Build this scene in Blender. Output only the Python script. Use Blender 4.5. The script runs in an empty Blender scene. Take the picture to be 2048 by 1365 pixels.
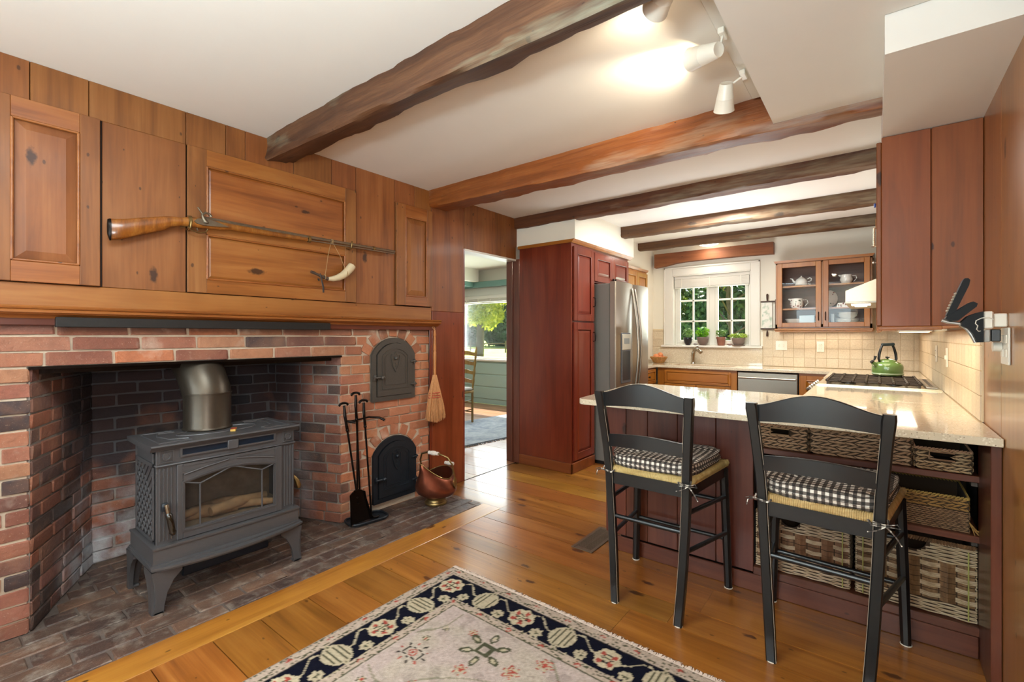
import bpy, bmesh, math, random
import numpy as np
from mathutils import Vector, Matrix, noise as mnoise
R = random.Random(7)
S = bpy.context.scene
COL = S.collection
PI = math.pi

# ------------------------------------------------------------------ camera
CAM_H = 1.27
cd = bpy.data.cameras.new('camera'); cam = bpy.data.objects.new('camera', cd); COL.objects.link(cam)
cam.location = (0, 0, CAM_H); cam.rotation_euler = (PI/2, 0, math.radians(38.0))
cd.sensor_width = 36.0; cd.sensor_fit = 'HORIZONTAL'; cd.lens = 932.0*36/2048
cd.shift_y = -(682.5-672.0)/2048.0; cd.clip_start = 0.02; cd.clip_end = 300
S.camera = cam
# ------------------------------------------------------------------ world, sun, exposure
w = bpy.data.worlds.new('sky'); S.world = w; w.use_nodes = True
nt = w.node_tree; nt.nodes.clear()
wo = nt.nodes.new('ShaderNodeOutputWorld'); bg = nt.nodes.new('ShaderNodeBackground')
sk = nt.nodes.new('ShaderNodeTexSky'); sk.sky_type = 'NISHITA'; sk.sun_disc = False
sk.sun_elevation = math.radians(58); sk.sun_rotation = math.radians(-20); sk.altitude = 50; sk.dust_density = 1.5
nt.links.new(sk.outputs[0], bg.inputs[0]); bg.inputs[1].default_value = 0.16
nt.links.new(bg.outputs[0], wo.inputs[0])
def light(name, kind, loc, energy, col=(1,1,1), rot=None, aim=None, **kw):
    l = bpy.data.lights.new(name, kind); l.energy = energy; l.color = col
    for k, v in kw.items(): setattr(l, k, v)
    o = bpy.data.objects.new(name, l); COL.objects.link(o); o.location = loc
    if aim is not None: o.rotation_euler = (Vector(aim)-Vector(loc)).to_track_quat('-Z', 'Y').to_euler()
    if rot is not None: o.rotation_euler = rot
    return o
light('sun', 'SUN', (0, 12, 12), 15.0, (1, .95, .86), aim=(3.4, 5.1, 0), angle=math.radians(.6))
# daylight through the room's own windows behind the camera (area lights stand in the window openings)
light('window_daylight', 'AREA', (-1.02, -1.96, 1.45), 22, (.76, .93, 1), rot=(PI/2, 0, 0), shape='RECTANGLE', size=1.1, size_y=1.05)
light('window_daylight', 'AREA', (-2.35, -1.96, 1.45), 20, (.76, .93, 1), rot=(PI/2, 0, 0), shape='RECTANGLE', size=.8, size_y=1.05)
light('dining_window_daylight', 'AREA', (-5.7, 6.76, 1.42), 62, (.86, .97, 1), rot=(-PI/2, 0, 0), shape='RECTANGLE', size=2.6, size_y=1.0)
light('kitchen_window_daylight', 'AREA', (-1.62, 6.36, 1.58), 9, (.86, .96, 1), rot=(-PI/2, 0, 0), shape='RECTANGLE', size=.95, size_y=.8)
light('ceiling_fill', 'AREA', (-.42, -.75, 1.50), 76, (.78, .94, 1), rot=(PI, 0, 0), shape='DISK', size=.6)  # added fill lamp behind the camera, aimed up to brighten the ceiling
light('firebox_fill', 'AREA', (.10, -.35, 1.30), 13, (.88, .97, 1), aim=(-3.2, 1.2, .55), shape='DISK', size=.5)  # unseen fill added to light the inside of the firebox
light('room_fill', 'AREA', (-1.3, .3, 2.40), 22, (.80, .95, 1), rot=(0, 0, 0), shape='DISK', size=.9)  # added fill at ceiling level for the room; no fixture hangs here
light('kitchen_fill', 'AREA', (-1.1, 4.25, 2.41), 36, (.93, .96, .92), rot=(0, 0, 0), shape='DISK', size=.8)  # extra fill to brighten the kitchen, no lamp at this spot
light('kitchen_upward_fill', 'AREA', (-1.1, 4.6, 1.35), 12, (.92, .97, 1), rot=(PI, 0, 0), shape='DISK', size=.9)  # upward fill added for more kitchen light, without a source
light('dining_area_light', 'AREA', (-4.8, 4.6, 2.38), 20, (.9, .97, 1), rot=(0, 0, 0), shape='DISK', size=1.2)  # unseen area light near the dining ceiling, no fixture modelled
S.view_settings.view_transform = 'Standard'; S.view_settings.look = 'None'
S.view_settings.gamma = 1; S.view_settings.use_curve_mapping = False
S.view_settings.exposure = 0.78
S.cycles.max_bounces = 8; S.cycles.diffuse_bounces = 5; S.cycles.sample_clamp_indirect = 6
S.cycles.caustics_reflective = False; S.cycles.caustics_refractive = False
S.cycles.use_denoising = True

# ------------------------------------------------------------------ mesh kit
class M:
    def __init__(s): s.v = []; s.f = []; s.m = []
    def add(s, v, f, m=0):
        o = len(s.v); s.v += [tuple(p) for p in v]; s.f += [tuple(i+o for i in q) for q in f]; s.m += [m]*len(f); return s
    def box(s, x0, x1, y0, y1, z0, z1, c=0.0, m=0):
        if x0 > x1: x0, x1 = x1, x0
        if y0 > y1: y0, y1 = y1, y0
        if z0 > z1: z0, z1 = z1, z0
        c = min(c, (x1-x0)*.45, (y1-y0)*.45, (z1-z0)*.45)
        if c <= 0:
            v = [(x, y, z) for x in (x0, x1) for y in (y0, y1) for z in (z0, z1)]
            return s.add(v, [(0,1,3,2),(4,6,7,5),(0,4,5,1),(2,3,7,6),(0,2,6,4),(1,5,7,3)], m)
        X = (x0, x1); Y = (y0, y1); Z = (z0, z1); v = []; idx = {}
        for i in (0, 1):
            for j in (0, 1):
                for k in (0, 1):
                    sx, sy, sz = (1-2*i)*c, (1-2*j)*c, (1-2*k)*c
                    idx[i,j,k,0] = len(v); v.append((X[i], Y[j]+sy, Z[k]+sz))
                    idx[i,j,k,1] = len(v); v.append((X[i]+sx, Y[j], Z[k]+sz))
                    idx[i,j,k,2] = len(v); v.append((X[i]+sx, Y[j]+sy, Z[k]))
        f = []
        for i in (0, 1):
            f.append([idx[i,a,b,0] for a, b in ((0,0),(0,1),(1,1),(1,0))])
            f.append([idx[a,i,b,1] for a, b in ((0,0),(0,1),(1,1),(1,0))])
            f.append([idx[a,b,i,2] for a, b in ((0,0),(0,1),(1,1),(1,0))])
        for a in (0, 1):
            for b in (0, 1):
                f.append([idx[0,a,b,1], idx[1,a,b,1], idx[1,a,b,2], idx[0,a,b,2]])
                f.append([idx[a,0,b,0], idx[a,1,b,0], idx[a,1,b,2], idx[a,0,b,2]])
                f.append([idx[a,b,0,0], idx[a,b,1,0], idx[a,b,1,1], idx[a,b,0,1]])
                for k in (0, 1): f.append([idx[a,b,k,0], idx[a,b,k,1], idx[a,b,k,2]])
        return s.add(v, f, m)
    def tube(s, pts, r, n=8, m=0, cap=True, flat=1.0, up=None):
        P = [Vector(p) for p in pts]; rr = r if isinstance(r, (list, tuple)) else [r]*len(P)
        base = len(s.v); prev = None; v = []
        for i, p in enumerate(P):
            t = (P[min(i+1, len(P)-1)]-P[max(i-1, 0)])
            if t.length < 1e-9: t = Vector((0,0,1))
            t.normalize()
            if prev is None:
                a = Vector(up) if up is not None else (Vector((0,0,1)) if abs(t.z) < .9 else Vector((1,0,0)))
                prev = (a - t*a.dot(t)).normalized()
            else:
                prev = (prev - t*prev.dot(t)).normalized()
            b = t.cross(prev)
            for k in range(n):
                an = 2*PI*(k+.5)/n
                v.append(p + prev*math.cos(an)*rr[i]*flat + b*math.sin(an)*rr[i])
        f = []
        for i in range(len(P)-1):
            for k in range(n):
                f.append((i*n+k, i*n+(k+1)%n, (i+1)*n+(k+1)%n, (i+1)*n+k))
        if cap: f.append(tuple(range(n))[::-1]); f.append(tuple((len(P)-1)*n+k for k in range(n)))
        return s.add(v, f, m)
    def lathe(s, prof, c=(0,0,0), n=20, m=0, ax='z', sx=1, sy=1):
        v = []; f = []
        for r, h in prof:
            for k in range(n):
                a = 2*PI*k/n; p = (r*math.cos(a)*sx, r*math.sin(a)*sy, h)
                if ax == 'x': p = (p[2], p[0], p[1])
                if ax == 'y': p = (p[0], p[2], p[1])
                v.append((p[0]+c[0], p[1]+c[1], p[2]+c[2]))
        for i in range(len(prof)-1):
            for k in range(n): f.append((i*n+k, i*n+(k+1)%n, (i+1)*n+(k+1)%n, (i+1)*n+k))
        if prof[0][0] > 1e-5: f.append(tuple(range(n))[::-1])
        if prof[-1][0] > 1e-5: f.append(tuple((len(prof)-1)*n+k for k in range(n)))
        return s.add(v, f, m)
    def prism(s, poly, ax, lo, hi, m=0):
        n = len(poly)
        def p(a, b, h): return {'x': (h, a, b), 'y': (a, h, b), 'z': (a, b, h)}[ax]
        v = [p(a, b, lo) for a, b in poly]+[p(a, b, hi) for a, b in poly]
        f = [tuple(range(n))[::-1], tuple(range(n, 2*n))]+[(i, (i+1)%n, n+(i+1)%n, n+i) for i in range(n)]
        return s.add(v, f, m)
    def ball(s, c, r, n=10, m=0, sx=1, sy=1, sz=1):
        k = max(4, n//2)
        return s.lathe([(max(r*math.sin(PI*i/k), 1e-4), -r*sz*math.cos(PI*i/k)) for i in range(k+1)], c, n, m, 'z', sx, sy)
    def xf(s, mat, a=0):
        for i in range(a, len(s.v)): s.v[i] = tuple(mat @ Vector(s.v[i]))
        return s
    def mesh(s, name, mats, smooth=0, recalc=True):
        me = bpy.data.meshes.new(name); me.from_pydata(s.v, [], s.f)
        mats = mats if isinstance(mats, (list, tuple)) else [mats]
        for x in mats: me.materials.append(x)
        if len(mats) > 1: me.polygons.foreach_set('material_index', s.m)
        if recalc:
            b = bmesh.new(); b.from_mesh(me)
            bmesh.ops.recalc_face_normals(b, faces=b.faces); b.to_mesh(me); b.free()
        if smooth:
            me.polygons.foreach_set('use_smooth', [True]*len(me.polygons))
            me.set_sharp_from_angle(angle=math.radians(smooth))
        me.update(); return me
    def build(s, name, mats, parent=None, smooth=0, world=False, **kw):
        if world and parent is not None:
            l = parent.location; s.v = [(x-l.x, y-l.y, z-l.z) for x, y, z in s.v]
        if parent is None:   # origin at the base centre
            a = np.array(s.v); lo = a.min(0); hi = a.max(0); o0 = ((lo[0]+hi[0])/2, (lo[1]+hi[1])/2, lo[2])
            s.v = [(x-o0[0], y-o0[1], z-o0[2]) for x, y, z in s.v]
        o = bpy.data.objects.new(name, s.mesh(name, mats, smooth)); COL.objects.link(o)
        if parent is None: o.location = o0
        else: o.parent = parent
        for k, v in kw.items(): o[k] = v
        return o
def thing(name, label=None, cat=None, loc=(0,0,0), rz=0, group=None, kind=None):
    o = bpy.data.objects.new(name, None); COL.objects.link(o); o.location = loc; o.rotation_euler = (0, 0, rz)
    o.empty_display_size = .05
    if label: o['label'] = label; o['category'] = cat
    if group: o['group'] = group
    if kind: o['kind'] = kind
    return o
def tag(o, label, cat, group=None):
    o['label'] = label; o['category'] = cat
    if group: o['group'] = group
    return o
def inst(name, me, parent, loc, rot=(0,0,0), scale=(1,1,1), **kw):
    o = bpy.data.objects.new(name, me); COL.objects.link(o); o.parent = parent; o.location = loc; o.rotation_euler = rot; o.scale = scale
    for k, v in kw.items(): o[k] = v
    return o
def dup(root, loc, rz, label=None):
    r = root.copy(); COL.objects.link(r); r.location = loc; r.rotation_euler = (0, 0, rz)
    if label: r['label'] = label
    for ch in list(root.children):
        c = ch.copy(); COL.objects.link(c); c.parent = r
        for g in list(ch.children):
            d = g.copy(); COL.objects.link(d); d.parent = c
    return r

# ------------------------------------------------------------------ materials
def srgb(h):
    if isinstance(h, str):
        h = [int(h[i:i+2], 16)/255 for i in (0, 2, 4)]
        return tuple(c/12.92 if c <= .04045 else ((c+.055)/1.055)**2.4 for c in h)+(1,)
    return tuple(h)+(1,) if len(h) == 3 else h
class N:
    def __init__(s, name):
        s.mat = bpy.data.materials.new(name); s.mat.use_nodes = True; s.t = s.mat.node_tree
        s.b = s.t.nodes['Principled BSDF']; s.out = s.t.nodes['Material Output']
    def n(s, typ, **kw):
        x = s.t.nodes.new('ShaderNode'+typ)
        for k, v in kw.items(): setattr(x, k, v)
        return x
    def l(s, a, b): s.t.links.new(a, b)
    def set(s, **kw):
        for k, v in kw.items(): s.b.inputs[k.replace('_', ' ')].default_value = v
    def val(s, sock, v):
        if hasattr(v, 'default_value') or hasattr(v, 'is_output'): s.l(v, sock)
        else: sock.default_value = v
    def math(s, op, a, b=0.0, c=None, clamp=False):
        x = s.n('Math', operation=op, use_clamp=clamp); s.val(x.inputs[0], a); s.val(x.inputs[1], b)
        if c is not None: s.val(x.inputs[2], c)
        return x.outputs[0]
    def mix(s, f, a, b, mode='MIX'):
        x = s.n('Mix', data_type='RGBA', blend_type=mode); s.val(x.inputs[0], f); s.val(x.inputs[6], a); s.val(x.inputs[7], b); return x.outputs[2]
    def ramp(s, f, stops, interp='LINEAR'):
        x = s.n('ValToRGB'); x.color_ramp.interpolation = interp
        while len(x.color_ramp.elements) < len(stops): x.color_ramp.elements.new(.5)
        for e, (p, c) in zip(x.color_ramp.elements, stops): e.position = p; e.color = srgb(c) if not isinstance(c, (int, float)) else (c, c, c, 1)
        s.l(f, x.inputs[0]); return x.outputs[0]
    def coord(s, kind='Object', scale=(1,1,1), rnd=False, rot=(0,0,0)):
        tc = s.n('TexCoord'); src = tc.outputs[kind]
        if kind == 'World': src = None
        if rnd:
            oi = s.n('ObjectInfo'); vm = s.n('VectorMath', operation='MULTIPLY_ADD'); cb = s.n('CombineXYZ')
            for i in range(3): s.l(oi.outputs['Random'], cb.inputs[i])
            s.l(cb.outputs[0], vm.inputs[0]); vm.inputs[1].default_value = (37.0, 53.0, 71.0); s.l(src, vm.inputs[2]); src = vm.outputs[0]
        mp = s.n('Mapping'); mp.inputs['Scale'].default_value = scale; mp.inputs['Rotation'].default_value = rot; s.l(src, mp.inputs[0]); return mp.outputs[0]
    def noise(s, vec, scale=5, detail=3, rough=.55, dist=0):
        x = s.n('TexNoise'); s.l(vec, x.inputs['Vector']); x.inputs['Scale'].default_value = scale
        x.inputs['Detail'].default_value = detail; x.inputs['Roughness'].default_value = rough; x.inputs['Distortion'].default_value = dist
        return x.outputs[0]
    def bump(s, h, strength=.2, dist=.01):
        x = s.n('Bump'); x.inputs['Strength'].default_value = strength; x.inputs['Distance'].default_value = dist
        s.l(h, x.inputs['Height']); s.l(x.outputs[0], s.b.inputs['Normal'])
def plain(name, col, rough=.5, metal=0, bump=0, bs=80, coat=0, emit=None, es=1, vary=0.06, spec=.5, trans=0):
    g = N(name); g.set(Roughness=rough, Metallic=metal)
    g.b.inputs['Coat Weight'].default_value = coat; g.b.inputs['Specular IOR Level'].default_value = spec
    g.b.inputs['Transmission Weight'].default_value = trans
    nz = g.noise(g.coord(), bs, 3)
    c = srgb(col)
    lo = tuple(x*(1-vary) for x in c[:3])+(1,); hi = tuple(min(1, x*(1+vary)) for x in c[:3])+(1,)
    g.l(g.mix(nz, lo, hi), g.b.inputs['Base Color'])
    if bump: g.bump(nz, bump, .004)
    if emit: g.b.inputs['Emission Color'].default_value = srgb(emit); g.b.inputs['Emission Strength'].default_value = es
    return g.mat
def wood(name, dark, mid, light, ax='x', rough=.4, coat=0, knots=.5, var=.12, cross=14, lng=.9, bump=.12, sheen_noise=True, kcol='2a1206', hue=.012, patch=None):
    g = N(name); sc = {'x': (lng, cross, cross), 'y': (cross, lng, cross), 'z': (cross, cross, lng)}[ax]
    def dq(h, k=1.03, q=.76):
        c_ = srgb(h); l_ = .3*c_[0]+.59*c_[1]+.11*c_[2]; return tuple(max(.004, l_+(x-l_)*k)*q for x in c_[:3])+(1,)
    dark, mid, light = dq(dark), dq(mid), dq(light)
    v = g.coord('Object', sc, rnd=True)
    n1 = g.noise(v, 1.0, 4, .6, .7 if cross < 18 else .35)
    fine = g.noise(g.coord('Object', tuple(k*7 if k != lng else k*2.2 for k in sc), rnd=True), 1.0, 3, .6)
    f = g.math('ADD', g.math('MULTIPLY', n1, .72), g.math('MULTIPLY', fine, .28))
    c = g.ramp(f, [(.30, dark), (.5, mid), (.72, light)])
    blot = g.noise(g.coord('Object', (1,1,1), rnd=True), 2.2, 3)
    c = g.mix(g.math('MULTIPLY', g.math('SUBTRACT', blot, .5, clamp=True), 1.6, clamp=True), c, srgb(dark), 'MIX')
    if knots:
        def knotlayer(al, cr, thr, rad):
            raw = g.n('SeparateXYZ'); g.l(g.coord('Object', (1,1,1), rnd=True), raw.inputs[0]); X, Y, Z = raw.outputs
            A, B = {'x': (X, g.math('ADD', Y, Z)), 'y': (Y, g.math('ADD', X, Z)), 'z': (Z, g.math('ADD', X, Y))}[ax]
            cb = g.n('CombineXYZ'); g.l(g.math('MULTIPLY', A, al), cb.inputs[0]); g.l(g.math('MULTIPLY', B, cr), cb.inputs[1])
            vo = g.n('TexVoronoi', voronoi_dimensions='2D'); g.l(cb.outputs[0], vo.inputs['Vector']); vo.inputs['Scale'].default_value = 1
            wob = g.noise(g.coord('Object', (1,1,1)), 45, 2)
            d = g.math('ADD', vo.outputs['Distance'], g.math('MULTIPLY', g.math('SUBTRACT', wob, .5), .07))
            sep = g.n('SeparateColor'); g.l(vo.outputs['Color'], sep.inputs[0])
            d = g.math('DIVIDE', d, g.math('MULTIPLY_ADD', sep.outputs[1], rad*.9, rad*.45))
            k = g.math('MULTIPLY_ADD', g.math('SUBTRACT', 1.0, d, clamp=True), 2.2, 0.0, clamp=True)
            return g.math('MULTIPLY', k, g.math('GREATER_THAN', sep.outputs[0], thr))
        k1 = knotlayer(1.5, 3.6, 1-knots, .058); k2 = knotlayer(5.0, 9.0, .78-.25*knots, .05)
        k = g.math('MULTIPLY', g.math('MAXIMUM', k1, g.math('MULTIPLY', k2, .8)), .88)
        c = g.mix(k, c, srgb(kcol))
    if patch:
        mk = g.math('MULTIPLY', g.math('SUBTRACT', g.noise(g.coord('Object', tuple(1.1 if q == lng else 6 for q in sc)), 1, 4, .65), .53, clamp=True), 9, clamp=True)
        fs = g.noise(g.coord('Object', tuple(3 if q == lng else 55 for q in sc)), 1, 3, .7)
        c = g.mix(g.math('MULTIPLY', mk, g.math('MULTIPLY_ADD', fs, 1.1, -.12, clamp=True)), c, srgb(patch))
    oi = g.n('ObjectInfo'); hs = g.n('HueSaturation')
    g.l(g.math('MULTIPLY_ADD', oi.outputs['Random'], 2*var, 1-var), hs.inputs['Value'])
    g.l(g.math('MULTIPLY_ADD', g.math('FRACT', g.math('MULTIPLY', oi.outputs['Random'], 7.3)), 2*hue, .5-hue), hs.inputs['Hue'])
    g.l(c, hs.inputs['Color']); g.l(hs.outputs[0], g.b.inputs['Base Color'])
    g.set(Roughness=rough); g.b.inputs['Coat Weight'].default_value = coat; g.b.inputs['Coat Roughness'].default_value = .12
    if sheen_noise: g.l(g.math('MULTIPLY_ADD', n1, .18, rough-.07), g.b.inputs['Roughness'])
    g.bump(f, bump, .006)
    return g.mat
def brickmat(name, cols, soot_or_lit=0, rough=.85, blotch=.35, dust=0, sc='191c24', sk=.9):
    g = N(name); oi = g.n('ObjectInfo'); n = len(cols)
    c = g.ramp(oi.outputs['Random'], [((i+.0)/n, x) for i, x in enumerate(cols)], 'CONSTANT')
    geo = g.n('NewGeometry'); pos = geo.outputs['Position']
    nz = g.noise(pos, 28, 5, .65); n2 = g.noise(pos, 7, 3)
    c = g.mix(g.math('MULTIPLY', g.math('POWER', nz, 1.6), blotch*2.2), c, srgb('4a2a20'), 'MIX')
    spk = g.math('MULTIPLY', g.math('SUBTRACT', g.noise(pos, 150, 2), .64, clamp=True), 5.0, clamp=True)
    c = g.mix(g.math('MULTIPLY', spk, .5), c, srgb('d0b8a0'))
    c = g.mix(g.math('MULTIPLY', g.math('SUBTRACT', n2, .45, clamp=True), 2.2*blotch, clamp=True), c, srgb('c08a68'))
    big = g.noise(pos, 2.6, 3, .55)
    xyz = g.n('SeparateXYZ'); g.l(pos, xyz.inputs[0])
    if soot_or_lit == 1:    # inside of the firebox: sooty above and in streaks, pale bloom below
        h = g.math('ADD', g.math('MULTIPLY', g.math('SUBTRACT', xyz.outputs[2], .46), 3.0), g.math('MULTIPLY', g.math('SUBTRACT', big, .5), 4.5))
        # the splayed sides stay clean near the room
        dx = g.math('MULTIPLY', g.math('SUBTRACT', -3.02, xyz.outputs[0]), 5.0, clamp=True)
        sf = g.math('MULTIPLY', g.math('ADD', h, .25, clamp=True), dx, clamp=True)
        c = g.mix(g.math('MULTIPLY', sf, sk), c, srgb(sc))
        bl = g.math('MULTIPLY', g.math('SUBTRACT', .52, xyz.outputs[2], clamp=True), g.math('MULTIPLY', g.math('SUBTRACT', g.noise(pos, 4.5, 4), .42, clamp=True), 16.0), clamp=True)
        c = g.mix(g.math('MULTIPLY', bl, g.math('MULTIPLY', dx, .75)), c, srgb('b9bcc0'))
    if soot_or_lit == 2:    # warm light on the right pier, painted in as a more orange brick colour
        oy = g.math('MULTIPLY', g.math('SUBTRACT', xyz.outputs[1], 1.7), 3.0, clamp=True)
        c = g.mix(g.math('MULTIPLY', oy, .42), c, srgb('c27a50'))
    if soot_or_lit == 2:    # front: dark under the mantel
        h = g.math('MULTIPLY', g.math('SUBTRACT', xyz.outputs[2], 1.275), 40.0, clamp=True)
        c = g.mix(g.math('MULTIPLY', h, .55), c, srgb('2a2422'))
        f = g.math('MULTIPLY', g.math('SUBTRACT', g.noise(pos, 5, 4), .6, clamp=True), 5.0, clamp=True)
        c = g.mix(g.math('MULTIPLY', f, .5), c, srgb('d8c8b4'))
    if dust:
        f = g.math('MULTIPLY', g.math('SUBTRACT', g.noise(pos, 12, 5, .7), .5, clamp=True), 3.0*dust, clamp=True)
        c = g.mix(f, c, srgb('9a9084'))
    g.l(c, g.b.inputs['Base Color']); g.set(Roughness=rough); g.bump(nz, .8, .008); return g.mat

W_PANEL = wood('pine_panel', '6e3c1a', '955a2c', 'ab7040', 'z', rough=.52, coat=.03, knots=.45, cross=9, var=.08, hue=.005)
W_PANELH = wood('pine_rail', '7a421c', 'a2622e', 'b67a42', 'y', rough=.4, coat=.12, knots=.3, cross=9, var=.05, hue=.004)
W_FLOOR = wood('pine_floor', '74461a', '9a6228', 'b47c3a', 'x', rough=.3, coat=.35, knots=.97, cross=12, var=.17, kcol='3a1606')
W_FLOORY = wood('pine_floor_border', '86491e', 'ae6c30', 'c2863e', 'y', rough=.3, coat=.35, knots=.62, cross=10, kcol='3a1606')
W_DFLOOR = wood('dining_floor', '8a5a34', 'a87850', 'c09068', 'x', rough=.35, coat=.3, knots=.5, cross=10)
W_BEAM1 = wood('hewn_beam_brown', '3a2012', '5c3820', '7c5436', 'x', rough=.6, knots=.3, cross=20, lng=1.2, bump=.9, hue=.0, var=.02, patch='8c8a72')
W_BEAM2 = wood('hewn_beam_orange', '6a3814', '925020', 'ac6a34', 'x', rough=.5, knots=.3, cross=20, lng=1.0, bump=.7, hue=0, var=.02, patch='a89078')
W_BEAM3 = wood('hewn_beam_dark', '42230f', '66381a', '805026', 'x', rough=.6, knots=.3, cross=20, lng=1.0, bump=.7, hue=0, var=.02, patch='94866c')
W_BEAM4 = wood('hewn_beam_grey', '3c2614', '644124', '86603a', 'x', rough=.65, knots=.35, cross=20, lng=1.0, bump=.7, hue=0, var=.02, patch='94866c')
W_MAHOG = wood('mahogany_stain', '5e200e', '762a16', '843a20', 'z', rough=.32, coat=.3, knots=0, cross=8, var=.03, hue=.003)
W_MAHOGX = wood('mahogany_stain_flat', '602a12', '7e3e1c', '8e4e28', 'x', rough=.32, coat=.3, knots=0, cross=8, var=.03, hue=.003)
W_CHERRY = wood('cherry_cabinet', '8a5018', 'ac6a26', 'bd7c36', 'z', rough=.34, coat=.3, knots=0, cross=7, var=.05, hue=.004)
W_CHERRYX = wood('cherry_cabinet_rail', '8a5018', 'ac6a26', 'bd7c36', 'x', rough=.34, coat=.3, knots=0, cross=7, var=.05, hue=.004)
W_OAK = wood('oak_cabinet', '9a5e22', 'b87a34', 'c88e48', 'z', rough=.4, coat=.2, knots=0, cross=8, var=.03)
W_ISLE = wood('peninsula_stain', '431c10', '653222', '7c4632', 'z', rough=.36, coat=.25, knots=.3, cross=8, var=.1, hue=.004)
W_ISLEX = wood('peninsula_stain_rail', '482012', '6c3826', '824c38', 'x', rough=.4, coat=.2, knots=.2, cross=8, var=.08, hue=.004)
W_UPPER = wood('upper_cabinet_side', '7c4018', '965022', 'a66030', 'z', rough=.5, coat=.03, knots=.35, cross=9, var=.05, hue=.004)
W_RWALL = wood('right_wall_pine', '925a2a', 'b0743e', 'c08854', 'z', rough=.3, coat=.4, knots=.35, cross=6, var=.06, hue=.004)
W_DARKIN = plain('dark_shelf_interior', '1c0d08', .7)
PLASTER = plain('plaster', 'e6e1d8', .9, bump=.06, bs=9, vary=.015)
PLASTER_W = plain('plaster_wall', 'e8e2d2', .9, bump=.04, bs=9, vary=.012)
WHITE = plain('white_paint', 'dcd8ce', .45, vary=.01)
WHITE_PL = plain('white_plastic', 'e8e2d4', .35, vary=.01)
BLACKP = plain('black_stool_paint', '121314', .34, coat=.25, bs=30, vary=.3)
EDGEW = plain('worn_edge', '8a7c6c', .6)
IRON = plain('cast_iron', '4c4640', .5, .3, bump=.25, bs=160, vary=.2)
IRONB = plain('black_cast_iron', '20242a', .42, .3, bump=.25, bs=160, vary=.2)
WROUGHT = plain('wrought_iron', '1a1310', .32, .8, bump=.3, bs=60, vary=.3)
STOVE = plain('stove_cast_iron', '4e4b4c', .4, .25, bump=.12, bs=220, vary=.1)
STOVED = plain('stove_dark', '15161a', .5, .3)
FLUE = plain('flue_pipe', '4c4339', .38, .75, bump=.06, bs=30, vary=.12)
STEEL = plain('stainless', 'a0978a', .33, .95, vary=.04)
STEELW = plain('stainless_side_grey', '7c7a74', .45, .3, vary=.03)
CHROME = plain('brushed_nickel', 'a8a294', .25, 1, vary=.05)
BRASS = plain('old_brass', '8a7248', .35, .9, bump=.1, bs=60, vary=.25)
COPPER = plain('aged_copper', '8a4e3a', .34, .85, bump=.22, bs=14, vary=.35)
RUBBER = plain('black_plastic', '101112', .35, vary=.1)
MORTAR = plain('mortar_front', 'b8a692', .95, bump=.5, bs=60, vary=.15)
MORTARH = plain('mortar_hearth', '564840', .9, bump=.4, bs=50, vary=.25)
SUB = plain('subfloor', '1c0d05', .9)
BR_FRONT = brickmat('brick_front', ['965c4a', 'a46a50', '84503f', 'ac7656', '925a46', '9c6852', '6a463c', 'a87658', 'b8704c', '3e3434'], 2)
BR_FIRE = brickmat('brick_firebox', ['86564a', '6e483e', '96604a', '5c443e', '86523f', '745044', '423632', '9c5e46'], 1)
MORTARD = brickmat('mortar_firebox', ['8a8076', '807870'], 1, blotch=.15, sc='484a50', sk=.92)
BR_HEARTH = brickmat('brick_hearth', ['4c3a31', '584438', '40322d', '60483a', '503e34', '463630'], 0, rough=.5, blotch=.2, dust=.8)

def struct(name): return thing(name, kind='structure')
def sbuild(m, name, mats, smooth=0):
    o = m.build(name, mats, None, smooth); o['kind'] = 'structure'; return o
LX, RX, BY, KX = -2.84, .348, 6.15, -2.38        # left wall, right wall, kitchen back wall, kitchen left wall

# ------------------------------------------------------------------ floor of wide pine boards
fl = struct('floor')
m = M(); m.box(-2.9, .40, -1.9, 6.2, -.06, -.021); m.build('subfloor', SUB, fl)
BX = -2.175
rows = [-1.9, -1.68, -1.44, -1.20, -.98, -.76, -.52, -.30, -.08, .14, .36, .55, .76, .95, 1.17, 1.36, 1.58, 1.80, 2.045, 2.21, 2.455, 2.62, 2.83, 3.02, 3.24, 3.45, 3.66, 3.88, 4.1, 4.32, 4.55, 4.8, 5.05, 5.3, 5.55]
for i in range(len(rows)-1):
    y0, y1 = rows[i]+.0019, rows[i+1]-.0019
    x0 = BX+.0015 if y1 < 2.66 else -2.84
    if y0 > 3.0: cuts = [x0 if y0 < 3.6 else -2.8, .33]
    else: cuts = [x0, x0+R.uniform(.9, 2.2), .33]
    if i in (12, 14, 20, 22, 24): cuts = [x0, .33]
    for a, b in zip(cuts, cuts[1:]):
        m = M(); m.box(a+.0006, b-.0006, y0, y1, -.02, R.uniform(-.0006, 0)); m.build('floor_board', W_FLOOR, fl)
m = M(); m.box(-2.342, BX-.001, -1.9, 2.648, -.02, .0006, .0015); m.build('border_board', W_FLOORY, fl)
m = M(); m.box(-2.84, -2.176, 2.648, 2.83-.0012, -.02, 0, .0012); m.build('floor_board', W_FLOOR, fl)
m = M(); m.box(-2.84, -2.176, 2.62, 2.6475, -.02, 0, .0012); m.build('floor_board', W_FLOOR, fl)

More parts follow.
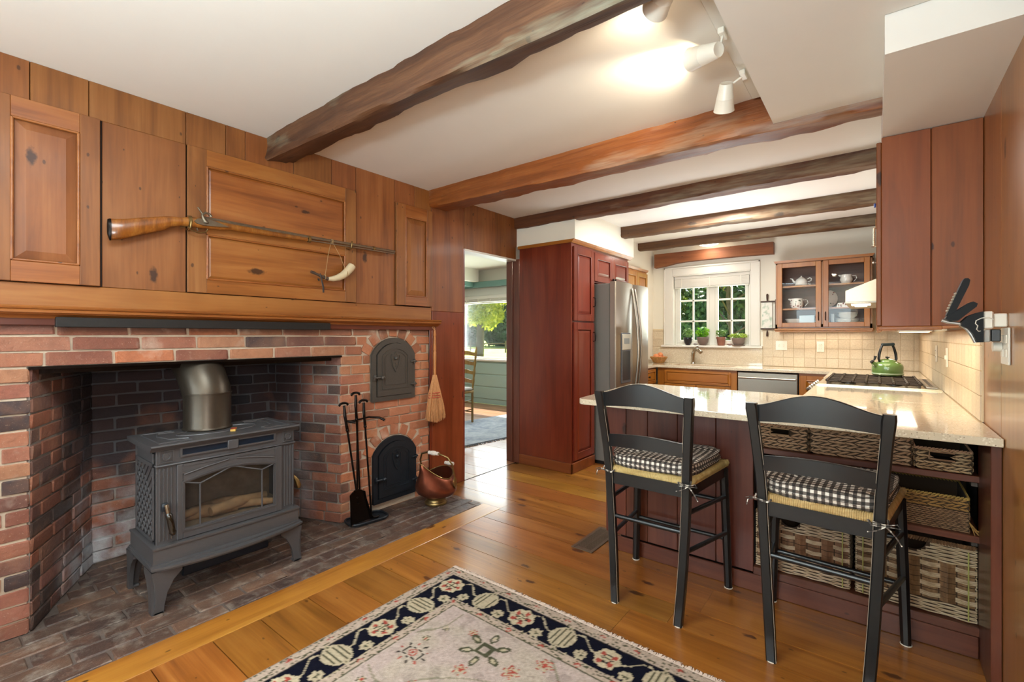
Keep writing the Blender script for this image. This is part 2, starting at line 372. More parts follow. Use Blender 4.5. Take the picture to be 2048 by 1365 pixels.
# ------------------------------------------------------------------ bricks
def brick_mesh(k):
    rr = random.Random(k); m = M(); c = .035
    m.box(-.5, .5, -.5, .5, -.5, .5, c)
    m.v = [(x+rr.uniform(-.013, .013), y+rr.uniform(-.035, .035), z+rr.uniform(-.055, .055)) for x, y, z in m.v]
    return m
def brick_set(mat): return [brick_mesh(k).mesh('brick', mat, 30) for k in range(6)]
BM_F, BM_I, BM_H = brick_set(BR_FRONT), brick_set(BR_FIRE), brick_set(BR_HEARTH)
def brick(par, ms, c, L, T, H, rz=0, rx=0, j=.002):
    inst('brick', R.choice(ms), par, c, (rx, R.uniform(-.006, .006), rz+R.uniform(-.006, .006)), (L, T, H*R.uniform(.97, 1.02)))
PITCH = .0668; BH = .056
def course(par, ms, p0, p1, z, off, proud=.008, L=.203, skip=None, hj=.011, head=None, base=(0, 0)):
    """bricks from p0 to p1 (world xy) at height z; the face normal is to the right of the p0->p1 direction"""
    p0, p1 = Vector(p0), Vector(p1); d = p1-p0; n = d.length; d.normalize(); nr = Vector((d.y, -d.x)); ang = math.atan2(d.y, d.x)
    s = -off; T = .06
    while s < n:
        LL = L*R.uniform(.94, 1.04) if not (head and R.random() < head) else .098
        a, b = max(s, 0), min(s+LL, n)
        spans = [(a, b)]
        if skip:
            lo_hi = skip(z)
            if lo_hi:
                lo, hi = lo_hi; nxt = []
                for a_, b_ in spans:
                    if b_ <= lo or a_ >= hi: nxt.append((a_, b_))
                    else:
                        if a_ < lo-.02: nxt.append((a_, lo))
                        if b_ > hi+.02: nxt.append((hi, b_))
                spans = nxt
        for a_, b_ in spans:
            if b_-a_ > .02:
                c = p0+d*((a_+b_)/2)-nr*(T/2-proud+R.uniform(-.0025, .0025))
                brick(par, ms, (c.x, c.y, z+BH/2), b_-a_-.001, T, BH, ang)
        s += LL+hj
# front of the chimney breast
FX = -2.858   # mortar face; bricks stand 8 mm proud
cb = struct('chimney_breast')
m = M()
m.box(-3.10, FX, -.50, .292, 0, 1.36); m.box(-2.925, FX, .292, 1.778, 1.137, 1.36)
# pier with two oven recesses left solid behind the iron doors
m.box(-3.10, FX, 1.778, 2.56, 0, 1.36)
m.build('mortar', MORTAR, cb)
ARC = [(2.2025, 1.255), (2.215, .522)]; AR = .2146
def pier_skip(z):
    zc = z+BH/2
    for yc, top in ARC:
        cz = top-AR; spring = top-.125; bot = top-.465 if top > 1 else -.1
        if bot-.01 < zc <= spring+.02: return (yc-.203-1.77, yc+.203-1.77)
        if spring+.02 < zc < top+.08:
            r = math.sqrt(max((AR+.086)**2-(zc-cz)**2, 0))
            if r > 0: return (yc-r-1.77, yc+r-1.77)
    return None
nc = 20
for i in range(nc):
    z = .004+i*PITCH
    off = (i % 2)*.107
    if i < 17:
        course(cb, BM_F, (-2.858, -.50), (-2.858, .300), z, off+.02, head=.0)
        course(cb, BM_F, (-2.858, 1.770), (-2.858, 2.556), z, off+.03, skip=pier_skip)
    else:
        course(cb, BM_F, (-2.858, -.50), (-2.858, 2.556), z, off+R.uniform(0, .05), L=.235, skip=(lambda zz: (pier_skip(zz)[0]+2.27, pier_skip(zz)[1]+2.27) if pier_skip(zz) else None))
for yc, top in ARC:      # arch of headers over each oven door
    cz = top-AR; n = 7; half = math.asin(.203/AR)*.97
    for k in range(n):
        a = -half+(k+.5)*2*half/n; rr = AR+.046
        c = (FX-.022, yc+rr*math.sin(a), cz+rr*math.cos(a))
        inst('brick', R.choice(BM_F), cb, c, (-a, 0, 0), (.06, 2*half*AR/n-.006, .076))
m = M(); m.box(-2.93, -2.846, .296, 1.776, 1.124, 1.136); m.box(-2.93, -2.924, .296, 1.776, 1.10, 1.2); m.build('lintel_bar', WROUGHT, cb)

fb = struct('firebox')
PL0, PL1, PR0, PR1 = Vector((-2.858, .302)), Vector((-3.43, .60)), Vector((-3.43, 1.565)), Vector((-2.858, 1.775))
def slabwall(m, a, b, z0, z1, t):
    d = (b-a).normalized(); nr = Vector((d.y, -d.x)); q = [a, b, b-nr*t, a-nr*t]
    m.prism([(p.x, p.y) for p in q], 'z', z0, z1)
m = M()
slabwall(m, PL0, PL1, 0, 1.6, .08); slabwall(m, PL1, PR0, 0, 1.6, .08); slabwall(m, PR0, PR1, 0, 1.6, .08)
m.box(-3.5, -2.93, .25, 1.85, 1.6, 1.66)
m.build('mortar', MORTARD, fb)
m = M(); m.box(-2.94, -2.93, .25, 1.85, 1.3, 1.6); m.build('smoke_shelf', SUB, fb)
for i in range(23):
    z = .004+i*PITCH; off = (i % 2)*.1
    course(fb, BM_I, tuple(PL0), tuple(PL1), z, off+.03, proud=.006, head=.25)
    course(fb, BM_I, tuple(PL1), tuple(PR0), z, off+.0, proud=.006)
    course(fb, BM_I, tuple(PR0), tuple(PR1), z, off+.05, proud=.006, head=.2)

# brick hearth, flush with the floor
he = struct('hearth')
m = M(); m.box(-3.5, -2.343, -.5, 2.645, -.06, -.0022); m.build('mortar', MORTARH, he)
def y_range(x):
    if x > -2.853: return (-.35, 2.643 if x > -2.80 else 2.56)
    t = (-2.86-x)/.57
    return (.30+.30*t+.01, 1.775-.21*t-.01)
x = -2.345; i = 0
while x > -3.42:
    wd = .098 if i else .096
    xc = x-wd/2; lo, hi = y_range(xc-wd/2+.01); y = lo-(i % 2)*.105
    while y < hi:
        LL = .205*R.uniform(.96, 1.03); a, b = max(y, lo), min(y+LL, hi)
        if b-a > .03: inst('brick', R.choice(BM_H), he, (xc, (a+b)/2, -.0245+R.uniform(-.001, .001)), (R.uniform(-.004, .004), R.uniform(-.004, .004), PI/2+R.uniform(-.004, .004)), (b-a, wd-.0045, .05))
        y += LL+.006
    x -= wd+.003; i += 1

# ------------------------------------------------------------------ left wall: pine boards and cupboard doors
wl = struct('wall_left')
m = M()
m.box(-3.0, -2.862, -.5, 2.95, 1.36, 2.46); m.box(-3.0, -2.862, 2.56, 2.95, 0, 1.36)
m.box(-3.0, -2.862, 2.95, 3.72, 2.04, 2.46); m.box(-2.95, -2.862, -1.9, -.5, 0, 2.46)
m.build('backing', SUB, wl)
def board(y0, y1, z0, z1, x=-2.84, mat=W_PANEL, nm='wall_board', t=.02, c=.002):
    m = M(); m.box(x-t, x+R.uniform(-.0008, .0008), y0+.0012, y1-.0012, z0, z1, c); return m.build(nm, mat, wl)
for a, b in ((-1.9, -1.2), (-1.2, -.8), (-.8, -.5)): board(a, b, 0, 2.44)
for a, b in ((-.5, -.1), (-.1, .30), (.30, .489)): board(a, b, 2.27, 2.44)
board(-.5, .17, 1.497, 2.27)
board(.489, .87, 2.27, 2.44); board(.534, .87, 1.497, 2.27)
for a, b in ((.87, 1.06), (1.06, 1.16), (1.16, 1.44), (1.44, 1.695), (1.695, 1.879)): board(a, b, 2.27, 2.44)
board(1.879, 2.211, 1.497, 2.44); board(2.211, 2.40, 2.272, 2.44); board(2.40, 2.575, 2.272, 2.44)
board(2.575, 2.955, 1.472, 2.44); board(2.58, 2.955, 0, 1.471, mat=wood('pine_panel_red', '64300f', '864520', '9c5a2e', 'z', rough=.35, coat=.25, knots=.8, cross=8))
for a, b in ((2.956, 3.217), (3.217, 3.38), (3.38, 3.54), (3.54, 3.70)): board(a, b, 2.035, 2.44)
board(3.70, 3.86, 2.16, 2.44)
board(-.5, 2.575, 1.395, 1.496, mat=W_PANELH, nm='rail_board')
def raised(m, a0, a1, z0, z1, xf, dp, b, field):
    """panel recessed dp behind xf, with a bevelled raised field"""
    x0 = xf-dp; x1 = x0+field
    v = [(x0, a0, z0), (x0, a1, z0), (x0, a1, z1), (x0, a0, z1), (x1, a0+b, z0+b), (x1, a1-b, z0+b), (x1, a1-b, z1-b), (x1, a0+b, z1-b)]
    m.add(v, [(0,1,5,4), (1,2,6,5), (2,3,7,6), (3,0,4,7), (4,5,6,7)])
    return m
def bead(m, a0, a1, z0, z1, x, r=.006):
    for (p, q) in (((a0, z0), (a1, z0)), ((a1, z0), (a1, z1)), ((a1, z1), (a0, z1)), ((a0, z1), (a0, z0))):
        m.tube([(x, p[0], p[1]), (x, q[0], q[1])], r, 8)
def cupboard(y0, y1, z0, z1, panels, lab=None, b=.035, t=.018, x=-2.84, field=.012, stile_mat=W_PANEL):
    xs = x+t
    m = M(); ys = sorted(set([p[0] for p in panels])); pa, pb = panels[0][0], panels[0][1]
    m.box(x-.004, xs, y0+.002, pa, z0, z1, .002); m.box(x-.004, xs, pb, y1-.002, z0, z1, .002)
    d = m.build('cupboard_door', stile_mat, wl)
    zz = sorted([p[2] for p in panels]+[p[3] for p in panels]); zz = [z0]+zz+[z1]
    m = M()
    for i in range(0, len(zz), 2): m.box(x-.004, xs-.0006, pa, pb, zz[i], zz[i+1], .0015)
    m.build('rail', W_PANELH, d)
    for p in panels:
        m = M(); raised(m, p[0], p[1], p[2], p[3], xs, .014, b, field); m.build('panel', W_PANELH if p[1]-p[0] > .5 else W_PANEL, d)
        m = M(); bead(m, p[0]+.004, p[1]-.004, p[2]+.004, p[3]-.004, xs-.002); m.build('bead', W_PANELH, d, 50)
    return d
cupboard(.085, .527, 1.499, 2.27, [(.242, .455, 1.585, 2.185)], b=.045)
cupboard(.872, 1.877, 1.499, 2.27, [(.962, 1.792, 1.572, 1.815), (.962, 1.792, 1.885, 2.182)], b=.022, t=.010, field=.008)
dd = cupboard(2.213, 2.573, 1.503, 2.272, [(2.298, 2.514, 1.572, 2.185)], b=.05)
m = M(); m.box(-2.845, -2.8395, .527, .5345, 1.499, 2.27); m.box(-2.845, -2.8395, 2.206, 2.2125, 1.5, 2.275); m.build('door_gap', SUB, wl)
# doorway lining, wall thickness to the dining room
dj = struct('door_1')
m = M(); m.box(-2.965, -2.838, 2.945, 2.962, 0, 2.03, .002); m.build('door_jamb', W_MAHOG, dj)
m = M(); m.box(-2.965, -2.80, 3.702, 3.715, 0, 2.035, .002); m.box(-2.90, -2.88, 3.69, 3.702, 0, 2.02, .002); m.build('door_jamb', W_ISLE, dj)
m = M(); m.box(-2.965, -2.842, 2.962, 3.702, 2.018, 2.036); m.build('door_head', WHITE, dj)
m = M(); m.box(-2.85, -2.842, 2.95, 3.705, -.004, .0012); m.build('threshold_gap', SUB, dj)
m = M(); m.box(-2.846, -2.8395, 2.555, 2.581, 0, 1.40, .002); m.build('brick_edge_strip', W_MAHOG, wl)

# mantel mouldings, black iron bar beneath
ml = thing('mantel', 'long amber pine mantel moulding running over the brick fireplace', 'mantel', (-2.84, 1.0, 1.31))
prof = [(-2.845, 1.398), (-2.79, 1.398), (-2.782, 1.392), (-2.786, 1.385), (-2.793, 1.383), (-2.787, 1.377), (-2.788, 1.369), (-2.797, 1.366), (-2.80, 1.362), (-2.812, 1.359), (-2.822, 1.352), (-2.826, 1.345), (-2.845, 1.345)]
m = M(); m.prism([(a, b) for a, b in prof], 'y', -.5, 2.635); m.build('crown_moulding', W_PANELH, ml, 35, world=True)
m = M(); m.box(-2.85, -2.833, -.5, 2.585, 1.315, 1.347, .002); m.build('fascia', wood('mantel_fascia', '46180a', '6a2a12', '7d3a1c', 'y', knots=0, cross=9), ml, world=True)
m = M(); m.box(-2.835, -2.795, .375, 1.662, 1.308, 1.352, .002)
tag(m.build('iron_bar', plain('sooty_iron', '17120f', .6, .2, bump=.2)), 'long flat black bar tucked under the mantel above the brick lintel', 'bar')

# ------------------------------------------------------------------ ceiling, soffits, other walls
m = M(); m.box(-3.0, .5, -1.9, 6.3, 2.44, 2.5); sbuild(m, 'ceiling', PLASTER)
m = M(); m.box(-.39, .36, -1.85, 1.90, 2.292, 2.44); m.box(-.39, .022, 1.90, 2.545, 2.292, 2.44)
sbuild(m, 'ceiling_soffit', PLASTER)
m = M(); m.box(-.43, -.39, -1.85, 2.54, 2.415, 2.44, .002); sbuild(m, 'trim_1', WHITE)
m = M(); m.box(.022, .36, 1.905, 2.69, 2.168, 2.44); m.box(.022, .36, 2.69, 6.15, 2.168, 2.44); sbuild(m, 'cabinet_soffit', PLASTER)
m = M(); m.box(-2.86, -2.17, 3.712, 5.02, 2.158, 2.44); sbuild(m, 'pantry_soffit', PLASTER_W)
wr = struct('wall_right')
ys = [-1.9, -1.4, -.9, -.4, .1, .6, 1.1, 1.55, 1.95, 2.36, 2.70]
for a, b in zip(ys, ys[1:]):
    m = M(); m.box(.348, .368, a+.0006, b-.0006, 0, 2.44, .0015); m.build('wall_board', W_RWALL, wr)
m = M(); m.box(.350, .368, 2.70, 6.2, 0, 2.44); m.build('plaster', PLASTER_W, wr)
m = M(); m.box(.37, .45, -1.9, 6.3, 0, 2.5); m.build('backing', SUB, wr)
# kitchen back wall with the window opening
wb = struct('wall_back')
WX0, WX1, WZ0, WZ1 = -2.11, -1.178, 1.15, 2.055
m = M(); m.box(-2.9, WX0, BY, BY+.16, 0, 2.5); m.box(WX1, .45, BY, BY+.16, 0, 2.5); m.box(WX0, WX1, BY, BY+.16, 0, WZ0); m.box(WX0, WX1, BY, BY+.16, WZ1, 2.5)
m.build('plaster', PLASTER_W, wb)
m = M(); m.box(-2.5, KX, 5.02, BY, 0, 2.44); sbuild(m, 'wall_kitchen_left', PLASTER_W)
m = M(); m.box(-2.97, -2.862, 3.715, 6.2, 0, 2.5); sbuild(m, 'wall_partition', PLASTER_W)
# wall behind the camera with two windows
wn = struct('wall_front')
m = M(); yb0, yb1 = -1.9, -1.78
for x0, x1, z0, z1 in ((-3.0, -2.75, 0, 2.5), (-1.95, -1.58, 0, 2.5), (-.46, .45, 0, 2.5), (-2.75, -1.95, 0, .9), (-1.58, -.46, 0, .9), (-2.75, -1.95, 2.0, 2.5), (-1.58, -.46, 2.0, 2.5)):
    m.box(x0, x1, yb0, yb1, z0, z1)
m.build('plaster', PLASTER_W, wn)
m = M()
for x0, x1 in ((-2.75, -1.95), (-1.58, -.46)):
    m.box(x0, x1, -1.80, -1.775, 1.43, 1.46); m.box((x0+x1)/2-.02, (x0+x1)/2+.02, -1.80, -1.775, .9, 2.0)
m.build('window_bars', WHITE, wn)

# ------------------------------------------------------------------ hewn beams
def beam(name, mat, x0, x1, y0, y1, zb0, zb1, zt, lab, bk0=None, bk1=None, amp=.007, seed=1, kind='beam'):
    """loft along x, zb* the bottom front edge at both ends, bk* the bottom back edge"""
    bk0 = zb0 if bk0 is None else bk0; bk1 = zb1 if bk1 is None else bk1
    n = max(12, int((x1-x0)/.045)); v = []; f = []; P = 14
    for i in range(n+1):
        t = i/n; x = x0+(x1-x0)*t; zf = zb0+(zb1-zb0)*t; zk = bk0+(bk1-bk0)*t
        ring = [(y0, zt+.01), (y0, zt-(zt-zf)*.33), (y0, zt-(zt-zf)*.66), (y0, zf+.016), (y0+.012, zf+.003)]
        for q in (.25, .5, .75): ring.append((y0+(y1-y0)*q, zf+(zk-zf)*q))
        ring += [(y1-.012, zk+.003), (y1, zk+.016), (y1, zt-(zt-zk)*.66), (y1, zt-(zt-zk)*.33), (y1, zt+.01), ((y0+y1)/2, zt+.01)]
        for j, (y, z) in enumerate(ring):
            if 0 < i < n or True:
                nz = mnoise.noise(Vector((x*2.2+seed*13, j*.35, seed)))*amp*1.5+mnoise.noise(Vector((x*11+seed*7, j*1.3, 4+seed)))*amp*.9
                facet = (math.floor(x*4.5+j*.3+mnoise.noise(Vector((x*.8, j*.2, seed)))*2) % 2)*amp*.35
                dy = (-1 if j < 5 else 1 if j > 7 and j < 13 else 0)*(nz+facet); dz = -(nz+facet) if 3 <= j <= 9 else 0
                if j in (0, 12, 13): dz = .0
                y += dy; z += dz
            v.append((x, y, z))
    for i in range(n):
        for j in range(P): f.append((i*P+j, i*P+(j+1) % P, (i+1)*P+(j+1) % P, (i+1)*P+j))
    f.append(tuple(range(P))[::-1]); f.append(tuple(n*P+j for j in range(P)))
    m = M(); m.add(v, f); o = m.build(name, mat, None, 40); tag(o, lab, kind); return o
beam('ceiling_beam', W_BEAM1, -2.85, .34, 1.275, 1.43, 2.312, 2.235, 2.44, 'rough hewn dark brown ceiling beam nearest the camera, thickest in view', 2.328, 2.325, .009, 1)
beam('ceiling_beam', W_BEAM2, -2.85, .025, 2.545, 2.745, 2.312, 2.25, 2.44, 'orange brown hewn ceiling beam with a pale worn edge, second from the camera', 2.305, 2.282, .008, 2)
beam('ceiling_beam', W_BEAM3, -2.85, .022, 3.67, 3.83, 2.334, 2.342, 2.44, 'dark red brown ceiling beam whose left end meets the wall above the doorway', 2.341, 2.345, .005, 3)
beam('ceiling_beam', W_BEAM4, -2.18, .022, 4.68, 4.82, 2.335, 2.328, 2.44, 'brown ceiling beam ending at the white soffit over the refrigerator', None, None, .005, 4)
beam('ceiling_beam', W_BEAM4, -2.38, .022, 5.64, 5.76, 2.352, 2.335, 2.44, 'greyish brown knotty ceiling beam farthest back, in front of the kitchen window', None, None, .005, 5)
# lintel timber over the window, arched at its left end
poly = [(-2.33, 2.352), (-.93, 2.352), (-.93, 2.215), (-1.2, 2.222), (-1.5, 2.225), (-1.9, 2.222), (-2.05, 2.212), (-2.2, 2.186), (-2.33, 2.172)]
m = M(); m.prism(poly, 'y', 6.06, 6.148)
tag(m.build('window_timber', wood('lintel_timber', '70401e', '9a6234', 'ae7a48', 'x', rough=.6, knots=.3, cross=7, bump=.5)), 'reddish brown timber with a curved lower edge over the kitchen window', 'beam')

# ------------------------------------------------------------------ dining room seen through the doorway
DY = 6.56
df = struct('floor_dining')
yy = [2.2, 2.42, 2.66, 2.9, 3.14, 3.36, 3.6, 3.84, 4.08, 4.3, 4.54, 4.78, 5.0, 5.24, 5.46, 5.7, 5.94, 6.18, 6.4, 6.56]
for a, b in zip(yy, yy[1:]):
    m = M(); m.box(-8.0, -2.853, a+.0012, b-.0012, -.02, 0, .0012); m.build('floor_board', W_DFLOOR, df)
TEAL = plain('teal_paint', '94aca2', .5, vary=.02); TEALD = plain('teal_trim', '6c918a', .5, vary=.03)
wd = struct('wall_dining')
m = M(); m.box(-8, -2.97, DY, DY+.14, 0, .80); m.build('wainscot', TEAL, wd)
for z in (.10, .33, .56, .77):
    m = M(); m.box(-8, -2.97, DY-.012, DY-.001, z, z+.205 if z < .7 else .80, .003); m.build('wainscot_board', TEAL, wd)
m = M(); m.box(-8, -2.97, DY, DY+.14, 1.93, 2.55); m.box(-8, -6.95, DY, DY+.14, .8, 1.93); m.box(-4.5, -2.97, DY, DY+.14, .8, 1.93)
m.box(-8.1, -8, 2.0, 6.7, 0, 2.55); m.box(-8, -2.97, 2.1, 2.2, 0, 2.55); m.build('plaster', WHITE, wd)
m = M(); m.box(-7.0, -4.4, DY-.05, DY+.14, .80, .835, .004); m.build('window_sill', WHITE, wd)
m = M(); m.box(-8, -2.97, DY-.14, DY-.001, 2.17, 2.27, .004); m.build('crown', TEALD, wd)
m = M(); m.box(-8, -2.97, 2.2, DY, 2.50, 2.55); m.box(-5.95, -5.80, 2.2, DY-.14, 2.27, 2.5); sbuild(m, 'ceiling_dining', PLASTER)
m = M(); m.box(-6.05, -5.93, 2.2, DY-.14, 2.19, 2.27); sbuild(m, 'trim_2', TEALD)
wv = struct('window_2')
m = M()
for x0, x1, z0, z1 in ((-6.95, -6.88, .835, 1.93), (-4.57, -4.5, .835, 1.93), (-6.95, -4.5, 1.88, 1.93), (-6.95, -4.5, .835, .87)): m.box(x0, x1, DY+.03, DY+.08, z0, z1, .003)
m.build('window_frame', WHITE, wv)
glass = N('window_glass'); glass.set(Roughness=0.0, IOR=1.1); glass.b.inputs['Transmission Weight'].default_value = 1.0
tr = glass.n('BsdfTransparent'); gl = glass.n('BsdfGlossy'); gl.inputs['Roughness'].default_value = .02; fr = glass.n('Fresnel'); fr.inputs[0].default_value = 1.45
ms = glass.n('MixShader'); glass.l(glass.math('MULTIPLY', fr.outputs[0], .5), ms.inputs[0]); glass.l(tr.outputs[0], ms.inputs[1]); glass.l(gl.outputs[0], ms.inputs[2]); glass.l(ms.outputs[0], glass.out.inputs[0])
GLASS = glass.mat
m = M(); m.box(-6.9, -4.55, DY+.052, DY+.056, .86, 1.89); m.build('pane', GLASS, wv)
bd = thing('window_blind', 'raised white slatted blind at the top of the dining room window', 'blind', (-5.7, DY-.04, 1.86))
m = M(); m.box(-7.0, -4.45, DY-.055, DY-.012, 1.955, 2.02, .004); m.build('headrail', WHITE, bd, world=True)
for k in range(5):
    m = M(); m.box(-6.98, -4.47, DY-.055, DY-.014, 1.90+k*.010, 1.906+k*.010, .001); m.build('slat', WHITE, bd, world=True)
for x in (-6.7, -6.2, -5.9, -5.6, -5.2, -4.8):
    m = M(); m.box(x, x+.02, DY-.058, DY-.054, 1.885, 1.955); m.build('blind_tape', WHITE_PL, bd, world=True)
# blue rug with a fringe
g = N('blue_rug'); v = g.coord('Object', (1,1,1)); c = g.ramp(g.noise(v, 14, 6, .7), [(.3, '6a7484'), (.5, '98a0aa'), (.7, 'c2c4c6')]); c2 = g.ramp(g.noise(v, 3, 2), [(.4, '808a98'), (.6, 'acb2b8')])
g.l(g.mix(.5, c, c2), g.b.inputs['Base Color']); g.set(Roughness=.95); g.bump(g.noise(v, 150, 2), .4, .004)
rg = thing('area_rug', 'faded blue patterned rug with dark fringe on the dining room floor', 'rug', (-5.0, 4.6, 0))
a0 = math.atan2(4.50-3.95, -3.75+3.85)
A = Vector((-3.72, 3.90)); B = Vector((-3.62, 4.58)); d = (B-A).normalized(); nn = Vector((-d.y, d.x))
P0 = A-d*1.4; P1 = A+d*2.2; 
m = M(); q = [P0, P1, P1+nn*1.22, P0+nn*1.22]; m.prism([(p.x, p.y) for p in q], 'z', .001, .009); m.build('pile', g.mat, rg, world=True)
m = M()
for k in range(150):
    p = P0+d*(k*.024+R.uniform(0, .01)); e = p-nn*R.uniform(.05, .075)+d*R.uniform(-.015, .015)
    m.tube([(p.x, p.y, .006), ((p.x+e.x)/2, (p.y+e.y)/2, .010), (e.x, e.y, .004)], .0045, 4)
m.build('fringe', plain('rug_fringe', '5c636c', .9), rg, world=True, kind='stuff')
# ladder-back chair
WCH = wood('ladderback_wood', '6e4a1e', '96703a', 'b08a50', 'z', rough=.45, knots=0, cross=12)
ch = thing('dining_chair', 'wooden ladder-back dining chair with cushion beside the dining room window', 'chair', (-4.84, 4.81, .0095), math.radians(180))
def lpost(x, y, h): 
    m = M(); pts = []; rr = []
    for k in range(25):
        z = h*k/24; pts.append((x, y-(.0 if z < .45 else (z-.45)*.14), z)); rr.append(.0175+(.004*math.sin(k*2.1) if z > .45 else 0))
    rr[-1] = .006; rr[-2] = .016
    return m.tube(pts, rr, 8)
for sx in (-.20, .20):
    lpost(sx, -.19, 1.10).build('rear_post', WCH, ch, 50); M().tube([(sx*1.1, .19, 0), (sx*1.1, .19, .46)], [.016, .019], 8).build('leg', WCH, ch, 50)
for k, z in enumerate((.58, .71, .84, .98)):
    m = M(); top = []; bot = []
    for q in range(11):
        t = q/10; x = -.19+.38*t; arc = math.sin(PI*t); y = -.19-(z-.45)*.14-.02*arc
        top.append((x, y, z+.035+.025*arc*math.cos((t-.5)*4)*.8)); bot.append((x, y, z-.02+.012*arc))
    v = [p for p in top]+[p for p in bot]+[(p[0], p[1]+.009, p[2]) for p in top]+[(p[0], p[1]+.009, p[2]) for p in bot]; f = []
    for q in range(10): f += [(q, q+1, 12+q, 11+q), (22+q, 33+q, 34+q, 23+q), (q, 22+q, 23+q, q+1), (11+q, 12+q, 34+q, 33+q)]
    m.add(v, f); m.build('slat', WCH, ch, 50)
m = M(); m.box(-.23, .23, -.20, .21, .43, .465, .01); m.build('seat', WCH, ch)
m = M(); m.box(-.22, .22, -.19, .20, .466, .51, .018); m.build('cushion', plain('grey_cushion', 'b8b2ac', .9), ch, 50)
for z in (.15, .28):
    for a, b in (((-.2, -.19, z), (.2, -.19, z)), ((-.22, .19, z+.03), (.22, .19, z+.03)), ((-.2, -.19, z+.04), (-.22, .19, z+.04)), ((.2, -.19, z+.04), (.22, .19, z+.04))):
        M().tube([a, b], .009, 8).build('stretcher', WCH, ch, 50)

# ------------------------------------------------------------------ outdoors
GRASS = N('grass'); v = GRASS.coord('Object'); GRASS.l(GRASS.ramp(GRASS.noise(v, 1.2, 6, .7), [(.3, '7a9a3a'), (.7, 'b4c85a')]), GRASS.b.inputs['Base Color']); GRASS.set(Roughness=.95)
m = M(); m.box(-160, 60, 6.9, 160, -.6, -.5); sbuild(m, 'ground', GRASS.mat)
def leafmat(name, a, b, trans=.35):
    g = N(name); c = g.ramp(g.noise(g.coord('Object', (1,1,1)), 6, 3), [(.35, a), (.65, b)])
    g.l(c, g.b.inputs['Base Color']); g.set(Roughness=.6)
    tl = g.n('BsdfTranslucent'); g.l(c, tl.inputs[0]); ms = g.n('MixShader'); ms.inputs[0].default_value = trans
    g.l(g.b.outputs[0], ms.inputs[1]); g.l(tl.outputs[0], ms.inputs[2]); g.l(ms.outputs[0], g.out.inputs[0]); return g.mat
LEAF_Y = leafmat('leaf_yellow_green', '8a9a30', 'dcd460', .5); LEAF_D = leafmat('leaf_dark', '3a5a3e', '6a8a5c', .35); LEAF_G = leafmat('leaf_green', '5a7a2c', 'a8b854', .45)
BARK = plain('bark', '5a4c42', .9, bump=.6, bs=12, vary=.3)
def leaves(m, c, r, n, size, flat=1.0, rs=None):
    rs = rs or np.random.RandomState(1)
    d = rs.normal(size=(n, 3)); d /= np.linalg.norm(d, axis=1)[:, None]; p = d*(rs.uniform(.35, 1, (n, 1))**.5)*np.array(r)+np.array(c)
    a = rs.normal(size=(n, 3)); a /= np.linalg.norm(a, axis=1)[:, None]; b = np.cross(a, d); b /= np.linalg.norm(b, axis=1)[:, None]+1e-9
    s = size*rs.uniform(.6, 1.3, (n, 1)); o = len(m.v)
    V = np.stack([p-a*s, p+b*s*.55, p+a*s, p-b*s*.55], 1).reshape(-1, 3); m.v += [tuple(x) for x in V.tolist()]
    m.f += [(o+4*i, o+4*i+1, o+4*i+2, o+4*i+3) for i in range(n)]; m.m += [0]*n
def tree(name, lab, x, y, h, tr, blobs, mat, size, n, group=None, seed=3):
    t = thing(name, lab, 'tree', (x, y, -.5), group=group); rs = np.random.RandomState(seed)
    m = M(); m.tube([(0, 0, 0), (.06, .03, h*.35), (-.05, .02, h*.6), (.02, 0, h*.85)], [tr, tr*.8, tr*.6, tr*.25], 10)
    for k in range(7):
        a = k*2.3; z = h*(.38+.06*k); m.tube([(0, 0, z), (math.cos(a)*h*.12, math.sin(a)*h*.12, z+h*.08), (math.cos(a)*h*.26, math.sin(a)*h*.26, z+h*.13)], [tr*.35, tr*.22, tr*.06], 6)
    m.build('trunk', BARK, t, 50)
    m = M()
    for c, r in blobs: leaves(m, c, r, n, size, rs=rs)
    o = bpy.data.objects.new('foliage', m.mesh('foliage', mat, recalc=False)); COL.objects.link(o); o.parent = t; o['kind'] = 'stuff'
    return t
def blobs(rs, n, c, sp, r): return [(tuple(c[i]+rs.uniform(-sp[i], sp[i]) for i in range(3)), tuple(r*rs.uniform(.7, 1.3) for _ in range(3))) for _ in range(n)]
rs = random.Random(5)
# dining side: bright tree near, dark evergreens behind
tree('maple_tree', 'sunlit yellow green tree with a pale trunk seen through the dining room window', -14.6, 16.2, 6.8, .22, blobs(rs, 52, (0.9, 0, 4.7), (3.0, 1.6, 2.0), .75), LEAF_Y, .12, 260, seed=4)
for k, (x, y) in enumerate(((-58, 60), (-50, 62), (-42, 60), (-66, 62))):
    tree('evergreen_tree', 'dark evergreen at the far side of the lawn, '+('second from the left', 'third from the left', 'rightmost', 'leftmost')[k], x, y, 16, .5, blobs(rs, 60, (0, 0, 7.0), (3.6, 2.2, 7.0), 2.0), LEAF_D, .42, 260, group='evergreens beyond the lawn', seed=k)
fe = thing('split_rail_fence', 'low dark rail fence crossing the lawn beyond the dining room', 'fence', (-33, 36, -.5))
for k in range(9):
    x = -12+k*2.9; M().tube([(x, x*.78, 0), (x, x*.78, 1.2)], .08, 6).build('post', BARK, fe)
    if k < 8:
        for z in (.45, .95): M().tube([(x, x*.78, z), (x+2.9, (x+2.9)*.78, z)], .05, 6).build('rail', BARK, fe)
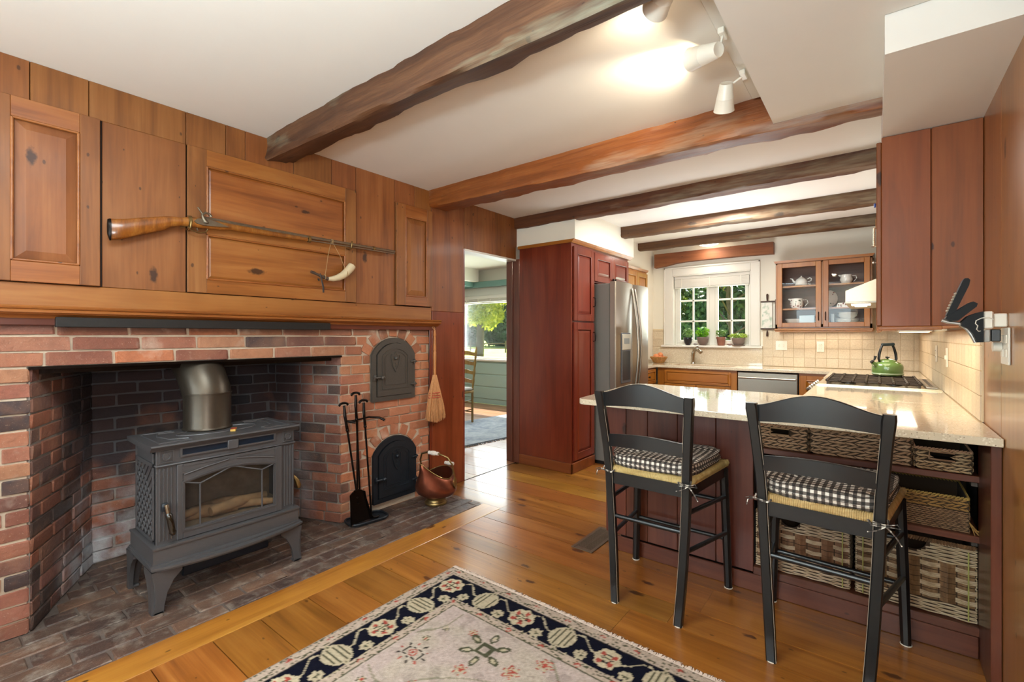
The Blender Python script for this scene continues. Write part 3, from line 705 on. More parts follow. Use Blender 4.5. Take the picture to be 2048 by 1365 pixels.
# kitchen side: dense greenery
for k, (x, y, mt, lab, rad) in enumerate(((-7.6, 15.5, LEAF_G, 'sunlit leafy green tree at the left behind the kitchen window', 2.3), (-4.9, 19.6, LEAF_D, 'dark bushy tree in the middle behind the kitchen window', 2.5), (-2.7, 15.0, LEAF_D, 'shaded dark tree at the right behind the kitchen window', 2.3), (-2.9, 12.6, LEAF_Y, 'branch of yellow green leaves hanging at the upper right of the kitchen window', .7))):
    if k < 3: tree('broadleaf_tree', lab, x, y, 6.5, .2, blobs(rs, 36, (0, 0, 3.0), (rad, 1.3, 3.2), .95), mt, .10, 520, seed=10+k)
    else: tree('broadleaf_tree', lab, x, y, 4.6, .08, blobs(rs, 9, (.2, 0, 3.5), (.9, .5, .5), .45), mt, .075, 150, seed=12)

# ------------------------------------------------------------------ cast iron oven doors
def arch(yc, hw, zb, spring, top, n=14):
    rise = max(top-spring, 1e-4); r = (hw*hw+rise*rise)/(2*rise); cz = top-r; a0 = math.asin(min(1, hw/r)); pts = [(yc-hw, zb), (yc+hw, zb)]
    for k in range(n+1):
        a = a0-2*a0*k/n; pts.append((yc+r*math.sin(a), cz+r*math.cos(a)))
    return pts
def shell(m, A, B, x0, x1):       # a ring between outline A and outline B, extruded along x
    n = len(A); o = [(x0,)+p for p in A]+[(x1,)+p for p in A]+[(x0,)+p for p in B]+[(x1,)+p for p in B]; f = []
    for i in range(n):
        j = (i+1) % n
        f += [(i, j, n+j, n+i), (2*n+i, 3*n+i, 3*n+j, 2*n+j), (n+i, n+j, 3*n+j, 3*n+i), (i, 2*n+i, 2*n+j, j)]
    return m.add(o, f)
for yc, zb, mt, lab in ((2.2025, .792, IRON, 'arched grey iron bake oven door with a shield, high in the brick pier'), (2.215, .052, IRONB, 'arched black iron door with a shield, low in the brick pier by the hearth')):
    top = zb+.463 if zb > .5 else .522; sp = top-.125; hw = .195
    t = thing('oven_door', lab, 'oven door', (-2.85, yc, zb-.002)); X = -2.85
    m = M(); shell(m, arch(yc, hw, zb, sp, top), arch(yc, hw-.034, zb+.034, sp, top-.036), X-.03, X+.016); m.build('frame', mt, t, 35, world=True)
    m = M(); m.prism(arch(yc+.006, hw-.037, zb+.037, sp, top-.040), 'x', X-.02, X+.022)
    m.build('door_leaf', mt, t, 35, world=True)
    m = M(); shell(m, arch(yc+.006, hw-.075, zb+.085, sp-.01, top-.075), arch(yc+.006, hw-.083, zb+.093, sp-.012, top-.083), X+.02, X+.0262)
    shell(m, arch(yc+.006, hw-.098, zb+.115, sp-.02, top-.10), arch(yc+.006, hw-.102, zb+.119, sp-.022, top-.104), X+.02, X+.0248)
    m.build('moulding', mt, t, 35, world=True)
    c = sp-.045; sh = [(0, -.085), (.025, -.05), (.043, .02), (.040, .048), (.018, .045), (0, .068), (-.018, .045), (-.040, .048), (-.043, .02), (-.025, -.05)]
    m = M(); shell(m, [(yc+.006+a, c+b) for a, b in sh], [(yc+.006+a*.78, c+b*.8) for a, b in sh], X+.02, X+.028)
    m.prism([(yc+.006+a*.78, c+b*.8) for a, b in sh], 'x', X+.018, X+.0235)
    m.ball((X+.028, yc+.006, c+.018), .014, 12)
    for q in (-.018, -.033, -.046): m.ball((X+.025, yc+.006, c+q), .0035, 6)
    m.build('shield', mt, t, 45, world=True)
    m = M(); zl = zb+.175; m.box(X+.014, X+.03, yc-hw+.012, yc-hw+.028, zl-.022, zl+.022, .003); m.tube([(X+.034, yc-hw+.01, zl), (X+.036, yc-hw+.075, zl)], .006, 8); m.ball((X+.04, yc-hw+.075, zl), .016, 10); m.build('latch', mt, t, 45, world=True)
    for z in (zb+.10, zb+.275):
        m = M(); m.box(X+.014, X+.03, yc+hw-.045, yc+hw+.01, z, z+.012, .002); m.tube([(X+.022, yc+hw-.006, z-.012), (X+.022, yc+hw-.006, z+.022)], .007, 8); m.build('hinge', mt, t, 45, world=True)

# ------------------------------------------------------------------ stove
st = thing('wood_stove', 'grey cast iron stove with glass door standing in the brick fireplace', 'stove', (-2.77, 1.0, 0))
def sb(m, nm, mt=STOVE, sm=0, par=None, **k): return m.build(nm, mt, par or st, sm, world=(par is None), **k)
def wb_(m, nm, mt, par, sm=0):   # child of a part; parts keep the stove's origin as theirs
    l = st.location; m.v = [(x-l.x, y-l.y, z-l.z) for x, y, z in m.v]; return m.build(nm, mt, par, sm)
Y0, Y1 = .682, 1.328
m = M(); m.box(-2.93, -2.90, Y0, Y1, .295, .742, .004); m.box(-2.93, -2.622, Y0, Y0+.02, .295, .742, .003); m.box(-2.93, -2.622, Y1-.02, Y1, .295, .742, .003)
m.box(-2.92, -2.63, Y0+.02, Y1-.02, .295, .31); m.box(-2.92, -2.63, Y0+.02, Y1-.02, .72, .74)
for (a, b) in ((Y0, Y0+.082), (Y1-.072, Y1)): m.box(-2.64, -2.6149, a, b, .295, .6635, .002)
m.box(-2.64, -2.615, Y0, Y1, .664, .742, .002)
body = sb(m, 'body')
# lattice on the sides
for sy, y in ((-1, Y0), (1, Y1)):
    m = M()
    ya, yb_ = (y-.006, y+.001) if sy < 0 else (y-.001, y+.006)
    for x0, x1, z0, z1 in ((-2.915, -2.905, .31, .73), (-2.652, -2.642, .31, .73), (-2.915, -2.642, .31, .32), (-2.915, -2.642, .655, .675), (-2.915, -2.642, .72, .73)): m.box(x0, x1, ya, yb_, z0, z1, .001)
    for k in range(-6, 9):
        for s_ in (1, -1):
            p = []; xs0 = -2.90+k*.05
            a = (xs0, .325); b = (xs0+s_*.33, .325+.33)
            # clip to the panel
            pts = []
            for t_ in np.linspace(0, 1, 34):
                x = a[0]+(b[0]-a[0])*t_; z = a[1]+(b[1]-a[1])*t_
                if -2.905 <= x <= -2.652: pts.append((x, (ya+yb_)/2, z))
            if len(pts) > 2: m.tube([pts[0], pts[-1]], .0035, 4)
    wb_(m, 'side_lattice', STOVE, body)
m = M()                                   # top plate with cornice
m.prism([(-2.98, .764), (-2.592, .764), (-2.586, .758), (-2.590, .751), (-2.600, .745), (-2.606, .735), (-2.615, .735), (-2.98, .742)], 'y', .657, 1.347)
tp = sb(m, 'top_plate', sm=35)
m = M(); zc = .7655
def ring(m, pts, r, closed=True):
    q = pts+[pts[0]] if closed else pts
    m.tube([(x, y, zc) for x, y in q], r, 6)
xc, yc = -2.785, 1.002
ell = []
for k in range(24):
    a = 2*PI*k/24; ell.append((xc+.085*math.sin(a), yc+(.19 if abs(math.cos(a)) > .2 else .19)*math.cos(a)))
ring(m, ell, .004)
ring(m, [(-2.93, .70), (-2.93, .83), (-2.89, .83), (-2.89, .76), (-2.82, .74), (-2.70, .76), (-2.67, .83), (-2.63, .83), (-2.63, .70)], .004)
ring(m, [(-2.93, 1.305), (-2.93, 1.175), (-2.89, 1.175), (-2.89, 1.245), (-2.82, 1.265), (-2.70, 1.245), (-2.67, 1.175), (-2.63, 1.175), (-2.63, 1.305)], .004)
wb_(m, 'top_relief', STOVE, tp, 50)
m = M()                                   # header: rosettes and slot frames
for yc_ in (.722, 1.292):
    q = [(yc_-.028, .676), (yc_+.028, .676), (yc_+.028, .732), (yc_-.028, .732)]; shell(m, q, [(yc_+(a-yc_)*.86, .704+(b-.704)*.86) for a, b in q], -2.616, -2.609)
    m.lathe([(.018, -2.616), (.018, -2.607), (.013, -2.607), (.012, -2.6105), (.0001, -2.609)], (0, yc_, .704), 18, 0, 'x')
for a, b in ((.775, .995), (1.013, 1.222)):
    q = [(a, .692), (b, .692), (b, .736), (a, .736)]; shell(m, q, [(a+.009, .700), (b-.009, .700), (b-.009, .729), (a+.009, .729)], -2.616, -2.606)
m.box(-2.64, -2.604, Y0-.004, Y1+.004, .660, .668, .003)
m.box(-2.64, -2.598, .98, 1.03, .69, .737, .003)
wb_(m, 'header', STOVE, body, 40)
m = M()
for a, b in ((.783, .986), (1.021, 1.214)): m.box(-2.64, -2.6135, a, b, .699, .730)
sb(m, 'air_slot', plain('slot_blue_black', '0d1a28', .3))
for base_ in (.690, 1.268):
    m = M()
    for k in range(4): m.tube([(-2.613, base_+.006+k*.0155, .315), (-2.613, base_+.006+k*.0155, .652)], .0042, 6)
    wb_(m, 'fluting', STOVE, body, 50)
# door with arched glass
m = M()
ya, yb2, ga, gb = .762, 1.257, .787, 1.220
m.box(-2.64, -2.604, ya, ga, .300, .658, .003); m.box(-2.64, -2.604, gb, yb2, .300, .658, .003); m.box(-2.64, -2.604, ga-.001, gb+.001, .300, .340, .003)
top = []; n = 16
for k in range(n+1):
    t_ = k/n; y = ga+(gb-ga)*t_; top.append((y, .570+.032*math.sin(PI*t_)))
m.prism(top+[(gb, .657), (ga, .657)], 'x', -2.64, -2.6045)
door = sb(m, 'door', sm=30)
m = M(); full = [(ga, .340), (gb, .340)]+top[::-1]; cy, cz = (ga+gb)/2, .46
inn = [(cy+(a-cy)*.965, cz+(b-cz)*.94) for a, b in full]; outr = [(cy+(a-cy)*1.03, cz+(b-cz)*1.05) for a, b in full]
shell(m, outr, full, -2.606, -2.600); shell(m, full, inn, -2.618, -2.606)
for pts in ([(.858, .340), (.858, .550)], [(1.150, .340), (1.150, .550)], [(ga, .570), (.858, .548), (1.003, .601), (1.150, .548), (gb, .570)], [(.79, .607), (.88, .625), (.985, .640)], [(1.02, .640), (1.12, .625), (1.21, .607)]):
    m.tube([(-2.608 if len(pts) != 3 else -2.603, a, b) for a, b in pts], .0042, 6)
q = [(.780, .612), (.985, .648), (.78, .648)]; shell(m, q, [(.786, .618), (.966, .645), (.786, .645)], -2.606, -2.602)
q = [(1.226, .612), (1.226, .648), (1.02, .648)]; shell(m, q, [(1.220, .618), (1.220, .645), (1.04, .645)], -2.606, -2.602)
wb_(m, 'door_moulding', STOVE, door, 40)
gd = N('stove_glass'); gd.set(Roughness=.04); gd.b.inputs['Base Color'].default_value = (.02, .02, .02, 1)
tr = gd.n('BsdfTransparent'); ms = gd.n('MixShader'); ms.inputs[0].default_value = .3; gd.l(tr.outputs[0], ms.inputs[1]); gd.l(gd.b.outputs[0], ms.inputs[2]); gd.l(ms.outputs[0], gd.out.inputs[0])
m = M(); m.prism(full, 'x', -2.624, -2.620); sb(m, 'glass', gd.mat)
m = M(); m.box(-2.88, -2.875, .70, 1.31, .31, .72); m.box(-2.88, -2.64, .70, 1.31, .318, .326); sb(m, 'fire_chamber', plain('fire_chamber', 'a0866a', .9, bump=.3, bs=20, vary=.5))
m = M()
for k, (x, y, a, r) in enumerate(((-2.76, .93, .25, .035), (-2.72, 1.08, -.2, .03), (-2.80, 1.03, .1, .04), (-2.74, .86, -.5, .02), (-2.70, 1.15, .6, .022))):
    c, s_ = math.cos(a), math.sin(a); z = .345+.02*(k % 2); m.tube([(x-.12*s_, y-.15*c, z), (x, y, z+.01), (x+.12*s_, y+.15*c, z)], [r*.8, r, r*.7], 8)
sb(m, 'log', plain('ceramic_log', 'c09468', .9, bump=.5, bs=25, vary=.4), 50)
m = M(); zz = .452; X = -2.60
m.box(-2.606, -2.594, .700, .726, .455, .492, .003); m.tube([(-2.60, .713, .474), (-2.578, .713, .474)], .008, 8)
hd = sb(m, 'latch', IRONB, 50)
m = M(); m.tube([(-2.578, .712, .490), (-2.572, .716, .46), (-2.569, .717, .448)], [.009, .010, .008], 10); wb_(m, 'handle_neck', CHROME, hd, 50)
m = M(); m.tube([(-2.569, .717, .450), (-2.566, .719, .440), (-2.563, .722, .420), (-2.561, .726, .395), (-2.560, .730, .370), (-2.560, .732, .362), (-2.560, .734, .350)], [.010, .014, .013, .0135, .012, .015, .009], 12)
wb_(m, 'handle_grip', plain('handle_black', '1a140c', .2, .2, coat=.6), hd, 60)
m = M(); m.tube([(-2.66, 1.335, .47), (-2.655, 1.352, .45), (-2.65, 1.362, .43), (-2.65, 1.372, .40), (-2.65, 1.372, .385)], [.006, .010, .014, .015, .010], 10); sb(m, 'side_handle', BRASS, 60)
# base belt and curved ledge
def curved(z0, z1, xe, bulge, c=0, ya=.664, yb=1.340, xb=-2.95, n=14, z0m=None, z1m=None):
    A = [(xb, ya)]+[(xe+bulge*math.sin(PI*k/n)**.8, ya+(yb-ya)*k/n) for k in range(n+1)]+[(xb, yb)]
    m = M(); m.prism(A, 'z', z0, z1); return m
sb(curved(.222, .292, -2.588, .012), 'base_belt', sm=30)
m = curved(.290, .299, -2.582, .012, ya=.660, yb=1.345); m2 = curved(.205, .215, -2.570, .062, ya=.652, yb=1.355); m.add(m2.v, m2.f); m2 = curved(.192, .205, -2.580, .056, ya=.658, yb=1.350); m.add(m2.v, m2.f); m2 = curved(.215, .223, -2.582, .04, ya=.657, yb=1.350); m.add(m2.v, m2.f)
sb(m, 'ash_lip', sm=30)
m = M(); m.box(-2.90, -2.66, .80, 1.21, .095, .195, .006); sb(m, 'ash_pan', plain('ash_pan', '1b2430', .4, .4))
for sx in (0, 1):
    for sy in (0, 1):
        m = M(); yo = .655 if sy == 0 else 1.352; sg = 1 if sy == 0 else -1
        cur = [(yo, .195), (yo+sg*.012, .13), (yo+sg*.014, .06), (yo+sg*.004, .002), (yo+sg*.046, .002), (yo+sg*.048, .035), (yo+sg*.060, .09), (yo+sg*.085, .14), (yo+sg*.118, .172), (yo+sg*.118, .195)]
        xo = -2.572 if sx == 0 else -2.985; gx = -1 if sx == 0 else 1
        m.prism(cur, 'x', xo, xo+gx*.018)
        cx_ = [(xo+gx*abs(a-yo), b) for a, b in cur]; m.prism([(a, b) for a, b in cx_], 'y', yo+sg*.0, yo+sg*.018)
        m.box(xo, xo+gx*.04, yo+sg*.006, yo+sg*.046, .0, .012, .003)
        m.tube([(xo+gx*.002-gx*.004, yo+sg*.118*((1-k/8)**1.0), 0) for k in (0,)]+[(xo, yo+sg*.05, .03)], .001, 4)
        m.v = [v for v in m.v]
        sb(m, 'leg', sm=30)
fp = M()
fp.lathe([(.114, .765), (.118, .770), (.114, .775), (.112, .78), (.112, .955), (.1145, .956), (.1145, .963)], (-2.885, .985, 0), 32)
sb(fp, 'flue_pipe', FLUE, 50)
m = M(); m.tube([(-2.885, .985, .94), (-2.889, .984, .965), (-2.94, .975, 1.05), (-2.975, .970, 1.09), (-3.03, .962, 1.14)], [.112, .114, .114, .114, .114], 32); sb(m, 'flue_elbow', FLUE, 50)
m = M(); pts = []; rr = []
for k in range(26):
    pts.append((-3.05-.0015*k, .96, 1.10+.012*k)); rr.append(.116+(.004 if k % 2 else 0))
m.tube(pts, rr, 28); sb(m, 'flue_liner', plain('flue_liner', '2a2f38', .35, .8), 30)
bx = thing('matchbox', 'small colourful matchbox lying on top of the stove', 'matchbox', (-2.70, 1.045, .764), math.radians(62))
m = M(); m.box(-.012, .012, -.033, .033, .001, .012, .001); m.build('box', plain('matchbox_ochre', 'b08a3c', .6, bump=.2, bs=90, vary=.8), bx)
m = M(); m.box(-.0125, .0125, -.020, .020, .0118, .0128); m.box(-.0127, -.012, -.03, .03, .002, .011); m.build('label_print', plain('matchbox_red', '8a2a1c', .6, vary=.3), bx)

# ------------------------------------------------------------------ fireplace tool set
ft = thing('fire_tool_stand', 'black wrought iron stand with an oval tray on the hearth by the lower oven door', 'tool stand', (-2.76, 1.91, .0), math.radians(-9))
def rrect(hx, hy, r, n=6):
    p = []
    for cx_, cy_, a0 in ((hx-r, hy-r, 0), (-hx+r, hy-r, 90), (-hx+r, -hy+r, 180), (hx-r, -hy+r, 270)):
        for k in range(n+1): a = math.radians(a0+90*k/n); p.append((cx_+r*math.cos(a), cy_+r*math.sin(a)))
    return p
m = M(); m.prism(rrect(.078, .135, .055), 'z', .003, .012); m.build('tray', IRONB, ft)
m = M(); q = rrect(.080, .138, .057); m.tube([(x, y, .018) for x, y in q+q[:1]], .007, 8); m.build('tray_rim', IRONB, ft, 60)
m = M(); m.tube([(-.05, -.045, .01), (-.05, -.045, .70)], .0065, 8); m.build('pole', WROUGHT, ft, 50)
m = M(); m.tube([(-.02, -.13, .695), (-.035, -.10, .688), (-.05, -.045, .69), (-.05, .04, .70), (-.03, .11, .69), (.0, .135, .672)], [.006, .008, .006, .006, .008, .009], 8); m.tube([(.01, -.085, .684), (-.02, -.13, .695)], .008, 8); m.build('hook_bar', WROUGHT, ft, 50)
def tool(name, lab, a, b, kind):
    a, b = Vector(a), Vector(b); t = thing(name, lab, 'fireplace tool', tuple(a)); d = (b-a)
    L = d.length; u = d.normalized(); top = b
    l = t.location; m = M(); sh0 = a+u*(.22 if kind == 'shovel' else .0)
    m.tube([sh0, a+u*(L-.19)], .0065, 8, up=(1, 0, 0)); m.build('shaft', WROUGHT, t, 50, world=True)
    m = M(); g0 = a+u*(L-.20); side = Vector((0, .0, 0)); yv = Vector((.02, -.018, 0))
    pts = [g0, a+u*(L-.17), a+u*(L-.13)+yv*.3, a+u*(L-.085)+yv*.35, a+u*(L-.045)-yv*.3, b-yv*.4-u*.02]; m.tube(pts, [.0065, .010, .008, .010, .009, .008], 8)
    m.ball(tuple(a+u*(L-.185)), .012, 8)
    m.build('grip', WROUGHT, t, 60, world=True)
    m = M(); c = b-u*.012; pts = [c+Vector((0, .030*math.cos(k*PI/7), .014*math.sin(k*PI/7)-.004)) for k in range(-1, 9)]; m.tube(pts, [.004]+[.008]*8+[.004], 8); m.build('hook_loop', WROUGHT, t, 60, world=True)
    if kind == 'shovel':
        m = M(); w0, w1 = .055, .088; s0 = a+u*.225; e = a
        rt = Vector((.25, .92, .1)).normalized(); rt = (rt-u*rt.dot(u)).normalized(); nr = u.cross(rt)
        if nr.x < 0: nr = -nr
        P = []
        for tt, ww, dp in ((0, .022, 0), (.02, w0*.95, 0), (.07, w0, -.004), (.22, w1*.85, -.002)):
            c = s0-u*tt
            for q, h in ((-1, .018), (-.82, 0), (0, -.004), (.82, 0), (1, .018)): P.append(c+rt*ww*q+nr*(h+dp))
        n = len(P); P2 = [p-nr*.003 for p in P]; f = []
        for r in range(3):
            for q in range(4): f += [(r*5+q, r*5+q+1, r*5+q+6, r*5+q+5), (n+r*5+q, n+r*5+q+5, n+r*5+q+6, n+r*5+q+1)]
        for r in range(3): f += [(r*5, r*5+5, n+r*5+5, n+r*5), (r*5+4, n+r*5+4, n+r*5+9, r*5+9)]
        for q in range(4): f += [(q, n+q, n+q+1, q+1), (15+q, 15+q+1, n+15+q+1, n+15+q)]
        m.add(P+P2, f); m.ball(tuple(s0-u*.05+nr*.002), .006, 8); m.ball(tuple(s0-u*.09+nr*.001), .006, 8)
        m.build('blade', WROUGHT, t, 40, world=True)
    if kind == 'poker':
        m = M(); m.tube([a+Vector((0, 0, .02)), a+Vector((.01, .01, .004)), a+Vector((.02, .035, .004)), a+Vector((.015, .05, .012))], [.0075, .008, .008, .004], 8); m.build('hook_tip', WROUGHT, t, 50, world=True)
    return t
tool('fire_shovel', 'black iron fireplace shovel with riveted blade, leftmost tool leaning in the stand', (-2.70, 1.826, .024), (-2.755, 1.728, .83), 'shovel')
tool('fire_rod', 'straight black iron rod, tallest of the fireplace tools', (-2.79, 1.885, .013), (-2.785, 1.838, .885), 'rod')
tool('fire_poker', 'thin black iron poker with a curled tip, rightmost of the fireplace tools', (-2.735, 1.932, .014), (-2.765, 1.886, .832), 'poker')

# ------------------------------------------------------------------ hearth broom hanging on the jamb
br = thing('hearth_broom', 'straw whisk broom with red stitching hanging beside the brick pier', 'broom', (-2.80, 2.585, .57))
STRAW = plain('straw', 'c08a5a', .85, bump=.3, bs=60, vary=.3); STRAWH = plain('broom_handle', 'b0723c', .5, vary=.2)
m = M(); zs = [.95, .98, 1.06, 1.10, 1.14, 1.145, 1.155, 1.20, 1.25, 1.27, 1.275, 1.30, 1.318]; m.tube([(-2.80, 2.574, z) for z in zs], [.011, .011, .0115, .013, .0125, .009, .012, .011, .009, .009, .012, .008, .006], 10); m.build('handle', STRAWH, br, 50, world=True)
m = M(); rs2 = random.Random(3)
for k in range(300):
    a = rs2.uniform(-1, 1); b = rs2.uniform(-1, 1); e = .565+.03*abs(a)+rs2.uniform(0, .025)
    m.tube([(-2.80+b*.008, 2.574+a*.012, .955), (-2.80+b*.020, 2.576+a*.055, .80), (-2.80+b*.017, 2.586+a*.082, .70), (-2.80+b*.017+rs2.uniform(-.006, .006), 2.588+a*.100+rs2.uniform(-.006, .006), e)], [.0032, .0030, .0024, .0012], 4, cap=False)
m.build('bristles', STRAW, br, 0, world=True, kind='stuff')
m = M()
for z, hw in ((.812, .058), (.792, .064), (.775, .069)): m.tube([(-2.80+.024*math.sin(2*PI*k/18), 2.577+hw*math.cos(2*PI*k/18), z) for k in range(19)], .0028, 5)
m.build('red_stitching', plain('red_thread', 'b03028', .7), br, 50, world=True)
m = M(); m.tube([(-2.80, 2.574, 1.318), (-2.812, 2.560, 1.333), (-2.818, 2.565, 1.342)], .0022, 5); m.tube([(-2.80, 2.574, 1.318), (-2.812, 2.585, 1.333), (-2.818, 2.577, 1.342)], .0022, 5); m.build('hanging_loop', STRAW, br, 50, world=True)

# ------------------------------------------------------------------ copper coal scuttle
cs = thing('coal_scuttle', 'dented copper coal scuttle with a pouring lip and china grips on the hearth', 'coal scuttle', (-2.63, 2.43, .0), math.radians(10))
m = M(); m.lathe([(.083, .002), (.086, .008), (.086, .018), (.080, .024), (.074, .030), (.070, .042), (.074, .052), (.078, .058)], n=28); m.build('foot_ring', BRASS, cs, 50)
# body: rings from the foot up, the rim rises towards the spout (local -y) and the back
m = M(); n = 36; prof = [(.078, .0), (.100, .05), (.133, .14), (.150, .28), (.153, .42), (.146, .60), (.134, .78), (.126, 1.0)]
vin = []; vout = []
for r, t_ in prof:
    for k in range(n):
        a = 2*PI*k/n; cy_ = math.sin(a); sp = max(0, -cy_)**3; bk = max(0, cy_)**2
        rim = .215+.125*sp**1.0+.035*bk-.01*(1-abs(cy_))
        z = .056+(rim-.056)*t_
        rr_ = r*(1+.02*math.sin(3*a+t_*4)); narrow = 1-.62*sp*t_**2
        x = rr_*math.cos(a)*narrow; y = rr_*math.sin(a)*(1.05+.42*sp*t_**2.2)
        vout.append((x, y, z)); vin.append((x*.965, y*.965, z+.002))
q = len(prof); f = []
for i in range(q-1):
    for k in range(n): f += [(i*n+k, i*n+(k+1) % n, (i+1)*n+(k+1) % n, (i+1)*n+k), (q*n+i*n+k, q*n+(i+1)*n+k, q*n+(i+1)*n+(k+1) % n, q*n+i*n+(k+1) % n)]
for k in range(n): f.append(((q-1)*n+k, (q-1)*n+(k+1) % n, q*n+(q-1)*n+(k+1) % n, q*n+(q-1)*n+k))
f.append(tuple(range(n))[::-1]); f.append(tuple(q*n+k for k in range(n)))
m.add(vout+vin, f); m.build('bowl', COPPER, cs, 60)
rimp = vout[-n:]; m = M(); m.tube(rimp+rimp[:1], .0042, 6); m.build('rim', BRASS, cs, 60)
CHINA = plain('white_china', 'd8ccc0', .15, coat=.5, bs=70, vary=.35)
m = M()
for s_ in (-1, 1):
    m.tube([(s_*.150, .03, .175), (s_*.152, .025, .23), (s_*.150, .0, .31), (s_*.12, -.02, .365), (s_*.06, -.03, .385), (s_*.045, -.03, .386)], [.007, .006, .0065, .006, .006, .006], 8)
    m.prism([(a+.03, b+.17) for a, b in ((0, -.045), (.018, -.01), (.016, .02), (0, .045), (-.016, .02), (-.018, -.01))], 'x', s_*.146, s_*.158)
bail = m.build('bail', BRASS, cs, 60)
m = M(); m.lathe([(.0001, -.045), (.013, -.045), (.015, -.036), (.012, -.030), (.017, -.015), (.018, 0), (.017, .015), (.012, .030), (.015, .036), (.013, .045), (.0001, .045)], (0, -.03, .386), 16, 0, 'x'); m.build('grip', CHINA, bail, 60)
m = M()
m.tube([(0, .135, .085), (0, .172, .13), (0, .180, .19), (0, .172, .235), (0, .160, .25)], .005, 8); m.tube([(0, .160, .25), (0, .166, .262)], .006, 8)
bh_ = m.build('back_handle', BRASS, cs, 60)
m = M(); m.lathe([(.0001, -.04), (.013, -.04), (.015, -.032), (.012, -.026), (.017, -.012), (.0175, 0), (.017, .012), (.012, .026), (.015, .032), (.013, .04), (.0001, .04)], (0, .17, .262), 16, 0, 'x'); m.build('grip', CHINA, bh_, 60)

# ------------------------------------------------------------------ long gun and powder horn over the mantel
rf = thing('long_rifle', 'antique percussion long gun with curly maple stock hung across the panelled wall', 'rifle', (-2.80, 1.35, 1.70))
MAPLE = wood('curly_maple', '5a2f10', '93561f', 'b9803c', 'z', rough=.3, coat=.4, knots=0, cross=24, lng=6, var=.02)
GM = plain('gun_barrel', '8a7a68', .4, .85, bump=.2, bs=40, vary=.3); SIL = plain('aged_silver', '746858', .4, .8, bump=.2, bs=50, vary=.2)
def loft(m, secs, n=12):  # secs: (y, zc, hz, hx, x)
    v = []; f = []
    for y, zc_, hz, hx, x in secs:
        for k in range(n): a = 2*PI*k/n; v.append((x+hx*math.cos(a), y, zc_+hz*math.sin(a)))
    for i in range(len(secs)-1):
        for k in range(n): f.append((i*n+k, i*n+(k+1) % n, (i+1)*n+(k+1) % n, (i+1)*n+k))
    f.append(tuple(range(n))[::-1]); f.append(tuple((len(secs)-1)*n+k for k in range(n))); return m.add(v, f)
GX = -2.79
m = M(); loft(m, [(.549, 1.770, .040, .013, GX), (.556, 1.762, .050, .016, GX), (.60, 1.772, .0475, .018, GX), (.66, 1.795, .042, .018, GX), (.72, 1.815, .038, .017, GX), (.765, 1.832, .034, .016, GX), (.79, 1.844, .026, .015, GX), (.83, 1.851, .021, .015, GX), (.87, 1.858, .025, .017, GX), (.93, 1.862, .028, .019, GX), (1.00, 1.864, .025, .018, GX), (1.06, 1.866, .019, .016, GX), (1.35, 1.868, .015, .013, GX), (1.50, 1.870, .012, .012, GX)], 14)
m.build('stock', MAPLE, rf, 60, world=True)
m = M(); loft(m, [(.544, 1.772, .036, .012, GX), (.552, 1.762, .052, .0165, GX), (.556, 1.762, .0515, .0165, GX)], 14); m.build('butt_plate', WROUGHT, rf, 60, world=True)
m = M(); loft(m, [(.93, 1.889, .011, .011, GX), (1.2, 1.887, .0105, .0105, GX), (1.5, 1.886, .010, .010, GX), (2.17, 1.888, .0095, .0095, GX)], 8); m.build('barrel', GM, rf, 30, world=True)
m = M(); m.tube([(GX+.004, 1.36, 1.862), (GX+.004, 1.50, 1.866), (GX+.004, 2.165, 1.872)], .0045, 8); m.build('ramrod', GM, rf, 50, world=True)
m = M(); m.prism([(.885, 1.862), (.90, 1.879), (.95, 1.884), (1.00, 1.874), (1.05, 1.860), (1.00, 1.853), (.93, 1.848), (.895, 1.852)], 'x', GX+.012, GX+.023)
lk = m.build('lock_plate', SIL, rf, 30, world=True)
l = rf.location
def rl(m): m.v = [(x-l.x, y-l.y, z-l.z) for x, y, z in m.v]; return m
m = M(); m.tube([(GX+.028, .935, 1.865), (GX+.028, .922, 1.885), (GX+.027, .918, 1.90), (GX+.024, .935, 1.915), (GX+.022, .955, 1.91), (GX+.022, .962, 1.898)], [.010, .007, .006, .006, .006, .008], 8); m.tube([(GX+.027, .920, 1.905), (GX+.028, .905, 1.925), (GX+.028, .898, 1.935)], [.005, .004, .0035], 6); m.ball((GX+.024, .940, 1.866), .010, 8); rl(m).build('hammer', SIL, lk, 60)
m = M(); m.tube([(GX, .86, 1.838), (GX, .875, 1.818), (GX, .91, 1.808), (GX, .945, 1.818), (GX, .955, 1.838)], .0035, 8); m.tube([(GX, .86, 1.836), (GX, .845, 1.826), (GX, .828, 1.824)], .003, 6); m.build('trigger_guard', BRASS, rf, 60, world=True)
m = M(); m.tube([(GX, .905, 1.842), (GX, .903, 1.828), (GX, .908, 1.818)], .0028, 6); m.build('trigger', SIL, rf, 60, world=True)
m = M()
for y in (.862, 1.505): loft(m, [(y, 1.860 if y < 1 else 1.874, .029 if y < 1 else .022, .0195 if y < 1 else .014, GX), (y+.016, 1.861 if y < 1 else 1.874, .029 if y < 1 else .022, .0195 if y < 1 else .014, GX)], 14)
loft(m, [(1.98, 1.884, .017, .013, GX), (1.995, 1.884, .017, .013, GX)], 10)
m.build('barrel_band', BRASS, rf, 60, world=True)
m = M()
for y, z in ((1.80, 1.868), (.868, 1.832)):
    m.tube([(-2.83, y, z-.006), (-2.80, y, z-.018), (-2.772, y+.002, z-.006), (-2.770, y+.004, z+.03), (-2.776, y+.006, z+.036)], .0045, 6)
m.build('wall_hook', BRASS, rf, 60, world=True)
hn = thing('powder_horn', 'cream powder horn with a dark tip hanging by cords from the gun', 'powder horn', (-2.785, 1.70, 1.62))
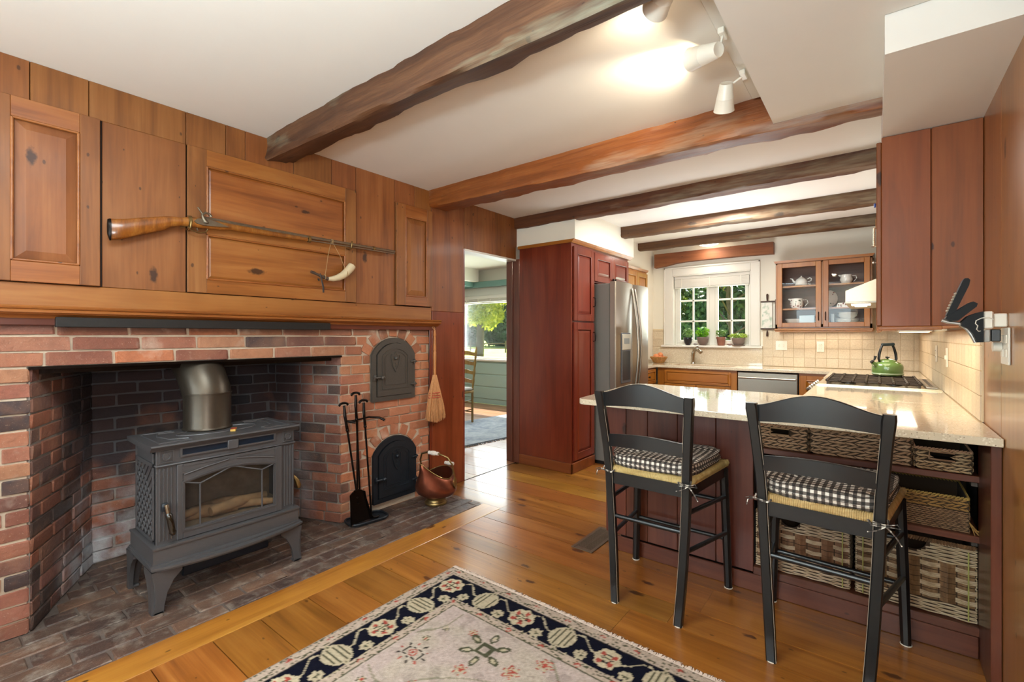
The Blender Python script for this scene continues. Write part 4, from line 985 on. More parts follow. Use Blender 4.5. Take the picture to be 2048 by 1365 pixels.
H = plain('horn_cream', 'c8b898', .35, coat=.3, bs=18, bump=.1, vary=.22); HD = plain('horn_dark', '4a3c34', .4, vary=.3)
HX = -2.79
pts = [(1.545, 1.667), (1.58, 1.655), (1.61, 1.645), (1.64, 1.638), (1.675, 1.641), (1.71, 1.652), (1.745, 1.670), (1.775, 1.695), (1.80, 1.722), (1.812, 1.738)]
m = M(); m.tube([(HX, a, b) for a, b in pts[3:]], [.012, .018, .0215, .024, .026, .027, .0265], 14); hb = m.build('horn_body', H, hn, 60, world=True)
m = M(); m.tube([(HX, a, b) for a, b in pts[:4]], [.0075, .0085, .0105, .0125], 12); m.tube([(HX, 1.525, 1.672), (HX, 1.548, 1.666)], [.009, .0095], 12); m.build('horn_tip', HD, hn, 60, world=True)
m = M(); m.ball((HX+.004, 1.822, 1.746), .006, 8); m.lathe([(.0265, -.002), (.0265, .004), (.002, .006)], (0, 0, 0), 14)
for i in range(len(m.v)-42, len(m.v)):
    v = Vector(m.v[i]); v = Matrix.Rotation(math.radians(-37), 3, 'X') @ Matrix.Identity(3) @ v; m.v[i] = (v.x+HX, v.y+1.8135, v.z+1.7395)
m.build('end_cap', H, hn, 60, world=True)
m = M()
m.tube([(HX+.004, 1.660, 1.880), (HX+.006, 1.64, 1.80), (HX+.006, 1.618, 1.66)], .0018, 5); m.tube([(HX+.004, 1.672, 1.878), (HX+.006, 1.72, 1.80), (HX+.006, 1.765, 1.705)], .0018, 5)
for dy in (0, .005, .010): m.tube([(HX+.013*math.cos(2*PI*k/12), 1.661+dy, 1.882+.0165*math.sin(2*PI*k/12)) for k in range(13)], .0016, 5)
for yy_, zz_ in ((1.618, 1.647), (1.765, 1.685)): m.tube([(HX+.022*math.cos(2*PI*k/12)*(.6 if yy_ < 1.7 else 1.2), yy_, zz_+.022*math.sin(2*PI*k/12)*(.7 if yy_ < 1.7 else 1.25)) for k in range(13)], .002, 5)
m.build('cord', plain('tan_cord', '9a7a52', .9), hn, 60, world=True)
m = M(); m.tube([(HX+.008, 1.582, 1.668), (HX+.014, 1.590, 1.62), (HX+.014, 1.600, 1.58), (HX+.012, 1.602, 1.545)], [.003, .005, .007, .006], 6, flat=.5); m.tube([(HX+.008, 1.575, 1.62), (HX+.010, 1.567, 1.632)], .005, 6); m.build('leather_tag', plain('dark_leather', '2e2420', .6), hn, 60, world=True)

# ------------------------------------------------------------------ cabinet helpers (front faces local -y)
def panel_door(par, x0, x1, z0, z1, y=0, st=.055, t=.02, mat=None, matx=None, nm='door', field=.010, knob=None, pull=None, pane=False, b=.022):
    mat = mat or W_CHERRY; matx = matx or mat
    m = M(); m.box(x0, x0+st, y-t, y, z0, z1, .003); m.box(x1-st, x1, y-t, y, z0, z1, .003)
    m.box(x0+st, x1-st, y-t+.0005, y, z0, z0+st, .002); m.box(x0+st, x1-st, y-t+.0005, y, z1-st, z1, .002)
    d = m.build(nm, mat, par)
    a0, a1, c0, c1 = x0+st, x1-st, z0+st, z1-st
    if pane:
        m = M(); m.box(a0, a1, y-.012, y-.009, c0, c1); m.build('pane', GLASS, d)
    else:
        yo = y-t+.013; yi = yo-field; bb = min(b, (a1-a0)*.3, (c1-c0)*.3)
        v = [(a0, yo, c0), (a1, yo, c0), (a1, yo, c1), (a0, yo, c1), (a0+bb, yi, c0+bb), (a1-bb, yi, c0+bb), (a1-bb, yi, c1-bb), (a0+bb, yi, c1-bb)]
        m = M(); m.add(v, [(0,1,5,4), (1,2,6,5), (2,3,7,6), (3,0,4,7), (4,5,6,7), (3,2,1,0)]); m.build('panel', mat, d)
        m = M(); 
        for p, q in (((a0, c0), (a1, c0)), ((a1, c0), (a1, c1)), ((a1, c1), (a0, c1)), ((a0, c1), (a0, c0))): m.tube([(p[0], y-t+.001, p[1]), (q[0], y-t+.001, q[1])], .0045, 6)
        m.build('bead', mat, d, 50)
    if knob:
        m = M(); kx, kz = knob; m.lathe([(.004, 0), (.004, -.012), (.0115, -.016), (.013, -.022), (.009, -.028), (.0001, -.029)], (kx, y-t, kz), 12, 0, 'y'); m.build('knob', WROUGHT, d, 50)
    if pull:
        px, pz, L = pull; m = M(); m.tube([(px, y-t, pz-L/2), (px, y-t-.022, pz-L/2+.006), (px, y-t-.026, pz), (px, y-t-.022, pz+L/2-.006), (px, y-t, pz+L/2)], .0045, 8); m.build('handle', WROUGHT, d, 50)
    return d

# ------------------------------------------------------------------ tall pantry and the cabinet over the refrigerator
pc = thing('pantry_cabinet', 'tall reddish mahogany pantry cabinet with raised panel doors beside the doorway', 'cabinet', (-2.50, 3.925, 0))
m = M(); m.box(-2.80, -2.21, 3.715, 4.135, .0, 2.145); m.build('carcass', W_MAHOG, pc, world=True)
m = M(); m.box(-2.80, -2.205, 3.706, 3.7155, .095, 2.13, .001); m.build('side_panel', W_MAHOG, pc, world=True)
m = M(); m.box(-2.80, -2.19, 3.695, 3.712, 0, .095, .004); m.box(-2.205, -2.19, 3.695, 4.135, 0, .095, .004); m.build('plinth', W_MAHOGX, pc, world=True)
m = M(); m.prism([(-2.81, 2.128), (-2.195, 2.128), (-2.180, 2.142), (-2.166, 2.158), (-2.81, 2.158)], 'y', 3.690, 4.136); m.build('cornice', W_CHERRYX, pc, world=True)
def door_px(par, X, ya, yb, z0, z1, **k):
    """a door facing +x whose parts are children of par (par unrotated)"""
    d = panel_door(par, 0, yb-ya, z0, z1, **k)
    l = par.location; mat = Matrix.Translation(Vector((X, ya, 0))-Vector((l.x, l.y, l.z))) @ Matrix.Rotation(PI/2, 4, 'Z')
    for o in [d]+list(d.children): o.data.transform(mat)
    return d
door_px(pc, -2.21, 3.735, 4.125, 1.41, 2.10, mat=W_MAHOG, st=.065, pull=(.365, 1.60, .09), b=.03)
door_px(pc, -2.21, 3.735, 4.125, .11, 1.395, mat=W_MAHOG, st=.065, pull=(.365, 1.26, .09), b=.03)
oc = thing('over_fridge_cabinet', 'small two-door cherry cabinet above the refrigerator', 'cabinet', (-2.50, 4.56, 1.80))
m = M(); m.box(-2.80, -2.225, 4.137, 4.98, 1.802, 2.145); m.build('carcass', W_MAHOG, oc, world=True)
door_px(oc, -2.225, 4.165, 4.562, 1.815, 2.10, mat=W_MAHOG, st=.06, knob=(.375, 1.86), b=.03)
door_px(oc, -2.225, 4.567, 4.965, 1.815, 2.10, mat=W_MAHOG, st=.06, knob=(.022, 1.86), b=.03)
m = M(); m.prism([(-2.81, 2.128), (-2.195, 2.128), (-2.180, 2.142), (-2.168, 2.158), (-2.81, 2.158)], 'y', 4.137, 5.0); m.build('cornice', W_CHERRYX, oc, world=True)
# ------------------------------------------------------------------ refrigerator
fr = thing('refrigerator', 'stainless side-by-side refrigerator with curved handles and ice dispenser', 'refrigerator', (-2.36, 4.585, 0))
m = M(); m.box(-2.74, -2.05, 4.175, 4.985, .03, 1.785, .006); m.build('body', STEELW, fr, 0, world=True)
m = M(); m.box(-2.70, -2.06, 4.19, 4.97, 0, .03); m.build('toe_grille', RUBBER, fr, world=True)
def fdoor(ya, yb):
    A = [(-2.045, ya), (-1.995, ya)]; n = 8
    for k in range(n+1):
        t_ = k/n; A.append((-1.985+.022*math.sin(PI*t_)**.7, ya+.006+(yb-ya-.012)*t_))
    A += [(-1.995, yb), (-2.045, yb)]; m = M(); m.prism(A, 'z', .06, 1.80); return m.build('door', STEEL, fr, 30, world=True)
d1 = fdoor(4.172, 4.553); d2 = fdoor(4.560, 4.988)
for dd_, y in ((d1, 4.522), (d2, 4.592)):
    m = M(); pts = [(-1.972, y, .52)]+[(-1.965+.062*math.sin(PI*k/14), y, .56+1.16*k/14) for k in range(15)]+[(-1.972, y, 1.75)]; m.tube(pts, .0135, 10)
    l = fr.location; m.v = [(a-l.x, b-l.y, c-l.z) for a, b, c in m.v]; m.build('handle', STEEL, dd_, 60)
m = M(); m.box(-1.972, -1.960, 4.255, 4.462, .80, 1.30, .004); m.v = [(a-l.x, b-l.y, c) for a, b, c in m.v]; dp = m.build('dispenser', plain('dispenser_grey', '5a5a5c', .35, .5), d1)
m = M(); m.box(-1.963, -1.956, 4.262, 4.455, 1.13, 1.285, .003); m.v = [(a-l.x, b-l.y, c) for a, b, c in m.v]; m.build('dispenser_panel', plain('dispenser_panel', 'b0a898', .35, .5), d1)
m = M(); m.box(-1.9565, -1.9545, 4.30, 4.42, 1.19, 1.245); m.v = [(a-l.x, b-l.y, c) for a, b, c in m.v]; m.build('dispenser_display', plain('display_grey', '6a6a66', .3), d1)
m = M(); m.box(-1.962, -1.9585, 4.275, 4.445, .83, 1.12, .002); m.v = [(a-l.x, b-l.y, c) for a, b, c in m.v]; m.build('dispenser_recess', plain('dispenser_recess', '2c2c2e', .3, .3), d1)
# ------------------------------------------------------------------ left run: drawers and small oak wall cabinet
dc = thing('drawer_base_cabinet', 'narrow cherry base cabinet with drawers right of the refrigerator', 'cabinet', (-2.24, 5.30, 0))
m = M(); m.box(KX+.002, -2.13, 5.02, 5.585, .09, .885); m.box(KX+.002, -2.17, 5.02, 5.585, 0, .09); m.build('carcass', W_CHERRY, dc, world=True)
for z0, z1 in ((.70, .865), (.50, .685), (.12, .485)):
    door_px(dc, -2.13, 5.05, 5.55, z0, z1, mat=W_CHERRY, matx=W_CHERRY, st=.03, nm='drawer', knob=(.25, (z0+z1)/2), b=.012)
uc = thing('oak_wall_cabinet', 'honey oak wall cabinet partly hidden behind the refrigerator top', 'cabinet', (-2.33, 5.42, 1.40))
m = M(); m.box(KX+.001, -2.31, 5.06, 5.75, 1.42, 2.075, .003); m.build('carcass', W_OAK, uc, world=True)
m = M(); m.prism([(KX+.001, 2.075), (-2.30, 2.075), (-2.285, 2.10), (KX+.001, 2.10)], 'y', 5.055, 5.757); m.build('cornice', W_OAK, uc, world=True)
door_px(uc, -2.31, 5.08, 5.405, 1.44, 2.05, mat=W_OAK, st=.05); door_px(uc, -2.31, 5.412, 5.735, 1.44, 2.05, mat=W_OAK, st=.05)

# ------------------------------------------------------------------ back run
QZ = N('quartz'); v = QZ.coord('Object', (1,1,1)); vo = QZ.n('TexVoronoi'); QZ.l(v, vo.inputs['Vector']); vo.inputs['Scale'].default_value = 190
sp = QZ.n('SeparateColor'); QZ.l(vo.outputs['Color'], sp.inputs[0])
spk = QZ.math('MULTIPLY', QZ.math('GREATER_THAN', sp.outputs[0], .86), QZ.math('LESS_THAN', vo.outputs['Distance'], .35))
c = QZ.mix(QZ.noise(v, 30, 4, .7), srgb('c4b498'), srgb('d8cab2'))
c = QZ.mix(QZ.math('MULTIPLY', spk, .75), c, srgb('6a5646'))
spk2 = QZ.math('MULTIPLY', QZ.math('LESS_THAN', sp.outputs[1], .08), .5); c = QZ.mix(spk2, c, srgb('f2ead8'))
QZ.l(c, QZ.b.inputs['Base Color']); QZ.set(Roughness=.09); QZ.b.inputs['Coat Weight'].default_value = .4; QZ.b.inputs['Coat Roughness'].default_value = .03; QUARTZ = QZ.mat
sc_ = thing('sink_base_cabinet', 'cherry sink base cabinet with a wide false drawer front under the window', 'cabinet', (-1.68, 5.90, 0))
m = M(); m.box(-2.11, -1.216, 5.605, 6.13, .09, .885); m.box(-2.11, -1.216, 5.66, 6.13, 0, .09); m.build('carcass', W_CHERRY, sc_, world=True)
def door_my(par, Y, xa, xb, z0, z1, **k):
    d = panel_door(par, xa, xb, z0, z1, **k); l = par.location; mt = Matrix.Translation(Vector((-l.x, Y-l.y, -l.z)))
    for o in [d]+list(d.children): o.data.transform(mt)
    return d
door_my(sc_, 5.605, -2.02, -1.275, .705, .860, mat=W_CHERRYX, st=.022, nm='drawer_front', b=.012)
door_my(sc_, 5.605, -2.02, -1.652, .12, .695, mat=W_CHERRY, st=.055, knob=(-1.68, .64)); door_my(sc_, 5.605, -1.646, -1.275, .12, .695, mat=W_CHERRY, st=.055, knob=(-1.62, .64))
dw = thing('dishwasher', 'stainless dishwasher with a bar handle under the back counter', 'dishwasher', (-.92, 5.88, 0))
m = M(); m.box(-1.21, -.63, 5.63, 6.13, .02, .875, .003); m.build('body', RUBBER, dw, world=True)
m = M(); m.box(-1.205, -.636, 5.59, 5.628, .10, .872, .006); m.build('door', STEEL, dw, world=True)
m = M(); m.tube([(-1.175, 5.588, .815), (-1.175, 5.552, .815)], .007, 8); m.tube([(-.665, 5.588, .815), (-.665, 5.552, .815)], .007, 8); m.tube([(-1.19, 5.55, .815), (-.65, 5.55, .815)], .011, 10); m.build('handle', STEEL, dw, 60, world=True)
cc = thing('corner_base_cabinet', 'cherry corner base cabinet between the dishwasher and the range', 'cabinet', (-.13, 5.5, 0))
m = M(); m.box(-.625, .345, 5.605, 6.13, .0, .885); m.box(-.325, .345, 4.80, 5.604, 0, .885); m.build('carcass', W_CHERRY, cc, world=True)
door_my(cc, 5.605, -.61, -.36, .10, .86, mat=W_CHERRY, st=.05)
rc = thing('right_base_cabinet', 'base cabinet between the range and the peninsula under the beige counter', 'cabinet', (.0, 3.6, 0))
m = M(); m.box(-.325, .345, 3.26, 3.995, 0, .885); m.build('carcass', W_CHERRY, rc, world=True)
# worktop: one continuous quartz slab in pieces
ct = thing('kitchen_worktop', 'continuous speckled beige quartz worktop with rounded peninsula corner', 'worktop', (-.4, 3.6, .885))
def slab(poly, nm='slab', z0=.885, z1=.915):
    m = M(); m.prism(poly, 'z', z0, z1)
    o = m.build(nm, QUARTZ, ct, 0, world=True)
    bv = o.modifiers.new('bevel', 'BEVEL'); bv.width = .003; bv.segments = 2; bv.limit_method = 'ANGLE'; return o
r = .055; cor = [(-1.337-.0+r-r*math.cos(a), 2.298+r-r*math.sin(a)) for a in [PI/2*k/8 for k in range(9)]]
slab([(-.345, 3.255), (-1.345, 3.335), (-1.40, 3.30), (-1.425, 3.24)]+cor[0:1]+cor[1:]+[(.346, 2.298), (.346, 3.255)])
slab([(-.345, 3.2552), (.346, 3.2552), (.346, 4.015), (-.345, 4.015)])
slab([(-.355, 4.79), (.346, 4.79), (.346, 6.148), (-.355, 6.148)])
# back run with the sink cut out
for a, b, y0, y1 in ((-2.38, -1.98, 5.575, 6.148), (-1.28, -.3552, 5.575, 6.148), (-1.98, -1.28, 5.575, 5.66), (-1.98, -1.28, 6.02, 6.148)): slab([(a, y0), (b, y0), (b, y1), (a, y1)])
slab([(-2.38, 5.02), (-2.105, 5.02), (-2.105, 5.5748), (-2.38, 5.5748)])
m = M(); m.box(-2.30, -1.05, 6.128, 6.147, .9152, 1.118, .002); m.build('upstand', QUARTZ, ct, world=True)
sk_ = thing('sink', 'undermount sink bowl set in the back counter under the window', 'sink', (-1.63, 5.84, .72))
m = M(); SX0, SX1, SY0, SY1 = -1.99, -1.27, 5.65, 6.03
m.box(SX0, SX1, SY0, SY1, .72, .73); m.box(SX0, SX0+.009, SY0, SY1, .73, .884); m.box(SX1-.009, SX1, SY0, SY1, .73, .884); m.box(SX0, SX1, SY0, SY0+.009, .73, .884); m.box(SX0, SX1, SY1-.009, SY1, .73, .884)
m.build('basin', plain('sink_enamel', 'd8d0c0', .3), sk_, world=True)
fc = thing('faucet', 'brushed nickel pull-out faucet at the kitchen sink', 'faucet', (-1.83, 6.07, .916))
m = M(); m.lathe([(.028, .916), (.028, .922), (.020, .93), (.019, 1.04), (.022, 1.05), (.018, 1.07)], (-1.83, 6.075, 0), 16); m.build('base', CHROME, fc, 50, world=True)
m = M(); m.tube([(-1.825, 6.07, .94), (-1.81, 6.04, 1.03), (-1.785, 5.99, 1.085), (-1.75, 5.95, 1.105), (-1.715, 5.93, 1.095)], [.016, .015, .015, .017, .021], 12); m.tube([(-1.735, 5.94, 1.100), (-1.70, 5.92, 1.080), (-1.685, 5.91, 1.065)], [.018, .024, .022], 12); m.build('spout', CHROME, fc, 60, world=True)
m = M(); m.tube([(-1.83, 6.075, 1.065), (-1.825, 6.07, 1.10), (-1.78, 6.05, 1.13), (-1.755, 6.04, 1.14)], [.012, .009, .008, .006], 8); m.build('lever', CHROME, fc, 60, world=True)
# fruit basket
WK = wood('wicker_straw', 'a07038', 'c8985a', 'e0b87a', 'z', rough=.7, knots=0, cross=30, lng=10, var=.03)
fb_ = thing('fruit_basket', 'small flared straw basket of peaches on the back counter by the refrigerator', 'basket', (-2.235, 5.97, .917))
m = M(); m.lathe([(.001, .0), (.055, .0), (.058, .004), (.105, .075), (.109, .078), (.106, .081), (.098, .074), (.052, .008), (.001, .008)], n=28); m.build('bowl', WK, fb_, 50)
m = M()
for k in range(28):
    a = 2*PI*k/28; m.tube([(.060*math.cos(a), .060*math.sin(a), .004), (.110*math.cos(a), .110*math.sin(a), .079)], .004, 5)
m.build('straw_ribs', WK, fb_, 50, kind='stuff')
PEACH = plain('peach_skin', 'd08050', .6, bs=12, vary=.35)
pm = M().ball((0, 0, 0), .037, 16).mesh('peach', PEACH, 60); first = True
for k, (x, y, z) in enumerate(((-.045, -.03, .052), (.035, -.035, .052), (.04, .045, .052), (-.035, .045, .052), (.02, 0, .098), (.0, -.045, .088+.02))):
    if k == 5: x, y, z = -.01, -.062, .082
    o = bpy.data.objects.new('peach', pm); COL.objects.link(o); o.location = (-2.235+x, 5.97+y, .92+z); o.rotation_euler = (k, k*2, 0)
    tag(o, ('peach at the back left', 'peach at the front', 'peach at the back right', 'peach at the far back', 'topmost peach', 'peach at the left edge')[k]+' of the straw basket on the back counter', 'fruit', 'peaches in the basket')

# ------------------------------------------------------------------ tile backsplash
TILE = N('tile'); c = TILE.ramp(TILE.noise(TILE.coord('Object', (1,1,1), rnd=True), 9, 4), [(.3, 'c4b094'), (.7, 'd8c8ac')]); oi = TILE.n('ObjectInfo'); hs = TILE.n('HueSaturation'); TILE.l(TILE.math('MULTIPLY_ADD', oi.outputs['Random'], .14, .93), hs.inputs['Value']); TILE.l(c, hs.inputs['Color']); TILE.l(hs.outputs[0], TILE.b.inputs['Base Color']); TILE.set(Roughness=.42)
GROUT = plain('grout', 'd8c4a0', .9)
def tilemesh(): 
    m = M(); m.box(-.5, .5, -.5, .5, -.5, .5, .02); return m.mesh('tile', TILE.mat)
TM = tilemesh(); bs_ = struct('backsplash')
m = M(); m.box(-1.05, .345, 6.141, 6.149, .916, 1.345); m.box(-2.38, -2.235, 6.141, 6.149, .916, 1.36); m.build('grout', GROUT, bs_)
m = M(); m.box(.341, .3475, 2.69, 6.14, .916, 1.30); m.build('grout', GROUT, bs_)
TS = .1035
z = .9185; r_ = 0
while z < 1.34:
    h = min(TS, 1.345-z); x = -1.047
    while x < .34:
        wd_ = min(TS, .338-x)
        if wd_ > .02: inst('tile', TM, bs_, (x+wd_/2, 6.138, z+h/2), (0, 0, 0), (wd_-.003, .006, h-.003))
        x += TS
    for x in (-2.378, ): inst('tile', TM, bs_, (x+.07, 6.138, z+h/2), (0, 0, 0), (.137, .006, h-.003))
    z += TS
z = .9185
while z < 1.29:
    h = min(TS, 1.295-z); y = 2.692
    while y < 6.13:
        wd_ = min(TS, 6.13-y)
        if wd_ > .02: inst('tile', TM, bs_, (.339, y+wd_/2, z+h/2), (0, 0, PI/2), (wd_-.003, .005, h-.003))
        y += TS
    z += TS
def plate(name, lab, loc, rz, w_=.07, h_=.115, kind='outlet', n=1, parts=True):
    t = thing(name, lab, 'outlet' if kind == 'outlet' else 'switch', loc, rz)
    m = M(); m.box(-w_/2, w_/2, -.006, 0, -h_/2, h_/2, .002); m.build('cover', WHITE_PL, t)
    m = M()
    for i in range(n):
        cx_ = (i-(n-1)/2)*.046
        if kind == 'outlet':
            for s_ in (-1, 1): m.box(cx_-.017, cx_+.017, -.0085, -.005, s_*.022-.014, s_*.022+.014, .002)
        else: m.box(cx_-.006, cx_+.006, -.014, -.005, -.012, .012, .002)
    f = m.build('socket' if kind == 'outlet' else 'toggle', WHITE_PL, t)
    if kind == 'outlet':
        m = M()
        for s_ in (-1, 1):
            for q in (-.006, .006): m.box(q-.001, q+.001, -.0092, -.008, s_*.022-.005, s_*.022+.005)
        m.build('slot', RUBBER, f)
    return t
plate('wall_switch', 'white double switch plate on the tiles right of the kitchen window', (-.858, 6.134, 1.158), 0, .115, .105, 'switch', 2)
plate('wall_outlet', 'white outlet on the tiles under the glass-fronted cabinet', (-.482, 6.134, 1.15), 0)
plate('wall_outlet', 'white outlet plate on the tiled right wall, farther from the camera than the switch', (.336, 4.40, 1.145), -PI/2)
plate('wall_switch', 'white switch plate on the tiled right wall nearer the peninsula', (.336, 3.79, 1.14), -PI/2, .07, .115, 'switch')

# ------------------------------------------------------------------ kitchen window
kw = struct('window_1')
def ring_boxes(m, x0, x1, z0, z1, wdt, y0, y1, c=.003):
    m.box(x0, x0+wdt, y0, y1, z0, z1, c); m.box(x1-wdt, x1, y0, y1, z0, z1, c); m.box(x0+wdt, x1-wdt, y0, y1, z0, z0+wdt, c); m.box(x0+wdt, x1-wdt, y0, y1, z1-wdt, z1, c)
m = M(); m.box(-2.224, -2.11, 6.128, 6.15, 1.15, 2.165, .004); m.box(-1.178, -1.077, 6.128, 6.15, 1.15, 2.165, .004); m.box(-2.11, -1.178, 6.128, 6.15, 2.055, 2.165, .004)
m.box(-2.224, -2.205, 6.118, 6.13, 1.15, 2.165, .003); m.box(-1.096, -1.077, 6.118, 6.13, 1.15, 2.165, .003); m.box(-2.224, -1.077, 6.118, 6.13, 2.145, 2.165, .003)
m.build('window_casing', WHITE, kw)
m = M(); m.box(-2.25, -1.05, 6.085, 6.24, 1.122, 1.148, .004); m.build('window_sill', WHITE, kw)
m = M(); m.box(-2.11, -2.10, 6.13, 6.26, 1.148, 2.055); m.box(-1.188, -1.178, 6.13, 6.26, 1.148, 2.055); m.box(-2.11, -1.178, 6.13, 6.26, 2.045, 2.055)
ring_boxes(m, -2.10, -1.188, 1.148, 2.045, .028, 6.21, 6.26); m.box(-1.665, -1.60, 6.20, 6.26, 1.15, 2.045, .003)
m.build('window_frame', WHITE, kw)
for x0, x1 in ((-2.072, -1.665), (-1.60, -1.216)):
    m = M(); ring_boxes(m, x0, x1, 1.176, 2.02, .038, 6.205, 6.235, .003); s_ = m.build('casement', WHITE, kw)
    m = M(); xm = (x0+x1)/2; m.box(xm-.010, xm+.010, 6.208, 6.232, 1.21, 1.985, .003)
    for z in (1.458, 1.725): m.box(x0+.035, x1-.035, 6.208, 6.232, z-.010, z+.010, .003)
    m.build('glazing_bar', WHITE, s_)
    xs_ = (x0+.038, xm-.010, xm+.010, x1-.038); zs = (1.214, 1.448, 1.468, 1.715, 1.735, 1.982)
    for a in (0, 2):
        for b in (0, 2, 4):
            m = M(); m.box(xs_[a], xs_[a+1], 6.218, 6.222, zs[b], zs[b+1]); m.build('pane', GLASS, s_)
bl = thing('window_blind', 'white horizontal blind drawn up at the top of the kitchen window', 'blind', (-1.64, 6.17, 1.89))
m = M(); m.box(-2.095, -1.193, 6.15, 6.19, 2.005, 2.043, .003); m.build('headrail', WHITE, bl, world=True)
for k in range(14):
    z = 1.902+k*.0072; m = M(); m.box(-2.09, -1.198, 6.148, 6.192, z, z+.0064, .0015); m.build('slat', WHITE, bl, world=True)
m = M(); m.box(-2.09, -1.198, 6.15, 6.19, 1.886, 1.899, .003); m.build('bottom_rail', WHITE, bl, world=True)
m = M()
for x in (-2.0, -1.65, -1.29): m.box(x-.004, x+.004, 6.1455, 6.1475, 1.89, 2.01)
m.build('ladder_tape', WHITE_PL, bl, world=True)

# potted herbs
def pot(lab, x, y, r, h, mat, bowl, leafm, spread, hgt, n, ls, seed, stems=10, plate_=False):
    t = thing('potted_herb', lab, 'potted plant', (x, y, 1.149), group=None); rs3 = np.random.RandomState(seed)
    m = M()
    if bowl: pr_ = [(r*.55, 0), (r*.60, .004), (r*.88, h*.35), (r*1.0, h*.75), (r*1.02, h*.80), (r*1.06, h*.82), (r*1.06, h), (r*.97, h), (r*.93, h*.84), (.001, h*.82)]
    else: pr_ = [(r*.72, 0), (r*.74, .003), (r*.92, h*.72), (r*1.02, h*.74), (r*1.04, h), (r*.94, h), (r*.90, h*.86), (.001, h*.85)]
    m.lathe(pr_, n=24); m.build('pot', mat, t, 45)
    if plate_: m = M(); m.lathe([(.001, -.0005), (r*.95, -.0005), (r*1.05, .010), (r*.98, .010), (r*.9, .003)], n=24); m.build('saucer', mat, t, 45)
    m = M(); m.lathe([(.001, h*.9), (r*.9, h*.88), (r*.9, h*.84)], n=16); m.build('soil', plain('soil', '2a1c12', .95), t)
    m = M()
    for k in range(stems):
        a = 2*PI*k/stems+rs3.uniform(-.3, .3); q = rs3.uniform(.3, 1)
        m.tube([(r*.3*math.cos(a), r*.3*math.sin(a), h*.85), (spread*.6*q*math.cos(a), spread*.6*q*math.sin(a), h+hgt*.55), (spread*q*math.cos(a), spread*.8*q*math.sin(a), h+hgt*(.9-.3*q))], .0016, 4)
    m.build('stem', leafm, t)
    m = M(); leaves(m, (0, 0, h+hgt*.5), (spread, spread*.8, hgt*.5), n, ls, rs=rs3)
    m.v = [(a, b, max(c_, h*.9)) for a, b, c_ in m.v]
    o = bpy.data.objects.new('leaves', m.mesh('leaves', leafm, recalc=False)); COL.objects.link(o); o.parent = t; o['kind'] = 'stuff'
BASIL = leafmat('basil_leaf', '3c7a12', '9ed03a', .45); HERB = leafmat('herb_leaf', '3c5a24', '7a9a4a', .3); OREG = leafmat('oregano_leaf', '5a7a22', 'b8c858', .4)
pot('wispy green herb in a dark ribbed pot, leftmost on the window sill', -1.91, 6.125, .052, .10, plain('pot_black', '1e1e22', .3), True, HERB, .075, .12, 130, .012, 1)
pot('bushy bright basil in a grey-brown bowl pot on the kitchen window sill', -1.725, 6.125, .068, .105, plain('pot_mauve', '75645c', .5), True, BASIL, .085, .13, 170, .022, 2)
pot('trailing herb in a tapered terracotta pot on the window sill, right of the basil', -1.508, 6.125, .055, .108, plain('pot_terracotta', '8a5a48', .5, bs=14, vary=.4), False, HERB, .08, .09, 150, .012, 3)
pot('low spreading yellow green herb in a grey bowl pot, rightmost on the window sill', -1.312, 6.125, .072, .095, plain('pot_grey', '7a6a62', .5), True, OREG, .115, .055, 210, .014, 4, plate_=True)
st_ = M(); st_.ball((-1.82, 6.14, 1.163), .018, 12, 0, 1.6, 1, .8)
tag(st_.build('pebble', plain('pebble', '8a8078', .7), None, 60), 'small grey stone on the sill between the dark pot and the basil', 'stone')
st_ = M(); st_.ball((-1.415, 6.14, 1.164), .018, 12, 0, 2.0, 1, .85)
tag(st_.build('pebble', plain('pebble_brown', '7a6258', .7), None, 60), 'flat brownish stone on the sill between the two right-hand pots', 'stone')

# wall scroll
ws = thing('wall_scroll', 'narrow cream cloth scroll on dark wooden rods beside the glass cabinet', 'wall hanging', (-1.003, 6.125, 1.31))
CL = N('scroll_cloth'); CL.l(CL.ramp(CL.noise(CL.coord('Object'), 16, 2), [(.50, 'e6e4da'), (.62, 'b8c6b4'), (.72, '8ea494')]), CL.b.inputs['Base Color']); CL.set(Roughness=.9)
m = M(); m.box(-1.055, -.950, 6.118, 6.122, 1.355, 1.665); m.build('cloth', CL.mat, ws, world=True)
DW = plain('dark_turned_wood', '3e2416', .4, vary=.2)
m = M(); m.tube([(-1.068, 6.115, 1.668), (-.900, 6.115, 1.668)], .009, 8); m.tube([(-1.068, 6.115, 1.350), (-.900, 6.115, 1.350)], .009, 8); m.box(-.918, -.900, 6.10, 6.146, 1.34, 1.69, .003); m.build('rod', DW, ws, 50, world=True)
m = M(); m.tube([(-1.0, 6.115, 1.67), (-1.0, 6.115, 1.70), (-1.0, 6.115, 1.745), (-1.0, 6.115, 1.76)], [.005, .010, .013, .006], 8); m.tube([(-1.0, 6.115, 1.335), (-1.0, 6.115, 1.315), (-1.0, 6.115, 1.28), (-1.0, 6.115, 1.262)], [.004, .009, .013, .011], 8); m.build('finial', DW, ws, 60, world=True)

